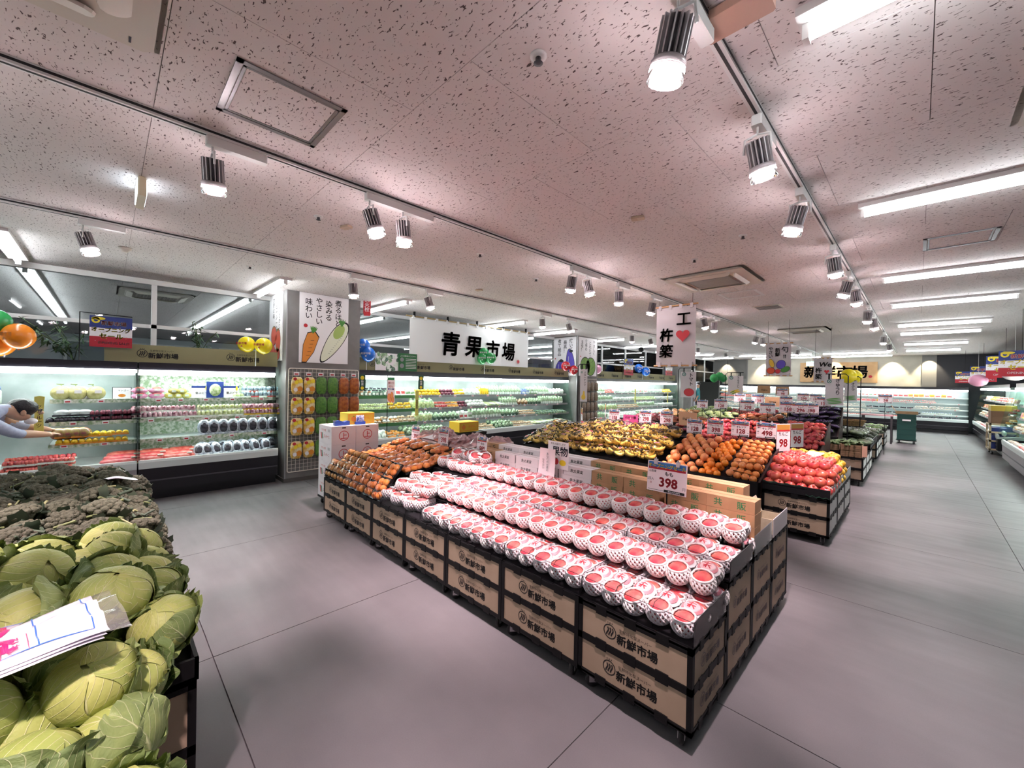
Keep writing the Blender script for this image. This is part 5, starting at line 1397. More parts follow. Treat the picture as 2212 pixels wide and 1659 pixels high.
def sticks(name, L, r, n, body, tip):
    b = MB(); q = random.Random(n)
    for i in range(n):
        x = (i % 3 - 1) * r * 1.9 + q.uniform(-r, r) * .3; z = r + (i // 3) * r * 1.7
        b.path([(x, -L / 2, z), (x, 0, z + .004), (x, L / 2, z)], 0, 6, 0, True, [r * .9, r, r * .8])
        b.ball((x, -L / 2, z), r * .9, r, r * .9, 6, 4, 1)
    return b.mesh(name, [body, tip])
def jar(name, body, cap, r=.032, h=.12):
    return MB().lathe([(r * .9, 0), (r, .006), (r, h * .7), (r * .7, h * .82)], 10, 0).lathe([(r * .78, h * .8), (r * .78, h)], 10, 1).bx(-r * .7, r * .7, -r * 1.02, -r * .9, h * .2, h * .55, 2).mesh(name, [body, cap, CW_])
def cartonp(name, w, d, h, m, stripe): return MB().bx(-w / 2, w / 2, -d / 2, d / 2, 0, h).bx(-w / 2 + .006, w / 2 - .006, -d / 2 - .001, -d / 2, h * .25, h * .6, 1).mesh(name, [m, stripe])
PR = dict(
 leaf=[two_tone('greens', .085, .07, .19, CW_, CG1, .4, s) for s in (1, 2, 3)], dleaf=[two_tone('dark_greens', .1, .08, .13, CG2, CG1, .5, s) for s in (4, 5)], pale=[two_tone('pale_greens', .1, .08, .17, CG3, CG1, .6, s) for s in (6, 7)],
 white=[two_tone('white_bag', .1, .08, .12, CW_, CW_, .5, s) for s in (8, 9)], leek=[sticks('leeks', .34, .011, 3, CW_, CG1), sticks('leeks', .32, .012, 3, CG3, CG1)], cuke=[sticks('cucumbers', .2, .014, 5, CG2, CG1)],
 mush=[tray_pack('mushrooms', .12, .1, .06, CB, CW_, (3, 2))], tom=[tray_pack('tomatoes', .12, .1, .065, CR, CW_)], cut=[tray_pack('salad', .12, .1, .06, CG3, CW_, (3, 2))], ora=[tray_pack('carrots', .12, .1, .06, CO, CW_, (2, 3))], yel=[tray_pack('yellow_pack', .11, .1, .07, CY, CW_)],
 lemon=[MB().ball((0, 0, .035), .034, .034, .036, 10, 7).mesh('lemon', CY)], onion=[MB().ball((0, 0, .034), .037, .037, .034, 10, 7).mesh('onion', CPU)], wonion=[MB().ball((0, 0, .045), .05, .05, .045, 10, 7).mesh('turnip', CW_)],
 corn=[two_tone('corn', .055, .05, .2, CY, CG1, .72, 3)], jar=[jar('jar', CBR, CK), jar('jar', CG2, CK)], bottle=[jar('bottle', CG1, CW_, .027, .15)], box=[cartonp('box', .09, .05, .13, CW_, CR), cartonp('box', .1, .05, .12, CW_, CG1)], blue=[cartonp('blue_pack', .1, .07, .1, CBL, CW_)], brown=[two_tone('roots', .1, .08, .12, CBR, CB, .5, 12)], noodle=[tray_pack('noodles', .15, .12, .07, CB, CW_, (2, 1)), tray_pack('noodles', .15, .12, .07, CW_, CO, (2, 1))],
 meat=[tray_pack('meat_tray', .17, .12, .035, CR, CW_, (3, 1)), tray_pack('meat_tray', .17, .12, .035, cmat('rose', 'c2575f', 'd98a86'), CW_, (3, 1))], fish=[tray_pack('fish_tray', .17, .12, .04, cmat('fish', 'd79a7a', 'c9c9c4'), CW_, (2, 1))], ham=[cartonp('ham_pack', .12, .04, .1, cmat('ham', 'd98c8c', 'e8b5ad'), CR), cartonp('ham_pack', .12, .04, .1, CY, CR)], yog=[jar('cup', CW_, CBL, .04, .08)], dark=[tray_pack('dark_tray', .16, .12, .05, CK, CK, (3, 2))])
NAMES = dict(leaf=('greens_bag', 'bag of leafy greens', 'greens'), dleaf=('greens_bag', 'bag of dark leafy greens', 'greens'), pale=('lettuce_bag', 'bag of pale green lettuce', 'lettuce'), white=('vegetable_bag', 'white bag of cut vegetables', 'vegetable bag'), leek=('leek_bundle', 'bundle of white and green leeks', 'leeks'), cuke=('cucumber_bundle', 'bundle of dark cucumbers', 'cucumbers'), mush=('mushroom_tray', 'white tray of beige mushrooms', 'mushrooms'), tom=('tomato_tray', 'tray of red tomatoes', 'tomatoes'), cut=('salad_tray', 'tray of pale green salad', 'salad'), ora=('carrot_tray', 'tray of orange vegetables', 'vegetable tray'), yel=('pepper_tray', 'tray of yellow peppers', 'peppers'), lemon=('lemon', 'yellow lemon', 'lemon'), onion=('red_onion', 'dark red onion', 'onion'), wonion=('turnip', 'round white turnip', 'turnip'), corn=('corn_cob', 'yellow corn cob with green husk tip', 'corn'), jar=('jar', 'jar with a black cap', 'jar'), bottle=('bottle', 'green bottle with a white cap', 'bottle'), box=('carton_pack', 'small white carton', 'carton'), blue=('blue_pack', 'blue pack', 'food pack'), brown=('root_bag', 'bag of brown roots', 'root vegetables'), noodle=('noodle_pack', 'pack of noodles', 'noodles'), meat=('meat_tray', 'white tray of red meat', 'meat'), fish=('fish_tray', 'white tray of pale fish', 'fish'), ham=('ham_pack', 'flat pack of ham', 'ham'), yog=('yogurt_cup', 'white cup with a blue lid', 'yogurt'), dark=('dark_tray', 'dark tray of packed food', 'food tray'))
WID = dict(leaf=.082, dleaf=.1, pale=.1, white=.11, leek=.075, cuke=.1, mush=.135, tom=.135, cut=.135, ora=.135, yel=.13, lemon=.07, onion=.075, wonion=.1, corn=.06, jar=.075, bottle=.062, box=.11, blue=.12, brown=.11, noodle=.17, meat=.19, fish=.19, ham=.14, yog=.09, dark=.18)
def fill(kind, loc, segs, z, y, where, rows=2, dy=.13, start=0.0, deck=False):
    x = start
    for key, w in segs:
        n = max(1, int(w / WID[key])); nm, desc, cat = NAMES[key]
        for i in range(n):
            for r in range(rows):
                if key in ('leek',) and r: continue
                lx = x + (i + .5) * w / n; ly = y + r * dy + (.10 if key == 'leek' else .0)
                lz = z + (.09 * (ly) if deck else 0) + r * (.03 if not deck else .02)
                rot = (R.uniform(-.1, .05) + (-.25 if key in ('leaf', 'pale', 'corn', 'ham', 'box') else 0) + (.25 if key == 'leek' else 0), R.uniform(-.12, .12), RZ[kind] + R.uniform(-.15, .15))
                if key == 'leek': lz += .05
                tag(ob(nm, R.choice(PR[key]), None, to_world(kind, loc, lx, ly, lz), rot, R.uniform(1.0, 1.15)), '%s %s' % (desc, where), cat, '%s %s' % (cat, where))
        if key in ('mush', 'tom', 'cut', 'ora', 'yel', 'noodle', 'lemon', 'onion', 'wonion', 'meat', 'fish', *(('dleaf', 'white', 'leek') if deck else ())) and (not deck or kind == 'L'):
            for i in range(n):
                lx = x + (i + .5 + R.uniform(-.15, .15)) * w / n; ly = y + .06
                tag(ob(nm, R.choice(PR[key]), None, to_world(kind, loc, lx, ly, z + (.07 if deck else .062)), (R.uniform(-.2, .1), R.uniform(-.12, .12), RZ[kind] + R.uniform(-.2, .2)), 1.05), '%s %s' % (desc, where), cat, '%s %s' % (cat, where))
        x += w

# --- fruit case at the far left (rows of melons, grapes)
L1C = (XCF, -2.7)
case(2.98, (XCF, -2.7, 0), PI / 2, 'refrigerated fruit case with pale grey base where the man is reaching in', M_CASEL, M_BACKG, [M_LEAFP], shelf_from=2.24, tagw=.3)
case(1.56, (XCF, .295, 0), PI / 2, 'refrigerated fruit case with dark base beside the carrot poster column', M_CASEB, M_LEAFP, [M_LEAFP], tagw=.3)
case(6.2, (XCF, 3.1, 0), PI / 2, 'long refrigerated vegetable case under the white cloth banner', M_CASEB, M_BACKG, [M_RAIL])
case(6.2, (XCF, 10.42, 0), PI / 2, 'refrigerated case of packed vegetables beyond the eggplant poster column', M_CASEB, M_BACKG, [M_RAIL])
BKZ = (.66, .86, 1.08, 1.30)
case(8.4, (-7.1, 21.87, 0), 0, 'long refrigerated meat case along the back wall under the wooden sign', M_CASEB, mat('case_back_pale', 'b9c6c8', .3), [M_LIP], shelves=BKZ, depth0=(.12, .16, .2, .24), tagw=.6, canopy=(1.62, 1.70))
case(6.3, (1.40, 21.75, 0), -PI / 2, 'refrigerated case along the dark right wall beyond the trolley', M_CASEB, M_BACKG, [M_RAIL], tagw=.6)
case(5.6, (1.34, 14.0, 0), -PI / 2, 'refrigerated case with glass end panel beside the trolley', M_CASEL, M_BACKG, [M_RAIL], tagw=.6)
# green rails on the near part of the vegetable case
for z, y0 in zip(SHZ, (.14, .19, .24)):
    x, y, zz = to_world('L', (XCF, 3.1), .65, y0 - .012, z - .012)
    tag(ob('shelf_banner', MB().bx(-.6, .6, -.003, .003, -.03, .03).mesh('shelf_banner', M_RAILG), None, (x, y, zz), (0, 0, PI / 2)), 'green strip on the shelf edge of the vegetable case beside the jars', 'shelf strip', 'green shelf strips')
VC = (XCF, 3.1)
W2 = 'on the %s of the long vegetable case'
fill('L', VC, [('jar', .75), ('box', .55), ('lemon', .62), ('onion', .35), ('yel', .28), ('white', .25), ('wonion', .2), ('corn', .3), ('leaf', 1.1), ('blue', .25), ('bottle', .35), ('leaf', .5), ('white', .65)], 1.285, .30, W2 % 'top shelf', 2, .1)
fill('L', VC, [('cut', .7), ('yel', .5), ('pale', .55), ('tom', .3), ('ora', .3), ('onion', .25), ('wonion', .5), ('leek', .6), ('leaf', .5), ('brown', .4), ('dleaf', .5), ('leaf', .95)], 1.025, .25, W2 % 'second shelf', 2, .1)
fill('L', VC, [('noodle', 1.25), ('pale', .4), ('dleaf', .7), ('box', .35), ('leaf', .9), ('dleaf', .6), ('mush', .6), ('cuke', 1.25)], .77, .20, W2 % 'third shelf', 2, .12)
fill('L', VC, [('white', .6), ('ora', .4), ('dleaf', .9), ('leek', .7), ('mush', .7), ('dleaf', .6), ('mush', .7), ('leek', 1.5)], .475, .10, W2 % 'bottom deck', 3, .15, deck=True)
V3 = (XCF, 10.42)
W3 = 'on the %s of the far packed vegetable case'
fill('L', V3, [('leaf', 1.0), ('tom', .5), ('white', 1.2), ('box', 1.2), ('white', 1.2), ('yel', .8)], 1.285, .30, W3 % 'top shelf', 1)
fill('L', V3, [('leaf', 1.4), ('white', 1.4), ('cut', 1.6), ('white', 1.6)], 1.025, .25, W3 % 'second shelf', 1)
fill('L', V3, [('dleaf', .5), ('pale', 1.1), ('mush', 1.4), ('leaf', 1.3), ('white', 1.6)], .77, .2, W3 % 'third shelf', 1)
fill('L', V3, [('leaf', .9), ('white', 1.9), ('dleaf', 1.1), ('white', 1.6)], .475, .12, W3 % 'bottom deck', 2, .17, deck=True)
BKc = (-7.1, 21.87)
W4 = 'on the %s of the back-wall meat case'
fill('B', BKc, [('noodle', 1.2), ('fish', 1.6), ('yog', .8), ('fish', 1.6), ('box', 1.2), ('ham', 1.6)], 1.30, .28, W4 % 'top shelf', 1)
fill('B', BKc, [('tom', 1.4), ('fish', 2.0), ('noodle', 1.6), ('ham', 1.2), ('meat', 1.4)], 1.08, .24, W4 % 'second shelf', 1)
fill('B', BKc, [('meat', 1.4), ('cut', 1.6), ('fish', 2.6), ('dark', 1.4), ('fish', 1.2)], .86, .2, W4 % 'third shelf', 1)
fill('B', BKc, [('fish', 2.2), ('meat', 2.2), ('fish', 1.6), ('dark', 1.2), ('yog', .8)], .66, .16, W4 % 'fourth shelf', 1)
fill('B', BKc, [('fish', 2.8), ('meat', 4.0), ('dark', 1.4)], .475, .12, W4 % 'bottom deck', 2, .17, deck=True)
for kloc, ln, wn in (((1.40, 21.75), 6.2, 'right-wall case beyond the trolley'), ((1.34, 14.0), 5.5, 'glass-ended case beside the trolley')):
    for z, y, s, k in ((1.285, .3, 'top shelf', ['box', 'yel', 'tom', 'ham']), (1.025, .25, 'second shelf', ['ham', 'ora', 'white', 'tom']), (.77, .2, 'third shelf', ['noodle', 'meat', 'white', 'ora']), (.475, .12, 'bottom deck', ['fish', 'meat', 'dark', 'white'])):
        fill('R', kloc, [(q, ln / 4) for q in k], z, y, 'on the %s of the %s' % (s, wn), 1, deck=z < .5)
# paddle-shaped yellow signs on the vegetable cases
def paddle(px, py0, py1, txt, label, x=-7.02):
    p0, p1 = atX(px, py0, x), atX(px, py1, x); h = p0.z - p1.z; w = .075
    b = MB().prism([(-w / 2, 0), (w / 2, 0), (w * .4, h * .5), (w * .55, h * .97), (0, h), (-w * .5, h * .97), (-w * .45, h * .5)], -.003, .003)
    b.text(txt, w * .62, 0, h * .45, -.0045, 1, .01, vert=True)
    tag(ob('paddle_sign', b.mesh('paddle_sign', [mat('pale_yellow_card', 'd8cf6a', .6), M_INK]), None, (x, p1.y, p1.z), (0, 0, PI / 2)), label, 'sign')
paddle(900, 843, 898, '葉物野菜', 'tall pale yellow paddle sign on the shelf edge of the vegetable case')
paddle(1372, 840, 870, '', 'pale yellow paddle sign nearer the column in the packed vegetable case')
paddle(1442, 842, 870, '', 'pale yellow paddle sign farther along the packed vegetable case')
paddle(84, 855, 935, 'ットフルーツ', 'tall pale yellow paddle sign with lettering beside the man', -6.93)

# --- fruit in the left case, placed one by one
def cz(px, z, y0): return atX(px, 880, XCF - y0 - .09).y
FC = 'in the fruit case'
def put1(me, px, z, y0, name, label, cat, group=None, sc=1.0, dz=0.0, rot=(0, 0, PI / 2)):
    y = cz(px, z, y0)
    if name in ('red_grape_pack', 'green_grape_pack', 'yellow_rim_grape_pack', 'strawberry_pack', 'cut_fruit_tray', 'berry_pack') and dz == 0:
        tag(ob(name, me, None, (XCF - y0 - .12, y + R.uniform(-.02, .02), z + .075), (R.uniform(-.15, .05), 0, PI / 2 + R.uniform(-.2, .2)), sc * 1.2), label.replace(' on the', ', stacked, on the').replace(' in a yellow', ', stacked, in a yellow').replace(' at the column', ', stacked, at the column'), cat, group + ', upper layer')
    return tag(ob(name, me, None, (XCF - y0 - .09, y, z + dz), rot, sc * 1.18), label, cat, group)
M_MEL = mat('melon_rind', 'a39b62', .5, var='b5ab78', scale=40, bump=.25)
mel = MB().ball((0, 0, .085), .088, .088, .085, 18, 12).path([(0, 0, .168), (0, .004, .19), (.02, .01, .2), (-.035, .02, .205)], .004, 5, 1).path([(0, 0, .19), (-.04, 0, .2)], .004, 5, 1)
melm = mel.mesh('melon', [M_MEL, mat('melon_stem', '6d7a3e', .7)])
for i, px in enumerate((131, 169, 212)):
    t = thing('netted_melon', ['large melon half covered by a white foam net at the end of the shelf', 'large melon with stem between two other melons', 'large round melon beside the mango card'][i], 'melon', (XCF - .33, cz(px, 1.29, .24), 1.287), PI / 2)
    ob('melon', melm, t, (0, 0, 0), (rad(-20), 0, .4 * i))
    if i < 2: ob('foam_net', NET, t, (.02, .03, .005), (rad(-50), 0, 0), 1.95)
    ob('sticker', MB().bx(-.03, .03, -.098, -.0965, .08, .12).mesh('sticker', M_PAPER), t)
card = MB().bx(-.075, .075, -.004, .004, 0, .13).bx(-.07, .07, -.005, -.004, .005, .125, 1).disc(0, .04, .03, -.0055, 2, 16, .018)
card.text('マンゴー', .022, .01, .095, -.0055, 3, .01)
put1(card.mesh('fruit_card', [M_INK, M_PAPER, CO, M_INK]), 263, 1.287, .24, 'fruit_card', 'small framed card with a mango picture on the top shelf', 'sign')
papaya = MB().ball((0, 0, .03), .062, .045, .032, 12, 8, 0).ball((0, -.01, .042), .042, .034, .026, 10, 6, 1).bx(-.02, .02, -.045, -.043, .03, .05, 2)
pm = papaya.mesh('mango_pack', [CPK, CR, CW_])
for px in (301, 338):
    for q in range(2): put1(pm, px, 1.287, .24, 'mango_pack', 'pink netted mango pack, %s of its pair on the top shelf' % ('upper' if q else 'lower'), 'mango pack', 'pink mango packs', 1.15, q * .07)
kiwi = MB().ball((0, 0, .035), .05, .045, .036, 12, 8, 0).bx(-.018, .018, -.047, -.045, .025, .05, 1).mesh('kiwi_pack', [cmat('kiwi', 'a8a046', 'c2bc6a'), CW_])
for i, px in enumerate((366, 384, 402, 374, 392)): put1(kiwi, px, 1.287, .24, 'pear_pack', 'yellow green pear pack heaped on the top shelf', 'pear', 'yellow green pears', 1, .06 if i > 2 else 0)
sb_ = MB().bx(-.085, .085, -.01, .01, 0, .15).bx(-.085, .085, -.011, -.01, .125, .15, 1).ball((.06, -.012, .12), .012, .004, .03, 8, 5, 2)
sb_.text('宮ぶどう', .03, .01, .065, -.0115, 3, .01, vert=False)
sbm_ = sb_.mesh('gift_card', [M_PAPER, mat('navy_band', '24408a', .5), M_YELP, M_INK])
for i, px in enumerate((432, 498)): put1(sbm_, px, 1.287, .24, 'gift_box', ['white gift box with a navy band beside the yellow green pears', 'white gift box with a navy band beside the green grape tray'][i], 'gift box')
put1(MB().bx(-.085, .085, -.012, .012, 0, .2).ball((0, -.014, .1), .06, .02, .075, 12, 8, 1).mesh('grape_gift', [mat('navy_band2', '24408a', .5), cmat('muscat', '8fa85a', 'dfe8c8')]), 464, 1.287, .22, 'grape_gift', 'navy framed pack of green grapes standing between the gift boxes', 'gift box')
for i, px in enumerate((530, 548, 566, 584, 597)): put1(tray_pack('berry_pack', .1, .09, .085, cmat('blueish', '5d7482', 'a8bcc4'), CR if i % 2 else CW_, (2, 2)), px, 1.287, .24, 'berry_pack', 'domed berry pack at the column end of the top shelf', 'berries', 'domed berry packs')
put1(PR['cut'][0], 514, 1.287, .24, 'grape_tray', 'tray of green grapes beside the navy gift box', 'grapes')
z2, y2 = 1.027, .19
cup_ = MB().ball((0, 0, .03), .06, .05, .03, 12, 6, 0).bx(-.06, .06, -.05, .05, 0, .012, 1).mesh('clear_pack', [clear('pack_dome', 'ffffff', .4, .1, .35, 'dfe4ea'), CK])
for px in (135, 160, 183): put1(cup_, px, z2, y2, 'fig_pack', 'clear domed pack on dark trays on the second shelf', 'fruit pack', 'clear domed packs', 1.1, .07)
for px in (125, 150, 175, 195): put1(PR['dark'][0], px, z2, y2, 'dried_fruit_tray', 'flat dark tray under the clear domed packs', 'fruit tray', 'flat dark trays')
for i, px in enumerate((215, 240, 265, 285)):
    for q in range(2): put1(tray_pack('cherry_pack', .14, .11, .06, CPU, CK, (4, 3)), px, z2, y2, 'cherry_pack', 'dark cherry pack on the second shelf', 'cherries', 'dark cherry packs', 1, q * .06)
for i in range(6): put1(tray_pack('grape_pack', .12, .11, .08, cmat('redgrape', '8a3a52', 'd8b8c0'), CW_, (3, 3)), 301 + i * 22, z2, y2, 'red_grape_pack', 'pack of red grapes on the second shelf', 'grapes', 'red grape packs', 1)
for i in range(5): put1(tray_pack('grape_pack', .12, .11, .08, cmat('greengrape', 'a3b45c', 'e0e8c0'), CW_, (3, 3)), 438 + i * 19, z2, y2, 'green_grape_pack', 'pack of green grapes on the second shelf', 'grapes', 'green grape packs', 1)
for i in range(4): put1(tray_pack('grape_pack', .12, .11, .08, cmat('redgrape', '8a3a52', 'd8b8c0'), CY, (3, 3)), 536 + i * 19, z2, y2, 'yellow_rim_grape_pack', 'pack of red grapes in a yellow rimmed tray', 'grapes', 'yellow rimmed grape packs', 1)
z3, y3 = .772, .14
mang = MB().ball((0, 0, .05), .055, .065, .05, 12, 8, 0).mesh('mango', cmat('mango', '9a8f46', '8a4a4a'))
for i, px in enumerate((128, 146, 164, 180)): put1(mang, px, z3, y3, 'mango', 'red and green mango at the back of the third shelf', 'mango', 'mangoes', 1.2, .05)
for i, px in enumerate((145, 178, 222, 256)): put1(tray_pack('cut_fruit', .15, .11, .05, CY, CO, (3, 2)), px, z3, y3 - .04, 'cut_fruit_tray', 'tray of yellow cut fruit on the third shelf', 'cut fruit', 'cut fruit trays', 1)
gbag = MB().ball((0, 0, .09), .06, .04, .09, 10, 8, 0).ball((0, -.012, .085), .045, .034, .07, 10, 6, 1).ball((0, -.02, .015), .065, .03, .016, 8, 4, 0).mesh('grape_bag', [CSV, CK])
for i in range(8): put1(gbag, 441 + i * 21, z3, y3, 'dark_grape_bag', 'standing bag of black grapes on the third shelf', 'grapes', 'black grape bags on the third shelf', 1.05)
for i in range(8):
    for q in range(2): put1(gbag, 430 + i * 21 + q * 10, .49, .05 + q * .15, 'dark_grape_bag', 'silver-tied bag of black grapes on the bottom deck', 'grapes', 'black grape bags on the bottom deck', .95, 0, (-.5, 0, PI / 2 + R.uniform(-.3, .3)))
wm = MB().ball((0, 0, .022), .10, .055, .024, 12, 6, 0, fn=lambda x, y, z: (math.copysign(abs(x) ** .5, x), y, z)).bx(-.095, .095, -.05, -.046, .004, .012, 1).bx(.05, .08, -.04, -.01, .044, .047, 2).mesh('watermelon_pack', [cmat('watermelon', 'cf4545', 'e88a80'), CG3, CW_])
for i, px in enumerate((262, 320, 385)):
    for q in range(3): put1(wm, px + q * 6, .485 + .02 * q, .04 + q * .16, 'watermelon_pack', 'long pack of sliced red watermelon on the bottom deck', 'watermelon', 'watermelon packs', 1.6)
for i in range(7):
    for q in range(2): put1(tray_pack('strawberry_pack', .11, .09, .05, CR, CW_, (3, 2)), 20 + i * 20 + q * 8, .49 + q * .02, .05 + q * .15, 'strawberry_pack', 'clear pack of strawberries on the bottom deck beside the man', 'strawberries', 'strawberry packs', 1, 0)
# white spray bottles on a back shelf beyond the man
tag(ob('wall_shelf', MB().bx(-7.55, -7.35, -2.4, -.62, 1.22, 1.24).mesh('wall_shelf', M_METAL)), 'metal shelf carrying white bottles behind the man', 'shelf')
for i in range(7): tag(ob('spray_bottle', jar('spray', CW_, CBL, .035, .2), None, (-7.45, -1.9 + i * .17, 1.24)), 'white spray bottle on the metal shelf behind the man', 'bottle', 'spray bottles')
# ============================================================ CABBAGE AND BROCCOLI ISLAND IN FRONT
def leaf_mat(name, a, b, vein):
    m = bpy.data.materials.new(name); MATS[name] = m; m.use_nodes = True
    nt = m.node_tree; N = nt.nodes; L = nt.links; bs = N['Principled BSDF']
    bs.inputs['Roughness'].default_value = .5; bs.inputs['Specular IOR Level'].default_value = .35
    uv = N.new('ShaderNodeUVMap'); sp = N.new('ShaderNodeSeparateXYZ'); L.new(uv.outputs[0], sp.inputs[0])
    def mth(op, x, y=None, clamp=False):
        n = N.new('ShaderNodeMath'); n.operation = op; n.use_clamp = clamp
        for i, q in enumerate((x, y)):
            if q is None: continue
            if isinstance(q, (int, float)): n.inputs[i].default_value = q
            else: L.new(q, n.inputs[i])
        return n.outputs[0]
    nz = N.new('ShaderNodeTexNoise'); nz.inputs['Scale'].default_value = 5; L.new(uv.outputs[0], nz.inputs['Vector'])
    wob = mth('MULTIPLY', mth('SUBTRACT', nz.outputs['Fac'], .5), .10)
    x = mth('ABSOLUTE', mth('ADD', mth('SUBTRACT', sp.outputs[0], .5), mth('MULTIPLY', wob, .5)))
    mid = mth('SUBTRACT', 1.0, mth('DIVIDE', x, mth('MULTIPLY_ADD', sp.outputs[1], -.028) if False else mth('SUBTRACT', .034, mth('MULTIPLY', sp.outputs[1], .028))), True)
    t = mth('ADD', mth('SUBTRACT', mth('MULTIPLY', sp.outputs[1], 6.5), mth('MULTIPLY', x, 9.0)), mth('MULTIPLY', wob, 5))
    s = mth('ABSOLUTE', mth('SUBTRACT', mth('FRACT', t), .5))
    side = mth('SUBTRACT', 1.0, mth('DIVIDE', s, .07), True)
    v = mth('MAXIMUM', mid, mth('MULTIPLY', side, .75))
    n2 = N.new('ShaderNodeTexNoise'); n2.inputs['Scale'].default_value = 3.2; n2.inputs['Detail'].default_value = 4; L.new(uv.outputs[0], n2.inputs['Vector'])
    oi = N.new('ShaderNodeObjectInfo')
    f = mth('ADD', mth('MULTIPLY', mth('SUBTRACT', n2.outputs['Fac'], .5), 1.6), oi.outputs['Random'], True)
    m1 = N.new('ShaderNodeMix'); m1.data_type = 'RGBA'; m1.inputs[6].default_value = lin(a); m1.inputs[7].default_value = lin(b); L.new(f, m1.inputs[0])
    m2 = N.new('ShaderNodeMix'); m2.data_type = 'RGBA'; m2.inputs[7].default_value = lin(vein); L.new(v, m2.inputs[0]); L.new(m1.outputs[2], m2.inputs[6])
    L.new(m2.outputs[2], bs.inputs['Base Color'])
    n3 = N.new('ShaderNodeTexNoise'); n3.inputs['Scale'].default_value = 26; L.new(uv.outputs[0], n3.inputs['Vector'])
    bp = N.new('ShaderNodeBump'); bp.inputs['Strength'].default_value = .5; bp.inputs['Distance'].default_value = .006
    L.new(mth('ADD', mth('MULTIPLY', n3.outputs['Fac'], .5), v), bp.inputs['Height']); L.new(bp.outputs[0], bs.inputs['Normal'])
    return m
M_CABIN = leaf_mat('inner_cabbage_leaf', '8f9f52', 'b0b569', 'dadcaa')
M_CABOUT = leaf_mat('outer_cabbage_leaf', '667c4a', '8c9c5c', 'c2ca98')
import mathutils
def cab_leaf(r, phi0, spread, wrap, flare, seed, m, nu=18, nv=18):
    """leaf wrapped round the head: grows from the stem (bottom) over the ball; the free edge flares and ruffles"""
    b = MB(); b.uv = []
    c, s = math.cos(phi0), math.sin(phi0)
    for j in range(nv + 1):
        v = j / nv
        wdt = spread * max(.0, math.sin(PI * (.10 + .86 * v))) ** .55
        th = -PI / 2 + wrap * v
        for i in range(nu + 1):
            u = i / nu * 2 - 1
            ek = max(abs(u) ** 4, max(0, (v - .7) / .3) ** 2)
            rr = r * (1 + .03 * mathutils.noise.noise(Vector((u * 1.7 + seed, v * 2.2, seed * .7))) + flare * ek * (1 + .5 * math.sin(u * 9 + v * 11 + seed) + .3 * math.sin(u * 17 - v * 13)))
            lon = u * wdt; ct, st = math.cos(th), math.sin(th)
            k = math.cos(lon)
            px_, py_, pz_ = ct * k, math.sin(lon), st * k
            b.v.append(((px_ * c - py_ * s) * rr, (px_ * s + py_ * c) * rr, pz_ * rr * .88)); b.uv.append(((u + 1) / 2, v))
    for j in range(nv):
        for i in range(nu):
            a = j * (nu + 1) + i; b.f.append([a, a + 1, a + nu + 2, a + nu + 1]); b.mi.append(0); b.sm.append(True)
    return b.mesh('cabbage_leaf', m)
def cabbage(seed):
    q = random.Random(seed * 7 + 1)
    t = thing('cabbage', 'x', 'cabbage')
    r = .098
    ob('head', MB().ball((0, 0, 0), r * .9, r * .9, r * .8, 16, 10).mesh('core', mat('cabbage_core', 'aab06c', .5)), t)
    for k in range(4): ob('leaf', cab_leaf(r * (.965 + .012 * k), k * 1.6 + q.uniform(-.3, .3), 1.3, 3.08, .02, seed * 10 + k, M_CABIN), t)
    for k in range(4): ob('leaf', cab_leaf(r * (1.02 + .015 * k), k * 1.6 + q.uniform(-.4, .4), 1.05, q.uniform(1.5, 2.3), q.uniform(.06, .2), seed * 10 + 5 + k, M_CABOUT), t)
    ob('stem', MB().lathe([(.022, -.1), (.026, -.085), (.03, -.07)], 12).mesh('stem', mat('cut_stem', 'cfd2a0', .6)), t)
    return Proto(t)
CAB = [cabbage(s) for s in range(1, 6)]
def cab_put(x, y, z, label, g, sc=1.0):
    CAB[R.randrange(5)].put((x, y, z), 0, label, g, rot=(R.uniform(-1.1, 1.1), R.uniform(-.9, .9), R.uniform(0, 6.28)), sc=R.uniform(.95, 1.12) * sc)
ZT = .60
# carts and tray of the island
for k in range(5):
    cart(-1.73 - .3 - k * .6, -.36, .594, .59, .56, .32, ['black cart with a tan end panel at the end of the cabbage display', 'black cart under the cabbages, second from the end', 'black cart under the broccoli next to the cabbages', 'black cart under the broccoli', 'black cart at the far end of the broccoli'][k], 'carts under the cabbages and broccoli', False, 'tan' if k == 0 else None, side_logo=False)
    cart(-1.73 - .3 - k * .6, -.98, .594, .59, .56, .32, 'rear black cart under the cabbages and broccoli', 'rear carts under the cabbages', False, None)
t = thing('produce_tray', 'black tray with a raised lip holding the cabbages and broccoli', 'produce tray', (-1.73, .235, .56))
ob('tray', MB().bx(-3.0, 0, -1.2, 0, 0, .012).bx(-3.0, 0, -.012, 0, 0, .075).bx(-.012, 0, -.2, 0, 0, .075).bx(-3.0, -2.988, -1.2, 0, 0, .075).mesh('tray', M_BLACK), t)
ob('divider', MB().bx(-1.02, -1.0, -1.2, 0, .012, .12).mesh('divider', M_CLEAR), t)
tag(ob('low_stand', MB().bx(-1.72, -1.12, -1.0, .12, .0, .46).mesh('low_stand', M_BLACK2)), 'low black stand carrying the nearest cabbages', 'display stand')
LC = 'green cabbage with loose outer leaves heaped beside the broccoli'
for i in range(6):
    for j in range(5):
        x = -1.84 - i * .175 + (.08 if j % 2 else 0); y = .13 - j * .19
        cab_put(x, y + R.uniform(-.02, .02), .70 + R.uniform(-.01, .05) + (.03 if j else 0), LC, 'cabbages in the tray')
for i in range(5):
    for j in range(4):
        x = -1.93 - i * .18; y = .02 - j * .2
        if (i + j) % 3 != 2: cab_put(x, y, .83 + R.uniform(-.02, .02), 'green cabbage on the top layer of the heap', 'cabbages on the top layer')
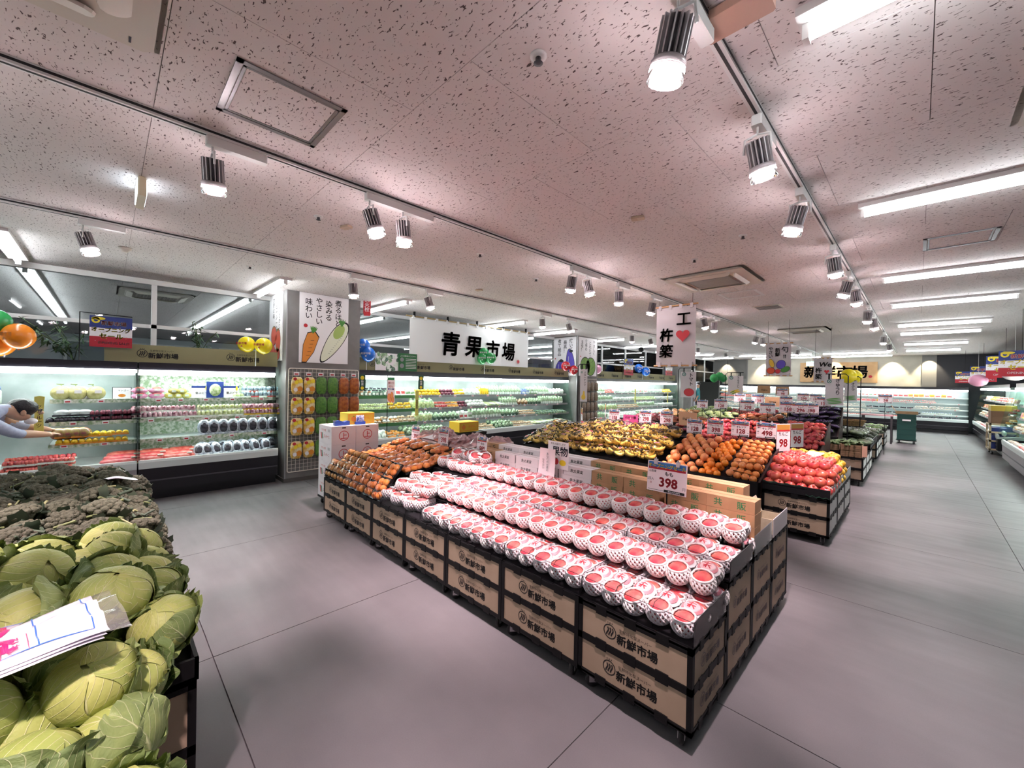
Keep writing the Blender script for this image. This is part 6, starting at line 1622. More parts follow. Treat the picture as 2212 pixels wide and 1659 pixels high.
for i in range(3):
    for j in range(4):
        cab_put(-1.68 + i * .19 + (.05 if j % 2 else 0), .03 - j * .2 + R.uniform(-.02, .02), .56 + .05 * (2 - i), 'green cabbage on the low stand at the end of the display', 'cabbages on the low stand')
for (x, y, z) in ((-1.62, -.02, .74), (-1.6, -.24, .75), (-1.42, -.12, .67), (-1.4, -.34, .69)): cab_put(x, y, z, 'green cabbage topping the heap on the low stand', 'cabbages topping the low stand')
# loose flattened leaves tucked between heads
lm = [cab_leaf(.11, 0, 1.0, 1.5, .18, 90 + s, M_CABOUT) for s in range(3)]
for i in range(26):
    x, y = R.uniform(-2.75, -1.3), R.uniform(-.5, .14); z = .76 if x < -1.75 else .62
    tag(ob('cabbage_leaf', lm[i % 3], None, (x, y, z - .02), (R.uniform(0, 6), R.uniform(0, 6), R.uniform(0, 6)), R.uniform(.7, 1.0)), 'loose dark cabbage leaf tucked between the heads', 'leaf', 'loose cabbage leaves')
# broccoli
M_BROC = mat('broccoli_floret', '62624f', .8, var='4e503f', scale=120, bump=.9, obj_var=.15)
M_BSTEM = mat('broccoli_stalk', '7c8656', .6); M_BLEAF = mat('broccoli_leaf', '4a5a44', .6, var='3a4838', scale=14, obj_var=.2)
def broccoli(seed):
    q = random.Random(seed); t = thing('broccoli', 'x', 'broccoli')
    b = MB()
    for k in range(46):
        a = k * 2.39996; rr = math.sqrt(k / 46) * .08
        z = .09 - (rr / .08) ** 2 * .05
        b.ball((rr * math.cos(a), rr * math.sin(a), z), .0165 * q.uniform(.85, 1.25), None, .015, 7, 5)
    b.ball((0, 0, .05), .066, .066, .045, 10, 6)
    ob('crown', b.mesh('crown', M_BROC), t)
    ob('stalk', MB().path([(0, 0, -.05), (0, 0, .0), (0, 0, .05)], 0, 9, 0, True, [.02, .022, .04]).mesh('stalk', M_BSTEM), t)
    for k in range(3):
        a = k * 2.1 + q.uniform(-.4, .4); c, s = math.cos(a), math.sin(a)
        lf = MB(); pts = [(.04, .0), (.075, .022), (.092, .045), (.10, .062)]
        for d, h in pts:
            w = .01 + .02 * math.sin((d - .03) / .08 * PI * .9)
            for sg in (-1, 0, 1): lf.v.append((d * c - sg * w * s, d * s + sg * w * c, h + (.006 if sg else 0)))
        lf.f = [[3 * i + e, 3 * i + e + 1, 3 * i + e + 4, 3 * i + e + 3] for i in range(3) for e in (0, 1)]; lf.mi = [0] * 6; lf.sm = [True] * 6
        ob('leaf', lf.mesh('leaf', M_BLEAF), t)
        ob('leaf_stalk', MB().path([(.02 * c, .02 * s, .0), (.06 * c, .06 * s, .03), (.085 * c, .085 * s, .055)], .005, 5).mesh('leaf_stalk', M_BSTEM), t)
    return Proto(t)
BRO = [broccoli(s) for s in range(4)]
for i in range(14):
    for j in range(6):
        x = -2.80 - i * .135 + R.uniform(-.03, .03); y = .14 - j * .145 + R.uniform(-.03, .03)
        z = .66 + .11 * min(1, j * .8 + .2) + R.uniform(-.02, .04)
        BRO[R.randrange(4)].put((x, y, z), 0, 'dark green broccoli head with trimmed leaves in the heap', 'broccoli heads in the heap', rot=(R.uniform(-.7, .7), R.uniform(-.7, .7), R.uniform(0, 6.28)), sc=R.uniform(.9, 1.2))
for i in range(13):
    BRO[R.randrange(4)].put((-2.84 - i * .14, .17, .66 + R.uniform(-.02, .02)), 0, 'broccoli head packed along the outer edge of the heap', 'broccoli heads along the edge', rot=(-1.2, R.uniform(-.4, .4), R.uniform(0, 6.28)), sc=.95)
# cut stubs between the heads: too small to pick apart
sb2 = MB(); 
for i in range(620):
    x, y = R.uniform(-4.65, -2.75), R.uniform(-.7, .2); z = .73 + (.08 if y < .1 else 0) + R.uniform(-.03, .06)
    a, c = R.uniform(0, 6.28), R.uniform(-.6, .6); l = R.uniform(.012, .045)
    d = Vector((math.cos(a) * math.cos(c), math.sin(a) * math.cos(c), math.sin(c))) * l
    sb2.tube((x - d.x, y - d.y, z - d.z), (x + d.x, y + d.y, z + d.z), R.uniform(.004, .009), 6, R.choice((0, 1, 1, 1, 1, 2)))
o = tag(ob('leaf_stubs', sb2.mesh('leaf_stubs', [M_BSTEM, M_BLEAF, mat('pale_stub', 'b3b482', .6)])), 'cut leaf stubs strewn over the broccoli heap', 'leaf stubs'); o['kind'] = 'stuff'
# printed plastic produce bags lying on the heap
def sheet(w, d, nx, ny, fn):
    b = MB()
    for j in range(ny + 1):
        for i in range(nx + 1): b.v.append(fn(-w / 2 + w * i / nx, -d / 2 + d * j / ny))
    for j in range(ny):
        for i in range(nx): a = j * (nx + 1) + i; b.f.append([a, a + 1, a + nx + 2, a + nx + 1]); b.mi.append(0); b.sm.append(True)
    return b
M_PBAG = mat('white_bag_film', 'ded8e6', .18, var='e9e4ee', scale=8, spec=.6); M_PBAGC = clear('bag_clear_edge', 'ffffff', .2, .12, .12)
t = thing('produce_bag_pack', 'folded pack of printed white produce bags lying on the cabbages', 'plastic bags', (-1.68, -.13, .90), rad(8))
def fh(x, y):
    z = .018 * math.sin(x * 9 + 1) + .012 * math.sin(y * 16 + x * 5) - .11 * max(0, -x - .05) + .006 * math.sin(x * 60 + y * 22)
    return z
b = MB()
for lay, dz in ((0, 0), (1, -.006), (2, -.012)):
    s_ = sheet(.36, .24, 24, 16, lambda x, y: (x + lay * .006, y - lay * .006, fh(x, y) + dz)); b.merge(s_)
ob('bags', b.mesh('bags', M_PBAG), t)
ob('clear_margin', sheet(.36, .05, 24, 4, lambda x, y: (x, y + .14, fh(x, y + .14) - .004 + .004 * math.sin(x * 70))).mesh('clear_margin', M_PBAGC), t)
def onbag(b0, lift=.0025):   # drape flat XZ print onto the sheet
    b0.v = [(x, z, fh(x, z) + lift) for x, y, z in b0.v]; return b0
ob('lettering', onbag(MB().text('ロング', .075, -.02, -.07, 0, 0, .05, sx=1.2)).mesh('lettering', mat('magenta_print', 'd92a78', .4)), t)
ob('stamp', onbag(MB().text('ひもなし', .024, .1, -.04, 0, 0, .01).stroke([(.05, -.062), (.15, -.062), (.15, -.018), (.05, -.018), (.05, -.062)], .0018, 0, 0)).mesh('stamp', mat('bag_red_print', 'cc4a78', .4)), t)
pts = [(-.15, -.105), (-.15, .095), (.145, .095), (.15, -.02), (.15, -.105)]; fine = []
for k in range(4):
    for u in range(8): fine.append((pts[k][0] + (pts[k + 1][0] - pts[k][0]) * u / 8, pts[k][1] + (pts[k + 1][1] - pts[k][1]) * u / 8))
fine.append(pts[-1])
ob('border_line', onbag(MB().stroke(fine, .003, 0, 0).stroke([(-.15 + .3 * u / 12, -.002) for u in range(13)], .003, 0, 0)).mesh('border_line', mat('bag_blue_print', '3a6fc4', .4)), t)
b = sheet(.30, .16, 18, 10, lambda x, y: (x, y, .03 * math.sin(x * 14) + .02 * math.cos(y * 20 + x * 8)))
t = thing('produce_bag', 'crumpled white produce bag lying on the broccoli', 'plastic bag', (-3.95, .04, .86), rad(20))
ob('bag', b.mesh('bag', M_PBAG), t)
ob('print', MB().add([(-.12, -.03, .018), (-.02, -.03, .02), (-.02, .01, .035), (-.12, .01, .02)], [(0, 1, 2, 3)]).mesh('print', mat('pale_magenta', 'd98ab0', .4)), t)

# ============================================================ PEOPLE
def skin_mesh(name, verts, edges, mats, fn, sub=2):
    """verts = [(x, y, z, rx, ry)]; one continuous skinned body, materials by position"""
    me = bpy.data.meshes.new(name); me.from_pydata([v[:3] for v in verts], edges, [])
    o = bpy.data.objects.new(name, me); COL.objects.link(o)
    md = o.modifiers.new('skin', 'SKIN'); md.use_smooth_shade = True
    for i, v in enumerate(verts):
        s = me.skin_vertices[0].data[i]; s.radius = (v[3], v[4]); s.use_root = (i == 0)
    ms = o.modifiers.new('sub', 'SUBSURF'); ms.levels = sub; ms.render_levels = sub
    dg = bpy.context.evaluated_depsgraph_get()
    out = bpy.data.meshes.new_from_object(o.evaluated_get(dg))
    bpy.data.objects.remove(o)
    out.materials.clear()
    for m in mats: out.materials.append(m)
    for p in out.polygons: p.material_index = fn(p.center); p.use_smooth = True
    return out
M_SKIN = mat('skin', 'c39a80', .5, sss=.1); M_SHIRT = mat('pale_blue_shirt', 'b9c2da', .75, var='aab4d0', scale=30, bump=.15); M_TROU = mat('dark_trousers', '2b2c33', .8); M_HAIR = mat('black_hair', '17141a', .45, bump=.6, scale=60)
# man bending into the fruit case; he faces along +Y
hp = atX(115, 942, -6.98); hd = atX(56, 893, -6.72)
pel = Vector((-6.40, hd.y - .86, .93)); che = Vector((-6.52, hd.y - .36, 1.13)); nek = Vector((-6.64, hd.y - .13, 1.235))
V = [(*pel, .17, .13), (*((pel + che) / 2), .16, .125), (*che, .19, .135), (*nek, .06, .06), (hd.x, hd.y - .04, hd.z - .03, .075, .08), (hd.x - .01, hd.y + .01, hd.z + .03, .085, .095)]
E_ = [(0, 1), (1, 2), (2, 3), (3, 4), (4, 5)]
def addv(p, r, frm, r2=None):
    V.append((p[0], p[1], p[2], r, r2 or r)); E_.append((frm, len(V) - 1)); return len(V) - 1
# arms: near (towards the aisle) and far
h1 = Vector((hp.x, hp.y, hp.z + .02)); h2 = Vector((hp.x - .10, hp.y - .02, hp.z + .06))
sh1 = che + Vector((.16, .12, .0)); el1 = (sh1 + h1) / 2 + Vector((.08, -.02, -.05))
a = addv(sh1, .085, 2); a = addv((sh1 + el1) / 2, .065, a); a = addv(el1, .052, a); a = addv(el1.lerp(h1, .45), .043, a); w1 = addv(el1.lerp(h1, .82), .03, a)
sh2 = che + Vector((-.2, .12, .03)); el2 = (sh2 + h2) / 2 + Vector((-.05, 0, -.03))
a = addv(sh2, .08, 2); a = addv((sh2 + el2) / 2, .062, a); a = addv(el2, .05, a); a = addv(el2.lerp(h2, .45), .042, a); w2 = addv(el2.lerp(h2, .82), .03, a)
for (w, h) in ((w1, h1), (w2, h2)):
    pm_ = addv(h - Vector((0, .03, 0)), .034, w, .02)
    for k in range(4):
        f1 = addv(h + Vector((.028 - k * .02, .035, .004)), .0095, pm_); f2 = addv(h + Vector((.03 - k * .021, .062 - abs(k - 1.4) * .006, -.012)), .0085, f1)
    th = addv(h + Vector((-.035, .0, .012)), .011, pm_); addv(h + Vector((-.042, .03, .004)), .0095, th)
for s in (-1, 1):
    k = addv(pel + Vector((s * .1, .0, -.12)), .1, 0); k = addv((pel.x + s * .11, pel.y + .03, .5), .075, k); k = addv((pel.x + s * .11, pel.y - .02, .1), .05, k); addv((pel.x + s * .12, pel.y + .12, .045), .045, k)
def mfn(c):
    if c.z < pel.z - .02 and c.y < pel.y + .25: return 2
    if (c - hd).length < .17 and c.y > nek.y - .01: return 0
    for el, h in ((el1, h1), (el2, h2)):
        d = h - el; u = (c - el).dot(d) / d.length_squared
        if u > .12 and (c - (el + d * u)).length < .12: return 0
    return 1
root = thing('person', 'man in a pale blue shirt and glasses bending to reach into the fruit case', 'person', (pel.x, pel.y, 0))
body = skin_mesh('body', V, E_, [M_SKIN, M_SHIRT, M_TROU], mfn)
bo = ob('body', body, root); bo.location = (-pel.x, -pel.y, 0)
def hp_(x, y, z): return (hd.x - pel.x + x, hd.y - pel.y + y, hd.z + z)
def hair(x, y, z):
    k = 1 + .10 * mathutils.noise.noise(Vector((x * 3, y * 3, z * 3)))
    return (x * k, y * k, z * k)
ob('hair', MB().ball(hp_(-.006, -.03, .062), .101, .118, .098, 20, 14, 0, hair).mesh('hair', M_HAIR), root)
ob('nose', MB().ball(hp_(-.005, .105, .005), .014, .024, .02, 8, 6).mesh('nose', M_SKIN), root)
for sx in (-1, 1):
    ob('ear', MB().ball(hp_(sx * .085, -.01, .01), .012, .022, .034, 8, 6).mesh('ear', M_SKIN), root)
    ob('eye', MB().ball(hp_(sx * .032 - .005, .093, .03), .009, .006, .006, 6, 4).mesh('eye', M_INK), root)
g = MB()
for sx in (-1, 1):
    c = hp_(sx * .035 - .005, .108, .028)
    g.path([(c[0] + .026 * math.cos(i * PI / 6), c[1], c[2] + .019 * math.sin(i * PI / 6)) for i in range(13)], .0025, 5); g.path([(c[0] + sx * .026, c[1], c[2] + .006), (c[0] + sx * .05, c[1] - .1, c[2] + .006)], .0025, 5)
g.path([hp_(-.014, .11, .03), hp_(.004, .11, .03)], .0025, 5)
ob('glasses', g.mesh('glasses', M_INK), root)
ob('mouth', MB().ball(hp_(-.005, .085, -.042), .02, .006, .004, 8, 4).mesh('mouth', mat('lips', '9c6a5c', .5)), root)
ob('face_mask', MB().ball(hp_(-.005, .035, -.085), .055, .05, .035, 12, 8).mesh('face_mask', M_PAPER), root)
# staff member by the far doorway
q = atY(1507, 880, 20.6); px0, py0 = q.x, 20.6
V2 = [(0, 0, .95, .14, .1), (0, 0, 1.15, .13, .1), (0, 0, 1.36, .17, .11), (0, 0, 1.47, .05, .05), (0, .0, 1.56, .07, .08), (0, 0, 1.64, .075, .085)]
E2 = [(0, 1), (1, 2), (2, 3), (3, 4), (4, 5)]
def add2(p, r, f): V2.append((*p, r, r)); E2.append((f, len(V2) - 1)); return len(V2) - 1
for s in (-1, 1):
    k = add2((s * .19, 0, 1.36), .06, 2); k = add2((s * .23, -.02, 1.12), .045, k); k = add2((s * .22, -.1, .93), .033, k); k = add2((s * .21, -.13, .85), .03, k)
    for f in range(4): add2((s * .21 + (f - 1.5) * .016, -.15, .775 + abs(f - 1.5) * .006), .0095, k)
    add2((s * .21 - s * .035, -.15, .81), .011, k)
    k = add2((s * .09, 0, .8), .085, 0); k = add2((s * .1, .01, .48), .06, k); k = add2((s * .1, 0, .1), .042, k); add2((s * .11, -.1, .045), .04, k)
def mf2(c):
    if c.z > 1.47: return 0
    if abs(c.x) > .17 and c.z < 1.1 and c.z > .7: return 0
    return 1 if c.z > .93 else 2
r2 = thing('person', 'staff member in a teal shirt and dark apron by the far doorway', 'person', (px0, py0, 0), rad(-60))
ob('body', skin_mesh('body', V2, E2, [M_SKIN, mat('teal_shirt', '3f8f96', .8), M_TROU], mf2), r2)
ob('hair', MB().ball((0, .02, 1.68), .085, .1, .075, 14, 10, 0, lambda x, y, z: (x, y, max(z, -.5 if y > 0 else .0))).mesh('hair', M_HAIR), r2)
ob('apron', MB().bx(-.13, .13, -.125, -.115, .55, 1.3).mesh('apron', mat('dark_apron', '2b3140', .8)), r2)
ob('face_mask', MB().ball((0, -.06, 1.555), .05, .03, .035, 10, 6).mesh('mask', M_PAPER), r2)
# ============================================================ POSTERS, BANNERS, SIGNS
def leafy(b, cx, cz, s, mi, y, n=5, ang=1.57, spread=.9):
    for k in range(n):
        a = ang + spread * (k / (n - 1) - .5)
        p = [(cx, cz), (cx + math.cos(a - .15) * s * .6, cz + math.sin(a - .15) * s * .6), (cx + math.cos(a) * s, cz + math.sin(a) * s), (cx + math.cos(a + .15) * s * .6, cz + math.sin(a + .15) * s * .6)]
        b.flat(p, y - .0002 * k, mi)
def blob(b, pts, mi, y, ol=None, k=1.08):
    cx = sum(p[0] for p in pts) / len(pts); cz = sum(p[1] for p in pts) / len(pts)
    if ol is not None: b.flat([(cx + (x - cx) * k, cz + (z - cz) * k) for x, z in pts], y, ol)
    b.flat(pts, y - .0006, mi)
def ellipse(cx, cz, rx, rz, rot=0, n=22, pinch=0):
    o = []
    for i in range(n):
        t = 2 * PI * i / n; x, z = rx * math.cos(t) * (1 + pinch * math.sin(t)), rz * math.sin(t)
        o.append((cx + x * math.cos(rot) - z * math.sin(rot), cz + x * math.sin(rot) + z * math.cos(rot)))
    return o
PM = [M_PAPER, M_INK, mat('carrot_orange', 'dd8a33', .6), mat('leaf_print', '4d8f3c', .6), mat('pale_radish', 'e6ead2', .6), mat('eggplant_violet', '5a4bb5', .6), mat('cabbage_print', '6f9a44', .6), M_RED, mat('tomato_print', 'd6502e', .6), mat('corn_print', 'dcb53a', .6), mat('pale_print_green', 'a9c46a', .6), mat('seal_teal', '3d6f66', .6), mat('banner_grey', 'c4bdc0', .7)]
def poster(center, w, h, rz, label, draw, cat='poster', base=0, name='poster', thick=.012):
    t = thing(name, label, cat, center, rz)
    ob('board', MB().bx(-w / 2, w / 2, -thick, 0, -h / 2, h / 2, base).mesh('board', PM), t)
    b = MB(); draw(b, w, h, -thick - .0008); ob('print', b.mesh('print', PM), t)
    return t
def cols(b, lines, x0, dx, z0, size, y, mi=1, bold=.012):
    for k, s in enumerate(lines):
        n = len(s); b.text(s, size, x0 - k * dx, z0 - n * size * .5 - (k % 2) * size * .3, y, mi, bold, vert=True)
def d_carrot(b, w, h, y):
    cols(b, ['煮るほど', '染みる', 'やさしい', '味わい'], w * .28, w * .2, h * .47, w * .15, y)
    b.disc(-w * .38, h * .03, .03, y, 7)
    P = ellipse(w * .20, -h * .18, w * .15, h * .34, -.55, 26, .25); blob(b, P, 4, y, 1)
    b.flat(ellipse(w * .30, -h * .02, w * .10, h * .12, -.55), y - .0008, 10)
    leafy(b, w * .36, h * .06, h * .13, 3, y - .001)
    for k in range(10): b.stroke([(w * (.08 + .03 * k), -h * (.35 - .03 * k)), (w * (.11 + .03 * k), -h * (.352 - .03 * k))], .004, y - .0012, 1)
    C = [(-w * .34, -h * .08), (-w * .2, -h * .05), (-w * .12, -h * .13), (-w * .22, -h * .34), (-w * .36, -h * .49), (-w * .44, -h * .49), (-w * .42, -h * .25)]
    blob(b, C, 2, y - .0014, 1); leafy(b, -w * .24, -h * .08, h * .12, 3, y - .0022, 6, 1.4)
    for k in range(5): b.stroke([(-w * (.36 - .02 * k), -h * (.40 - .055 * k)), (-w * (.29 - .02 * k), -h * (.395 - .055 * k))], .005, y - .0022, 1)
def d_tomato(b, w, h, y):
    cols(b, ['がぶりとかじれば', 'ジューシーな', '太陽の味'], w * .3, w * .22, h * .47, w * .13, y)
    for cx, cz, rx, rz in ((-.12, -.12, .2, .14), (.2, -.2, .18, .17), (-.22, -.36, .2, .11), (.15, -.4, .2, .09)):
        blob(b, ellipse(cx * w, cz * h, rx * w, rz * h), 8, y - (.5 + cz) * .0, 1); leafy(b, cx * w, (cz + rz * .8) * h, .06, 3, y - .001, 5, 1.57, 2.6)
def d_egg(b, w, h, y):
    cols(b, ['焼いて', '最高！', '煮て絶品'], w * .28, w * .26, h * .47, w * .16, y)
    for cx, cz, rx, rz, r in ((.25, -.12, .17, .3, .12), (-.18, -.28, .2, .2, -.15)):
        blob(b, ellipse(cx * w, cz * h, rx * w, rz * h, r, 24, -.25), 5, y, 1); b.flat(ellipse(cx * w + .03, (cz + rz * .85) * h, rx * w * .5, h * .035), y - .001, 1)
        b.stroke([(cx * w - rx * w * .4, (cz + rz * .4) * h), (cx * w - rx * w * .5, (cz - rz * .4) * h)], .012, y - .0012, 4)
    b.disc(-w * .42, -h * .05, .02, y, 7)
def d_cab(b, w, h, y):
    cols(b, ['やさしく', 'とれたて！', '食卓の', '主役？'], w * .33, w * .22, h * .47, w * .13, y)
    for cx, r in ((-.14, .1), (.16, -.1)):
        blob(b, ellipse(cx * w, -h * .25, w * .26, h * .23, r), 6, y, 1)
        b.stroke([(cx * w, -h * .46), (cx * w + .02, -h * .06)], .012, y - .0012, 10)
        for k in range(4): b.stroke([(cx * w, -h * (.42 - .09 * k)), (cx * w + (.16 if k % 2 else -.16) * w, -h * (.34 - .09 * k))], .007, y - .0014, 1)
    b.disc(-w * .4, h * .0, .02, y, 7)
def at_left(px0, px1, py0, py1, x):
    a, c = atX(px0, py0, x), atX(px1, py1, x); return (x, (a.y + c.y) / 2, (a.z + c.z) / 2)
poster((-6.788, 2.485, 2.39), .76, 1.09, PI / 2, 'white column poster with a painted carrot and white radish', d_carrot)
poster((-7.31, 1.928, 2.40), .70, 1.07, 0, 'white column poster with painted tomatoes', d_tomato)
poster((-7.23, 9.368, 2.36), .80, 1.10, 0, 'white column poster with painted violet eggplants', d_egg)
poster((-6.788, 9.87, 2.36), .90, 1.10, PI / 2, 'white column poster with painted green cabbages', d_cab)
# cloth banner on a pole above the vegetable case
BXX = -7.0
t = thing('cloth_banner', 'white cloth banner with four large brushed characters above the vegetable case', 'banner', (BXX, 5.86, 2.40), PI / 2)
b = MB(); nx = 48
for j in range(9):
    for i in range(nx + 1):
        u = i / nx; b.v.append((-1.70 + 3.4 * u, .012 * math.sin(u * 38) * (.4 + .6 * (j / 8)), .41 - .84 * j / 8))
for j in range(8):
    for i in range(nx): a = j * (nx + 1) + i; b.f.append([a, a + nx + 1, a + nx + 2, a + 1]); b.mi.append(0); b.sm.append(True)
ob('cloth', b.mesh('cloth', mat('white_cloth', 'eef2f2', .8)), t)
b = MB()
for i, (c_, x, s) in enumerate(zip('青果市場', (-.72, -.1, .48, .98), (.52, .5, .44, .44))): b.text(c_, s, x, -.02 - .02 * i, -.02, 0, .03, shear=.08)
b.disc(1.32, -.3, .05, -.02, 1); b.ring(1.32, -.3, .038, .034, -.0205, 2)
ob('lettering', b.mesh('lettering', [M_INK, M_RED, M_PAPER]), t)
ob('pole', MB().tube((-1.78, 0, .45), (1.74, 0, .45), .014, 8).mesh('pole', mat('bamboo_pole', 'b09a6a', .6)), t)
for k in range(13): ob('loop', MB().bx(-.03, .03, -.018, .018, .395, .468).mesh('loop', M_WHITE), t, (-1.62 + k * .27, 0, 0))
for k in range(5): ob('hanger', MB().bx(-.012, .012, -.02, .02, .44, .54).mesh('hanger', M_BLACK), t, (-1.6 + k * .8, 0, 0))
# olive bands on top of the cases
M_OLIVE = mat('olive_band', '8f8a66', .7)
def band(y0, y1, n, label, x=-7.05, k=1.45):
    t = thing('sign_band', label, 'sign band', (x, (y0 + y1) / 2, 1.86), PI / 2); L = (y1 - y0) / 2
    ob('board', MB().bx(-L, L, -.006, .006, -.10, .13).mesh('band', M_OLIVE), t)
    for i in range(n): ob('lettering', logo_mesh(k), t, (-L + (i + .5) * 2 * L / n, -.0075, .02))
band(-.02, 1.88, 2, 'olive band with the store mark on the fruit case')
band(3.12, 9.3, 7, 'long olive band with the store mark along the vegetable case')
band(10.5, 16.5, 7, 'olive band with the store mark beyond the eggplant column')
# wire rack with hanging snack bags on the column
def rack(x, y0, y1, z0, z1, label):
    t = thing('wire_rack', label, 'wire rack', (x, (y0 + y1) / 2, 0), PI / 2); L = (y1 - y0) / 2; r = .03
    c = []
    for sx, sz, a0 in ((1, 1, 0), (-1, 1, 1), (-1, -1, 2), (1, -1, 3)):
        for k in range(5): a = (a0 + k / 4) * PI / 2; c.append((sx * (L - r) + r * math.cos(a), 0, (z0 + z1) / 2 + sz * ((z1 - z0) / 2 - r) + r * math.sin(a)))
    ob('frame', MB().path(c + [c[0]], .008, 6).mesh('rack_frame', M_OFFW), t)
    g = MB()
    nx, nz = int(2 * L / .055), int((z1 - z0) / .055)
    for i in range(1, nx): x_ = -L + 2 * L * i / nx; g.tube((x_, 0, z0 + .005), (x_, 0, z1 - .005), .0025, 5)
    for i in range(1, nz): z_ = z0 + (z1 - z0) * i / nz; g.tube((-L + .005, .003, z_), (L - .005, .003, z_), .0025, 5)
    o = ob('wire_grid', g.mesh('wire_grid', M_OFFW), t); o['kind'] = 'stuff'
    return t
rack(-6.745, 1.955, 3.04, .16, 1.745, 'cream wire rack on the carrot poster column')
def snack(m, deco, name):
    b = MB().ball((0, 0, 0), .085, .03, .135, 14, 10, 0, lambda x, y, z: (math.copysign(abs(x) ** .55, x), y * (1 - z * z * .6), math.copysign(abs(z) ** .6, z)))
    t = thing('snack_bag', 'x', 'snack bag'); ob('pouch', b.mesh('pouch', m), t)
    p = MB()
    for (x, z, r, mi) in deco: p.disc(x, z, r, -.031, mi, 14)
    if deco: ob('print', p.mesh('print', [M_YELP, M_RED, M_PAPER, mat('snack_orange', 'd98a28', .5)]), t)
    ob('seal', MB().bx(-.08, .08, -.002, .002, .125, .15).mesh('seal', M_FILM), t)
    ob('header_hook', MB().tube((0, .06, .14), (0, -.02, .145), .003, 5).mesh('header_hook', M_METAL), t)
    return Proto(t)
S1 = snack(mat('yellow_snack', 'd9a82c', .35, var='e6d9b0', scale=18), [(-.02, .05, .03, 0), (.03, -.05, .04, 3), (-.04, .1, .025, 1), (.04, .07, .03, 0), (-.03, -.06, .03, 2)], 'a')
S2 = snack(mat('green_snack', '5f8f3a', .35, var='3f6f2c', scale=35), [], 'b'); S3 = snack(mat('orange_snack', 'b5682c', .35, var='8d3f1e', scale=25), [], 'c')
SD = ['yellow and white fruit snack bag', 'green bean snack bag', 'orange brown snack bag']
for rr, py in enumerate((836, 878, 921, 969)):
    for cc in range(6):
        y = 2.06 + cc * .178; z = atX(700, py, -6.69).z + .02
        (S1, S1, S2, S2, S3, S3)[cc].put((-6.69, y, z), 0, '%s in the %s row of the wire rack' % (SD[cc // 2], ['top', 'second', 'third', 'bottom'][rr]), '%ss, row %d' % (SD[cc // 2], rr + 1), rot=(0, 0, PI / 2 + R.uniform(-.1, .1)))
for cc in range(6): tag(ob('price_tag', TAG, None, (-6.73, 2.06 + cc * .178, 1.665), (0, 0, PI / 2), 1.3), 'small white price card on the wire rack', 'price tag', 'price cards on the wire rack')
rack(-6.745, 9.5, 10.3, .3, 1.72, 'cream wire rack on the cabbage poster column')
S4 = snack(mat('brown_snack', '6d5a4a', .4, var='8f7c68', scale=30), [], 'd')
for rr in range(5):
    for cc in range(4): S4.put((-6.69, 9.6 + cc * .2, 1.5 - rr * .29), 0, 'brown dried food bag on the cabbage column rack', 'brown bags on the far rack', rot=(0, 0, PI / 2))
# balloons on sticks
def balloons(px, py, x, spots, col, label, foot, text=True, y=None):
    p = atX(px, py, x) if y is None else atY(px, py, y)
    t = thing('balloon_cluster', label, 'balloons', (p.x, p.y, foot)); m = mat('balloon_' + col, col, .25, spec=.6)
    for (dx, dz, r, dy) in spots:
        c = _r * dx; zc = p.z - foot + dz
        q = ob('balloon', MB().ball((0, 0, 0), r, r, r * 1.06, 18, 12, 0, lambda a, b_, c_: (a * (1 - .12 * (c_ < 0) * c_ * c_), b_ * (1 - .12 * (c_ < 0) * c_ * c_), c_)).lathe([(.006, -r * 1.12), (.012, -r * 1.14), (.003, -r * 1.05)], 8).mesh('balloon', m), t, (c.x + dy, c.y, zc))
        if text:
            s = MB().text('新鮮市場', r * .34, 0, r * .1, -r * 1.02, 0, .02); s.text('★', r * .4, 0, -r * .25, -r * 1.0, 0)
            ob('lettering', s.mesh('lettering', M_RED if col in ('f2dc1e', 'f5f0f2') else (M_PAPER if col != 'ee8a22' else mat('balloon_ink', 'c9791c', .5))), q, (0, 0, 0), (0, 0, math.atan2(-_f.x, _f.y)))
    ob('stick', MB().path([(0, 0, 0), (0, 0, (p.z - foot) * .6), (0, 0, p.z - foot + spots[0][1])], .005, 6).mesh('stick', M_WHITE), t)
TOPZ = 1.765
balloons(553, 745, -6.98, [(-.14, 0, .115, 0), (.11, -.015, .115, .02)], 'f2dc1e', 'pair of yellow balloons on the fruit case beside the column', TOPZ)
balloons(10, 738, -6.98, [(.15, .06, .13, 0), (-.06, -.02, .13, 0)], 'ee8a22', 'orange balloons on the fruit case above the man', TOPZ)
balloons(-12, 695, -6.98, [(0, 0, .13, 0)], '2f9a50', 'green balloon beside the orange ones above the man', TOPZ)
balloons(792, 762, -6.98, [(.03, -.03, .125, 0), (-.06, .12, .125, -.02)], '1f66c8', 'blue balloons on the vegetable case beside the column', TOPZ)
balloons(1047, 775, -6.9, [(-.08, 0, .12, .05), (.1, .01, .12, .06), (-.02, .12, .12, .0)], '2f9a50', 'three green balloons in front of the cloth banner', TOPZ)
balloons(1230, 795, -6.72, [(-.1, .05, .125, 0), (.12, -.05, .12, 0)], 'b8202c', 'red balloons beside the eggplant poster', TOPZ)
balloons(1290, 798, -6.98, [(0, 0, .14, 0)], 'e8a2c0', 'pink balloon behind the cabbage poster column', TOPZ, False)
balloons(1388, 799, -6.98, [(-.14, .05, .15, 0), (.12, -.06, .15, 0)], '1f66c8', 'blue balloons on the packed vegetable case', TOPZ)
balloons(1554, 817, None, [(-.17, 0, .13, 0), (.0, .06, .13, 0), (.12, .0, .12, 0)], '2f9a50', 'green balloons on a pole near the far doorway', 0, False, 14.0)
balloons(1833, 813, None, [(0, 0, .16, 0), (.14, .0, .14, 0)], 'f2dc1e', 'yellow balloons behind the cucumber sign', 0, False, 11.9)
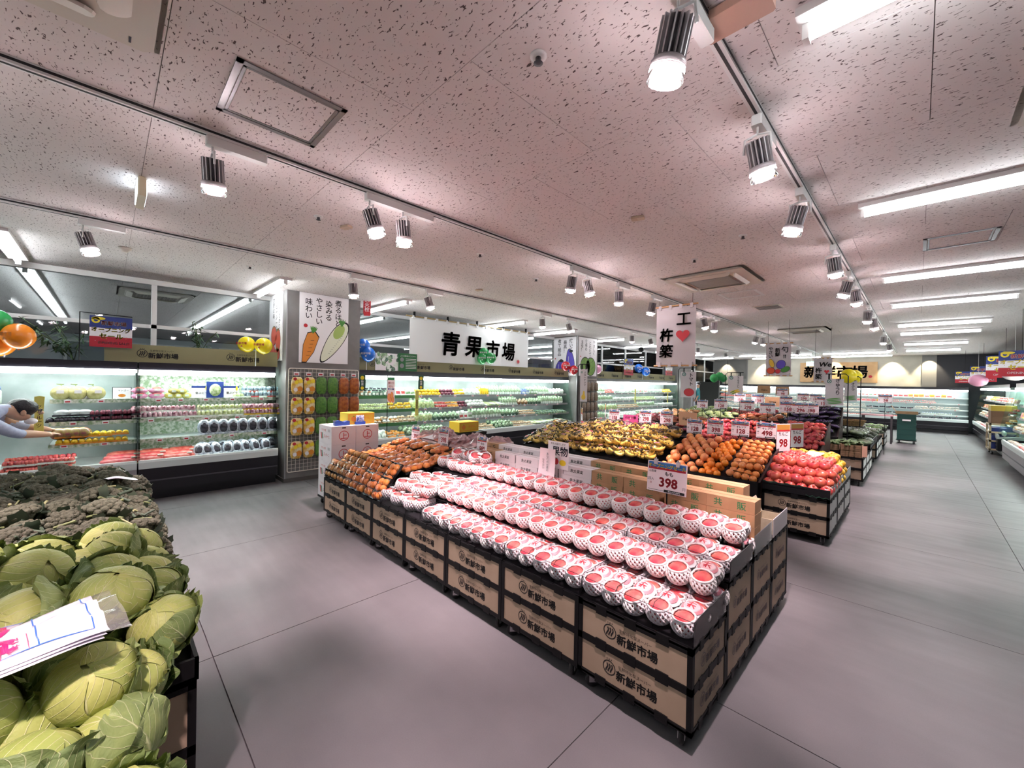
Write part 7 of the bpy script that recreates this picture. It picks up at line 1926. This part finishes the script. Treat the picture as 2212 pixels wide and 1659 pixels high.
# sale pop cards
def sale_pop(center, w, h, rz, label, pole=None):
    t = thing('sale_sign', label, 'sale sign', center, rz); y = -.004
    b = MB().bx(-w / 2, w / 2, -.003, .003, -h / 2, h / 2, 1); b.bx(-w / 2, w / 2, y, -.003, -h / 2, -h * .16, 3); b.bx(-w / 2, w / 2, y, -.003, -h * .16, h * .12, 4)
    b.ring(-w * .36, h * .36, w * .05, w * .1, y - .0004, 2, 14); b.flat(ellipse(-w * .3, h * .42, w * .16, h * .05), y - .0004, 2)
    for i in range(14): b.disc(R.uniform(-.45, .45) * w, R.uniform(-.45, .45) * h, w * .008, y - .0005, 2 + i % 3, 6)
    b.text('新鮮市場', w * .15, w * .06, h * .28, y - .001, 4, .045); b.text('新鮮市場', w * .15, w * .06, h * .28, y - .0018, 3, .02)
    b.text('オープニング', w * .155, 0, h * .07, y - .001, 5, .045); b.text('オープニング', w * .155, 0, h * .07, y - .0018, 2, .026)
    b.text('セール', w * .19, 0, -h * .14, y - .001, 5, .045); b.text('セール', w * .19, 0, -h * .14, y - .0018, 2, .026)
    b.text('OPENING SALE!', w * .105, w * .06, -h * .36, y - .001, 4, .015)
    ob('card', b.mesh('card', [M_PAPER, mat('sale_navy', '26377f', .5), M_YELP, M_REDD, M_PAPER, M_INK]), t)
    if pole:
        ob('stand', MB().path([(-w / 2 - .08, .01, -pole), (-w / 2 - .08, .01, h / 2 + .03), (w / 2, .01, h / 2 + .02)], .006, 6).mesh('stand', M_BLACK), t)
    return t
sale_pop((-6.95, .04, 2.115), .37, .37, PI / 2, 'red and navy opening sale card on the fruit case', .35)
for k, (px, py, lb) in enumerate(((1358, 793, 'small opening sale card on the packed vegetable case'), (1445, 796, 'small opening sale card behind the heart banner'))):
    p = atX(px, py, -7.0); sale_pop((p.x, p.y, p.z), .62, .55, PI / 2, lb, p.z - .27 - 1.77 + .28)
for k, (px, py, y, w, lb) in enumerate(((2084, 815, 20.5, .46, 'opening sale card farthest along the right wall case'), (2124, 808, 17.5, .52, 'opening sale card second along the right wall case'), (2172, 792, 13.5, .56, 'opening sale card above the glass-ended case'), (2207, 785, 10.5, .5, 'opening sale card nearest along the right wall case'))):
    p = atY(px, py, y); t = sale_pop((p.x, p.y, p.z), w, w * .85, rad(-20), lb)
    ob('wire', MB().tube((0, .01, w * .42), (0, .01, ZC - p.z), .003, 5).mesh('wire', M_BLACK), t)
def hang_balloon(px, py, y, col, label):
    p = atY(px, py, y); t = thing('balloon', label, 'balloon', (p.x, p.y, p.z))
    ob('balloon', MB().ball((0, 0, 0), .19, .19, .165, 18, 12).mesh('balloon', mat('balloon_' + col, col, .25)), t)
    ob('string', MB().tube((0, 0, .1), (0, 0, ZC - p.z), .003, 5).mesh('string', M_WHITE), t)
hang_balloon(2192, 803, 12.0, 'f5f0f2', 'white balloon among the right-hand sale cards'); hang_balloon(2113, 822, 17.0, 'e8a2c0', 'pink balloon under the right-hand sale cards')
# hanging heart banners
def heart(cx, cz, s, n=28):
    o = []
    for i in range(n):
        t = 2 * PI * i / n; o.append((cx + s * .0625 * 16 * math.sin(t) ** 3, cz + s * .0625 * (13 * math.cos(t) - 5 * math.cos(2 * t) - 2 * math.cos(3 * t) - math.cos(4 * t))))
    return o
def hang_banner(px0, px1, py0, py1, y, label, draw, base=12):
    a, c = atY(px0, py0, y), atY(px1, py1, y); w, h = c.x - a.x, a.z - c.z
    t = thing('hanging_banner', label, 'banner', ((a.x + c.x) / 2, y, (a.z + c.z) / 2))
    b = MB()
    for i in range(13): u = i / 12; b.v += [(-w / 2 + w * u, .006 * math.sin(u * 9), h / 2), (-w / 2 + w * u, .012 * math.sin(u * 7 + 1), -h / 2)]
    b.f = [[2 * i, 2 * i + 1, 2 * i + 3, 2 * i + 2] for i in range(12)]; b.mi = [0] * 12; b.sm = [True] * 12
    ob('cloth', b.mesh('cloth', PM[base]), t)
    d = MB(); draw(d, w, h, -.02); ob('print', d.mesh('print', PM), t)
    for z in (h / 2 + .02, -h / 2 - .015): ob('rod', MB().tube((-w / 2 - .03, 0, z), (w / 2 + .03, 0, z), .012, 8).mesh('rod', mat('pine_rod', 'b98d60', .6)), t)
    for i in range(4):
        for z in (h / 2, -h / 2): ob('loop', MB().bx(-.022, .022, -.014, .014, -.03, .036).mesh('loop', PM[base]), t, (-w * .4 + i * w * .8 / 3, 0, z))
    for sx in (-1, 1): ob('cord', MB().tube((sx * w * .42, 0, h / 2 + .02), (sx * w * .42, 0, ZC - (a.z + c.z) / 2), .003, 5).mesh('cord', M_BLACK), t)
def d_ilove(b, w, h, y):
    b.text('工', h * .26, w * .22, h * .28, y, 1, .02); b.flat(heart(w * .2, h * .0, w * .17), y, 7)
    b.text('杵', h * .24, -w * .22, h * .02, y, 1, .03, shear=.1); b.text('築', h * .24, -w * .22, -h * .26, y, 1, .03, shear=.1)
hang_banner(1419, 1501, 668, 787, 6.0, 'hanging grey banner with a red heart and brushed characters', d_ilove)
def d_we(b, w, h, y):
    b.text('We', h * .3, w * .14, h * .25, y, 1, .02, shear=.2); b.flat(heart(w * .22, -h * .08, w * .14), y, 7)
    b.text('杵', h * .26, -w * .22, -h * .02, y, 1, .02); b.text('築', h * .26, -w * .22, -h * .3, y, 1, .02)
hang_banner(1758, 1797, 776, 823, 11.5, 'small hanging banner with a red heart and the word We', d_we)
def d_shun(b, w, h, y):
    b.text('旬', h * .2, w * .26, h * .32, y, 1, .03); b.text('!!', h * .16, w * .26, h * .1, y, 1, .03); b.text('新鮮', h * .15, -w * .02, h * .24, y, 1, .02, vert=True); b.text('やさい', h * .13, -w * .3, h * .24, y, 1, .02, vert=True)
    blob(b, ellipse(-.28 * w, -.36 * h, .16 * w, .1 * h), 8, y, 1); blob(b, ellipse(.0, -.38 * h, .1 * w, .07 * h), 7, y - .0008, 1); blob(b, ellipse(-.25 * w, -.12 * h, .09 * w, .14 * h, .3), 9, y - .001, 1); blob(b, ellipse(.12 * w, -.16 * h, .17 * w, .14 * h, -.4), 5, y - .0016, 1); blob(b, ellipse(.3 * w, -.32 * h, .18 * w, .08 * h, .5), 3, y - .002, 1)
hang_banner(1655, 1708, 745, 810, 9.6, 'hanging banner with painted vegetables and large brushed lettering', d_shun)
# vegetable name signs hung from bent black poles
def d_veg(txt, kind):
    def f(b, w, h, y):
        b.disc(-w * .28, h * .40, w * .13, y, 11); b.ring(-w * .28, h * .40, w * .07, w * .05, y - .0005, 0); b.text(txt, min(w * .3, h * .7 / max(1, len(txt))), w * .18, h * .2, y, 1, .02, vert=True)
        b.stroke([(-w * .3, h * .25), (-w * .3, -h * .05)], w * .02, y, 12)
        if kind == 'tomato': blob(b, ellipse(w * .05, -h * .3, w * .33, h * .15), 7, y, 1, 1.03); leafy(b, w * .05, -h * .17, h * .06, 3, y - .001, 5, 1.57, 2.8)
        elif kind == 'corn':
            for k in (0, 1): b.flat(ellipse(w * (-.05 + .1 * k), -h * (.3 + .07 * k), w * .3, h * .045, .35), y - .0006 * k, 9); b.flat(ellipse(w * (-.2 + .1 * k), -h * (.36 + .07 * k), w * .2, h * .025, .5), y - .001, 3)
        elif kind == 'squash': b.flat(ellipse(0, -h * .36, w * .3, h * .08), y, 9); b.flat(ellipse(w * .05, -h * .27, w * .13, h * .1), y - .0005, 9)
        else:
            for k in range(4): b.flat(ellipse(w * (-.04 + .03 * k), -h * (.26 + .055 * k), w * .4, h * .022, .15), y - .0005 * k, 3)
    return f
def veg_sign(px0, px1, py0, py1, y, txt, kind, label, foot=0.0):
    a, c = atY(px0, py0, y), atY(px1, py1, y); w, h = c.x - a.x, a.z - c.z; cz_ = (a.z + c.z) / 2
    t = thing('vegetable_sign', label, 'sign', ((a.x + c.x) / 2, y, foot)); zc = cz_ - foot
    ob('card', MB().bx(-w / 2, w / 2, -.004, 0, zc - h / 2, zc + h / 2, 12).mesh('card', PM), t)
    b = MB(); d_veg(txt, kind)(b, w, h, -.0048); ob('print', b.mesh('print', PM), t, (0, 0, zc))
    s = 1 if kind in ('cuc',) else -1
    ob('pole', MB().path([(s * (w / 2 + .06), .01, 0), (s * (w / 2 + .06), .01, zc + h / 2 + .05), (s * (w / 2 + .02), .01, zc + h / 2 + .09), (-s * w / 2, .01, zc + h / 2 + .09)], .009, 6).mesh('pole', M_BLACK), t)
    for q in (-.3, .3): ob('clip', MB().bx(-.012, .012, -.006, .012, 0, .1).mesh('clip', M_BLACK), t, (q * w, 0, zc + h / 2 - .01))
veg_sign(1471, 1503, 803, 859, 9.8, 'トマト', 'tomato', 'hanging tomato sign on a bent black pole')
veg_sign(1573, 1605, 812, 853, 12.0, 'とうもろこし', 'corn', 'hanging corn sign on a bent black pole')
veg_sign(1783, 1822, 818, 876, 9.75, 'きゅうり', 'cuc', 'hanging cucumber sign on a bent black pole')
veg_sign(1824, 1851, 822, 867, 11.85, 'オクラ', 'cuc', 'hanging okra sign on a bent black pole')
veg_sign(1254, 1268, 797, 868, 6.35, 'バターナッツ', 'squash', 'narrow butternut squash sign above the bananas')
# mandarin poster on a tall pole behind the trays
p = atY(845, 842, 2.95)
t = thing('mandarin_poster', 'tall pink poster with mandarin halves on a black pole', 'poster', (p.x, 2.95, .75)); zc = p.z - .75
b = MB().bx(-.105, .105, -.004, 0, zc - .185, zc + .185, 0); y = -.0048
b.bx(-.1, .1, y, -.004, zc + .14, zc + .18, 1); b.text('佐賀ハウス', .036, 0, zc + .1, y, 2, .02); b.text('みかん', .044, 0, zc + .05, y, 2, .02); b.bx(-.09, .09, y, -.004, zc - .0, zc + .022, 3); b.text('送料無料', .022, 0, zc + .011, y - .0006, 5, .01)
for (x, z, r) in ((-.05, -.11, .05), (.03, -.08, .045), (.06, -.14, .04), (-.01, -.15, .035)): b.disc(x, zc + z, r, y - .0004, 4, 20, r * 1.15); b.disc(x, zc + z, r * .8, y - .0008, 6, 20, r * .95)
ob('card', b.mesh('card', [mat('pink_poster_card', 'f0d4d8', .6), M_GRN_INK, M_RED, mat('deep_blue_print', '4a3a7a', .6), mat('mandarin_print', 'd9602c', .6), M_PAPER, mat('mandarin_flesh', 'e88a4a', .6)]), t)
ob('pole', MB().path([(-.125, .008, 0), (-.125, .008, zc + .2), (-.11, .008, zc + .215), (.1, .008, zc + .215)], .006, 6).mesh('pole', M_BLACK), t)
# boards on the vegetable case
p0 = atX(881, 787, -7.0); b = MB().bx(-.2, .2, -.004, .004, -.17, .17, 0); b.text('よつば農産のこだわり', .034, 0, .12, -.005, 1)
for k in range(7): b.bx(-.05, .18, -.0052, -.0048, .06 - k * .03, .068 - k * .03, 1)
b.disc(-.13, .05, .04, -.005, 2); b.disc(-.13, -.07, .045, -.005, 2)
tag(ob('info_board', b.mesh('info_board', [mat('board_green', '2a6b3c', .6), M_PAPER, mat('board_grey', '8c8f92', .6)]), None, (p0.x, p0.y, 1.94), (0, 0, PI / 2)), 'dark green information board standing on the vegetable case', 'board')
p0 = atX(838, 787, -7.02); b = MB().bx(-.25, .25, -.004, .004, -.15, .17, 0)
for k in range(40): b.flat(ellipse(R.uniform(-.22, .22), R.uniform(-.13, .15), .03, .045, R.uniform(0, 3)), -.005 - k * .0001, 1 + k % 3)
tag(ob('picture_board', b.mesh('picture_board', [M_PAPER, CG1, CG2, CW_]), None, (p0.x, p0.y, 1.92), (0, 0, PI / 2)), 'picture board of leafy greens beside the dark green board', 'board')
for px, lb in ((910, 'small dark green hanging banner with yellow flowers on the vegetable case'), (783, 'small dark green hanging banner beside the column')):
    p0 = atX(px, 826, -6.98); b = MB().bx(-.06, .06, -.003, .003, -.14, .14, 0); b.disc(0, .08, .035, -.004, 1); b.disc(0, -.1, .03, -.004, 1); b.text('特選', .05, 0, -.01, -.004, 2, .01, vert=True)
    tag(ob('hanging_banner', b.mesh('small_banner', [mat('banner_green', '1f4a3a', .6), M_YELP, M_PAPER]), None, (-6.99, p0.y, p0.z), (0, 0, PI / 2)), lb, 'banner')
# wooden store sign on the back wall, round mark, exit signs
t = thing('wooden_sign', 'wide pale wooden sign board with brushed black characters on the back wall', 'sign', (-2.5, YB - .03, 2.30))
ob('board', MB().bx(-1.36, 1.30, -.05, 0, -.46, .42).mesh('wood_board', mat('pale_wood', 'd3ab7c', .6, var='c99e6d', scale=3)), t)
b = MB()
for c_, x in zip('新鮮市場', (-.95, -.35, .22, .72)): b.text(c_, .56, x, 0, -.053, 0, .03, shear=.06)
b.disc(1.08, -.2, .06, -.053, 1); ob('lettering', b.mesh('lettering', [M_INK, M_RED]), t)
b = MB().ring(0, 0, .36, .31, -.02, 0, 36)
for i in (-1, 0, 1): b.stroke([(i * .14 + .05 * math.sin(k * .8), .18 - k * .055) for k in range(8)], .075, -.02, 0)
tag(ob('round_mark', b.mesh('round_mark', emitter('lit_mark', (.9, .93, .95), 1.6)), None, (atY(1515, 800, YB - .06).x, YB - .05, atY(1515, 800, YB).z)), 'lit white round store mark on the dark panel over the doorway', 'sign')
for px, py, y in ((1513, 784, 21.5), (1753, 786, 20.0), (1140, 748, None)):
    p = atY(px, py, y) if y else atX(1182, 762, -13.0)
    t = thing('exit_sign', 'small green lit exit sign hanging from the ceiling', 'exit sign', (p.x, p.y, p.z), 0 if y else PI / 2, 'exit signs')
    ob('panel', MB().bx(-.17, .17, -.02, .02, -.09, .09).mesh('exit_panel', emitter('exit_glow', (.35, .85, .75), 1.5)), t)
    ob('arrow', MB().flat([(-.1, 0), (-.02, .06), (-.02, .025), (.1, .025), (.1, -.025), (-.02, -.025), (-.02, -.06)], -.022).mesh('arrow', M_PAPER), t)
    ob('hanger', MB().tube((0, 0, .09), (0, 0, ZC - p.z), .008, 6).mesh('hanger', M_WHITE), t)
p = atX(793, 662, -6.7)
t = thing('hydrant_sign', 'narrow red vertical sign hanging beside the column', 'sign', (-6.7, p.y, p.z), PI / 2 - .5)
ob('plate', MB().prism([(-.05, -.16), (.05, -.16), (.06, -.12), (.06, .18), (-.06, .18), (-.06, -.12)], -.006, .006).mesh('plate', M_RED), t)
b = MB().text('消火栓', .085, 0, .03, -.008, 0, .01, vert=True); ob('lettering', b.mesh('lettering', M_PAPER), t)
ob('hanger', MB().tube((0, 0, .18), (0, 0, ZC - p.z), .006, 6).mesh('hanger', M_WHITE), t)
q = atX(1385, 755, -6.5)
t = thing('security_camera', 'black dome camera hanging under the ceiling near the packed vegetable case', 'camera', (-6.5, q.y, ZC)); ob('stem', MB().tube((0, 0, 0), (0, 0, q.z - ZC + .08), .015, 8).mesh('stem', M_WHITE), t); ob('dome', MB().ball((0, 0, q.z - ZC), .09, .09, .08, 14, 8).mesh('dome', M_BLACK), t)
# bamboo sprays on the cases
def bamboo(p, n, sp, label):
    q = random.Random(n); t = thing('bamboo_spray', label, 'plant', p); st, lf = MB(), MB()
    for k in range(7):
        a = q.uniform(0, 6.28); top = Vector((math.cos(a) * sp * q.uniform(.3, 1), math.sin(a) * sp * q.uniform(.3, 1), q.uniform(.25, .5)))
        st.path([(0, 0, 0), tuple(top * .55 + Vector((0, 0, .05))), tuple(top)], .004, 5)
        for j in range(n // 7):
            u = q.uniform(.3, 1); c = top * u; b_ = q.uniform(0, 6.28); e = q.uniform(-.9, .5); L_ = q.uniform(.08, .15)
            d = Vector((math.cos(b_) * math.cos(e), math.sin(b_) * math.cos(e), math.sin(e))); s_ = d.cross(Vector((0, 0, 1))).normalized() * .012
            m_ = c + d * L_ * .4
            lf.add([c, m_ + s_, c + d * L_, m_ - s_], [(0, 1, 2, 3)], q.randrange(2))
    ob('stems', st.mesh('stems', mat('bamboo_stem', '5a6b3c', .6)), t)
    o = ob('leaves', lf.mesh('leaves', [mat('bamboo_leaf', '3c5a40', .6), mat('bamboo_leaf2', '52704e', .6)]), t); o['kind'] = 'stuff'
bamboo((-7.3, -.28, 1.765), 240, .45, 'bamboo spray behind the opening sale card on the fruit case')
bamboo((-7.4, .95, 1.9), 120, .3, 'bamboo spray behind the olive band on the fruit case')
# trolley on the right with cartons and crates
t = thing('trolley', 'cream metal trolley loaded with cartons beside the right wall cases', 'trolley', (1.52, 16.05, 0))
M_CRM = mat('cream_metal', 'cbb895', .5)
f = MB()
for x in (-.22, .22):
    for y in (-.32, .32): f.bx(x - .018, x + .018, y - .018, y + .018, .1, .78)
for z in (.13, .34, .56, .76): f.bx(-.24, .24, -.34, -.30, z - .02, z + .02); f.bx(-.24, .24, .30, .34, z - .02, z + .02); f.bx(-.24, -.2, -.34, .34, z - .02, z + .02); f.bx(.2, .24, -.34, .34, z - .02, z + .02)
ob('frame', f.mesh('trolley_frame', M_CRM), t)
ob('deck', MB().bx(-.22, .22, -.32, .32, .765, .78).mesh('trolley_deck', M_CRM), t); ob('lower_deck', MB().bx(-.22, .22, -.32, .32, .12, .14).mesh('trolley_deck2', M_CRM), t)
for x in (-.18, .18):
    for y in (-.27, .27): add_caster(t, x, y, .3)
for k, (z, m_, h, lb) in enumerate(((.782, 'brown', .16, 'lower brown carton on the trolley'), (.944, 'brown', .15, 'upper brown carton on the trolley'), (1.096, 'yellow', .13, 'yellow crate topping the trolley load'))):
    tag(ob('carton', carton(.42, .56, h, mat('trolley_brown', '7a5a44', .7) if m_ == 'brown' else mat('trolley_yellow', 'c2a63a', .6)), None, (1.52, 16.05, z)), lb, 'cardboard box' if m_ == 'brown' else 'crate')
bc = crate_mesh(.38, .54, .17).mesh('crate', mat('blue_crate_plastic', '22357f', .5))
for k in range(3): tag(ob('blue_crate', bc, None, (1.52, 16.05, .142 + k * .18)), 'dark blue crate inside the trolley, %s of three' % ['lowest', 'middle', 'uppermost'][k], 'crate', 'blue crates in the trolley')
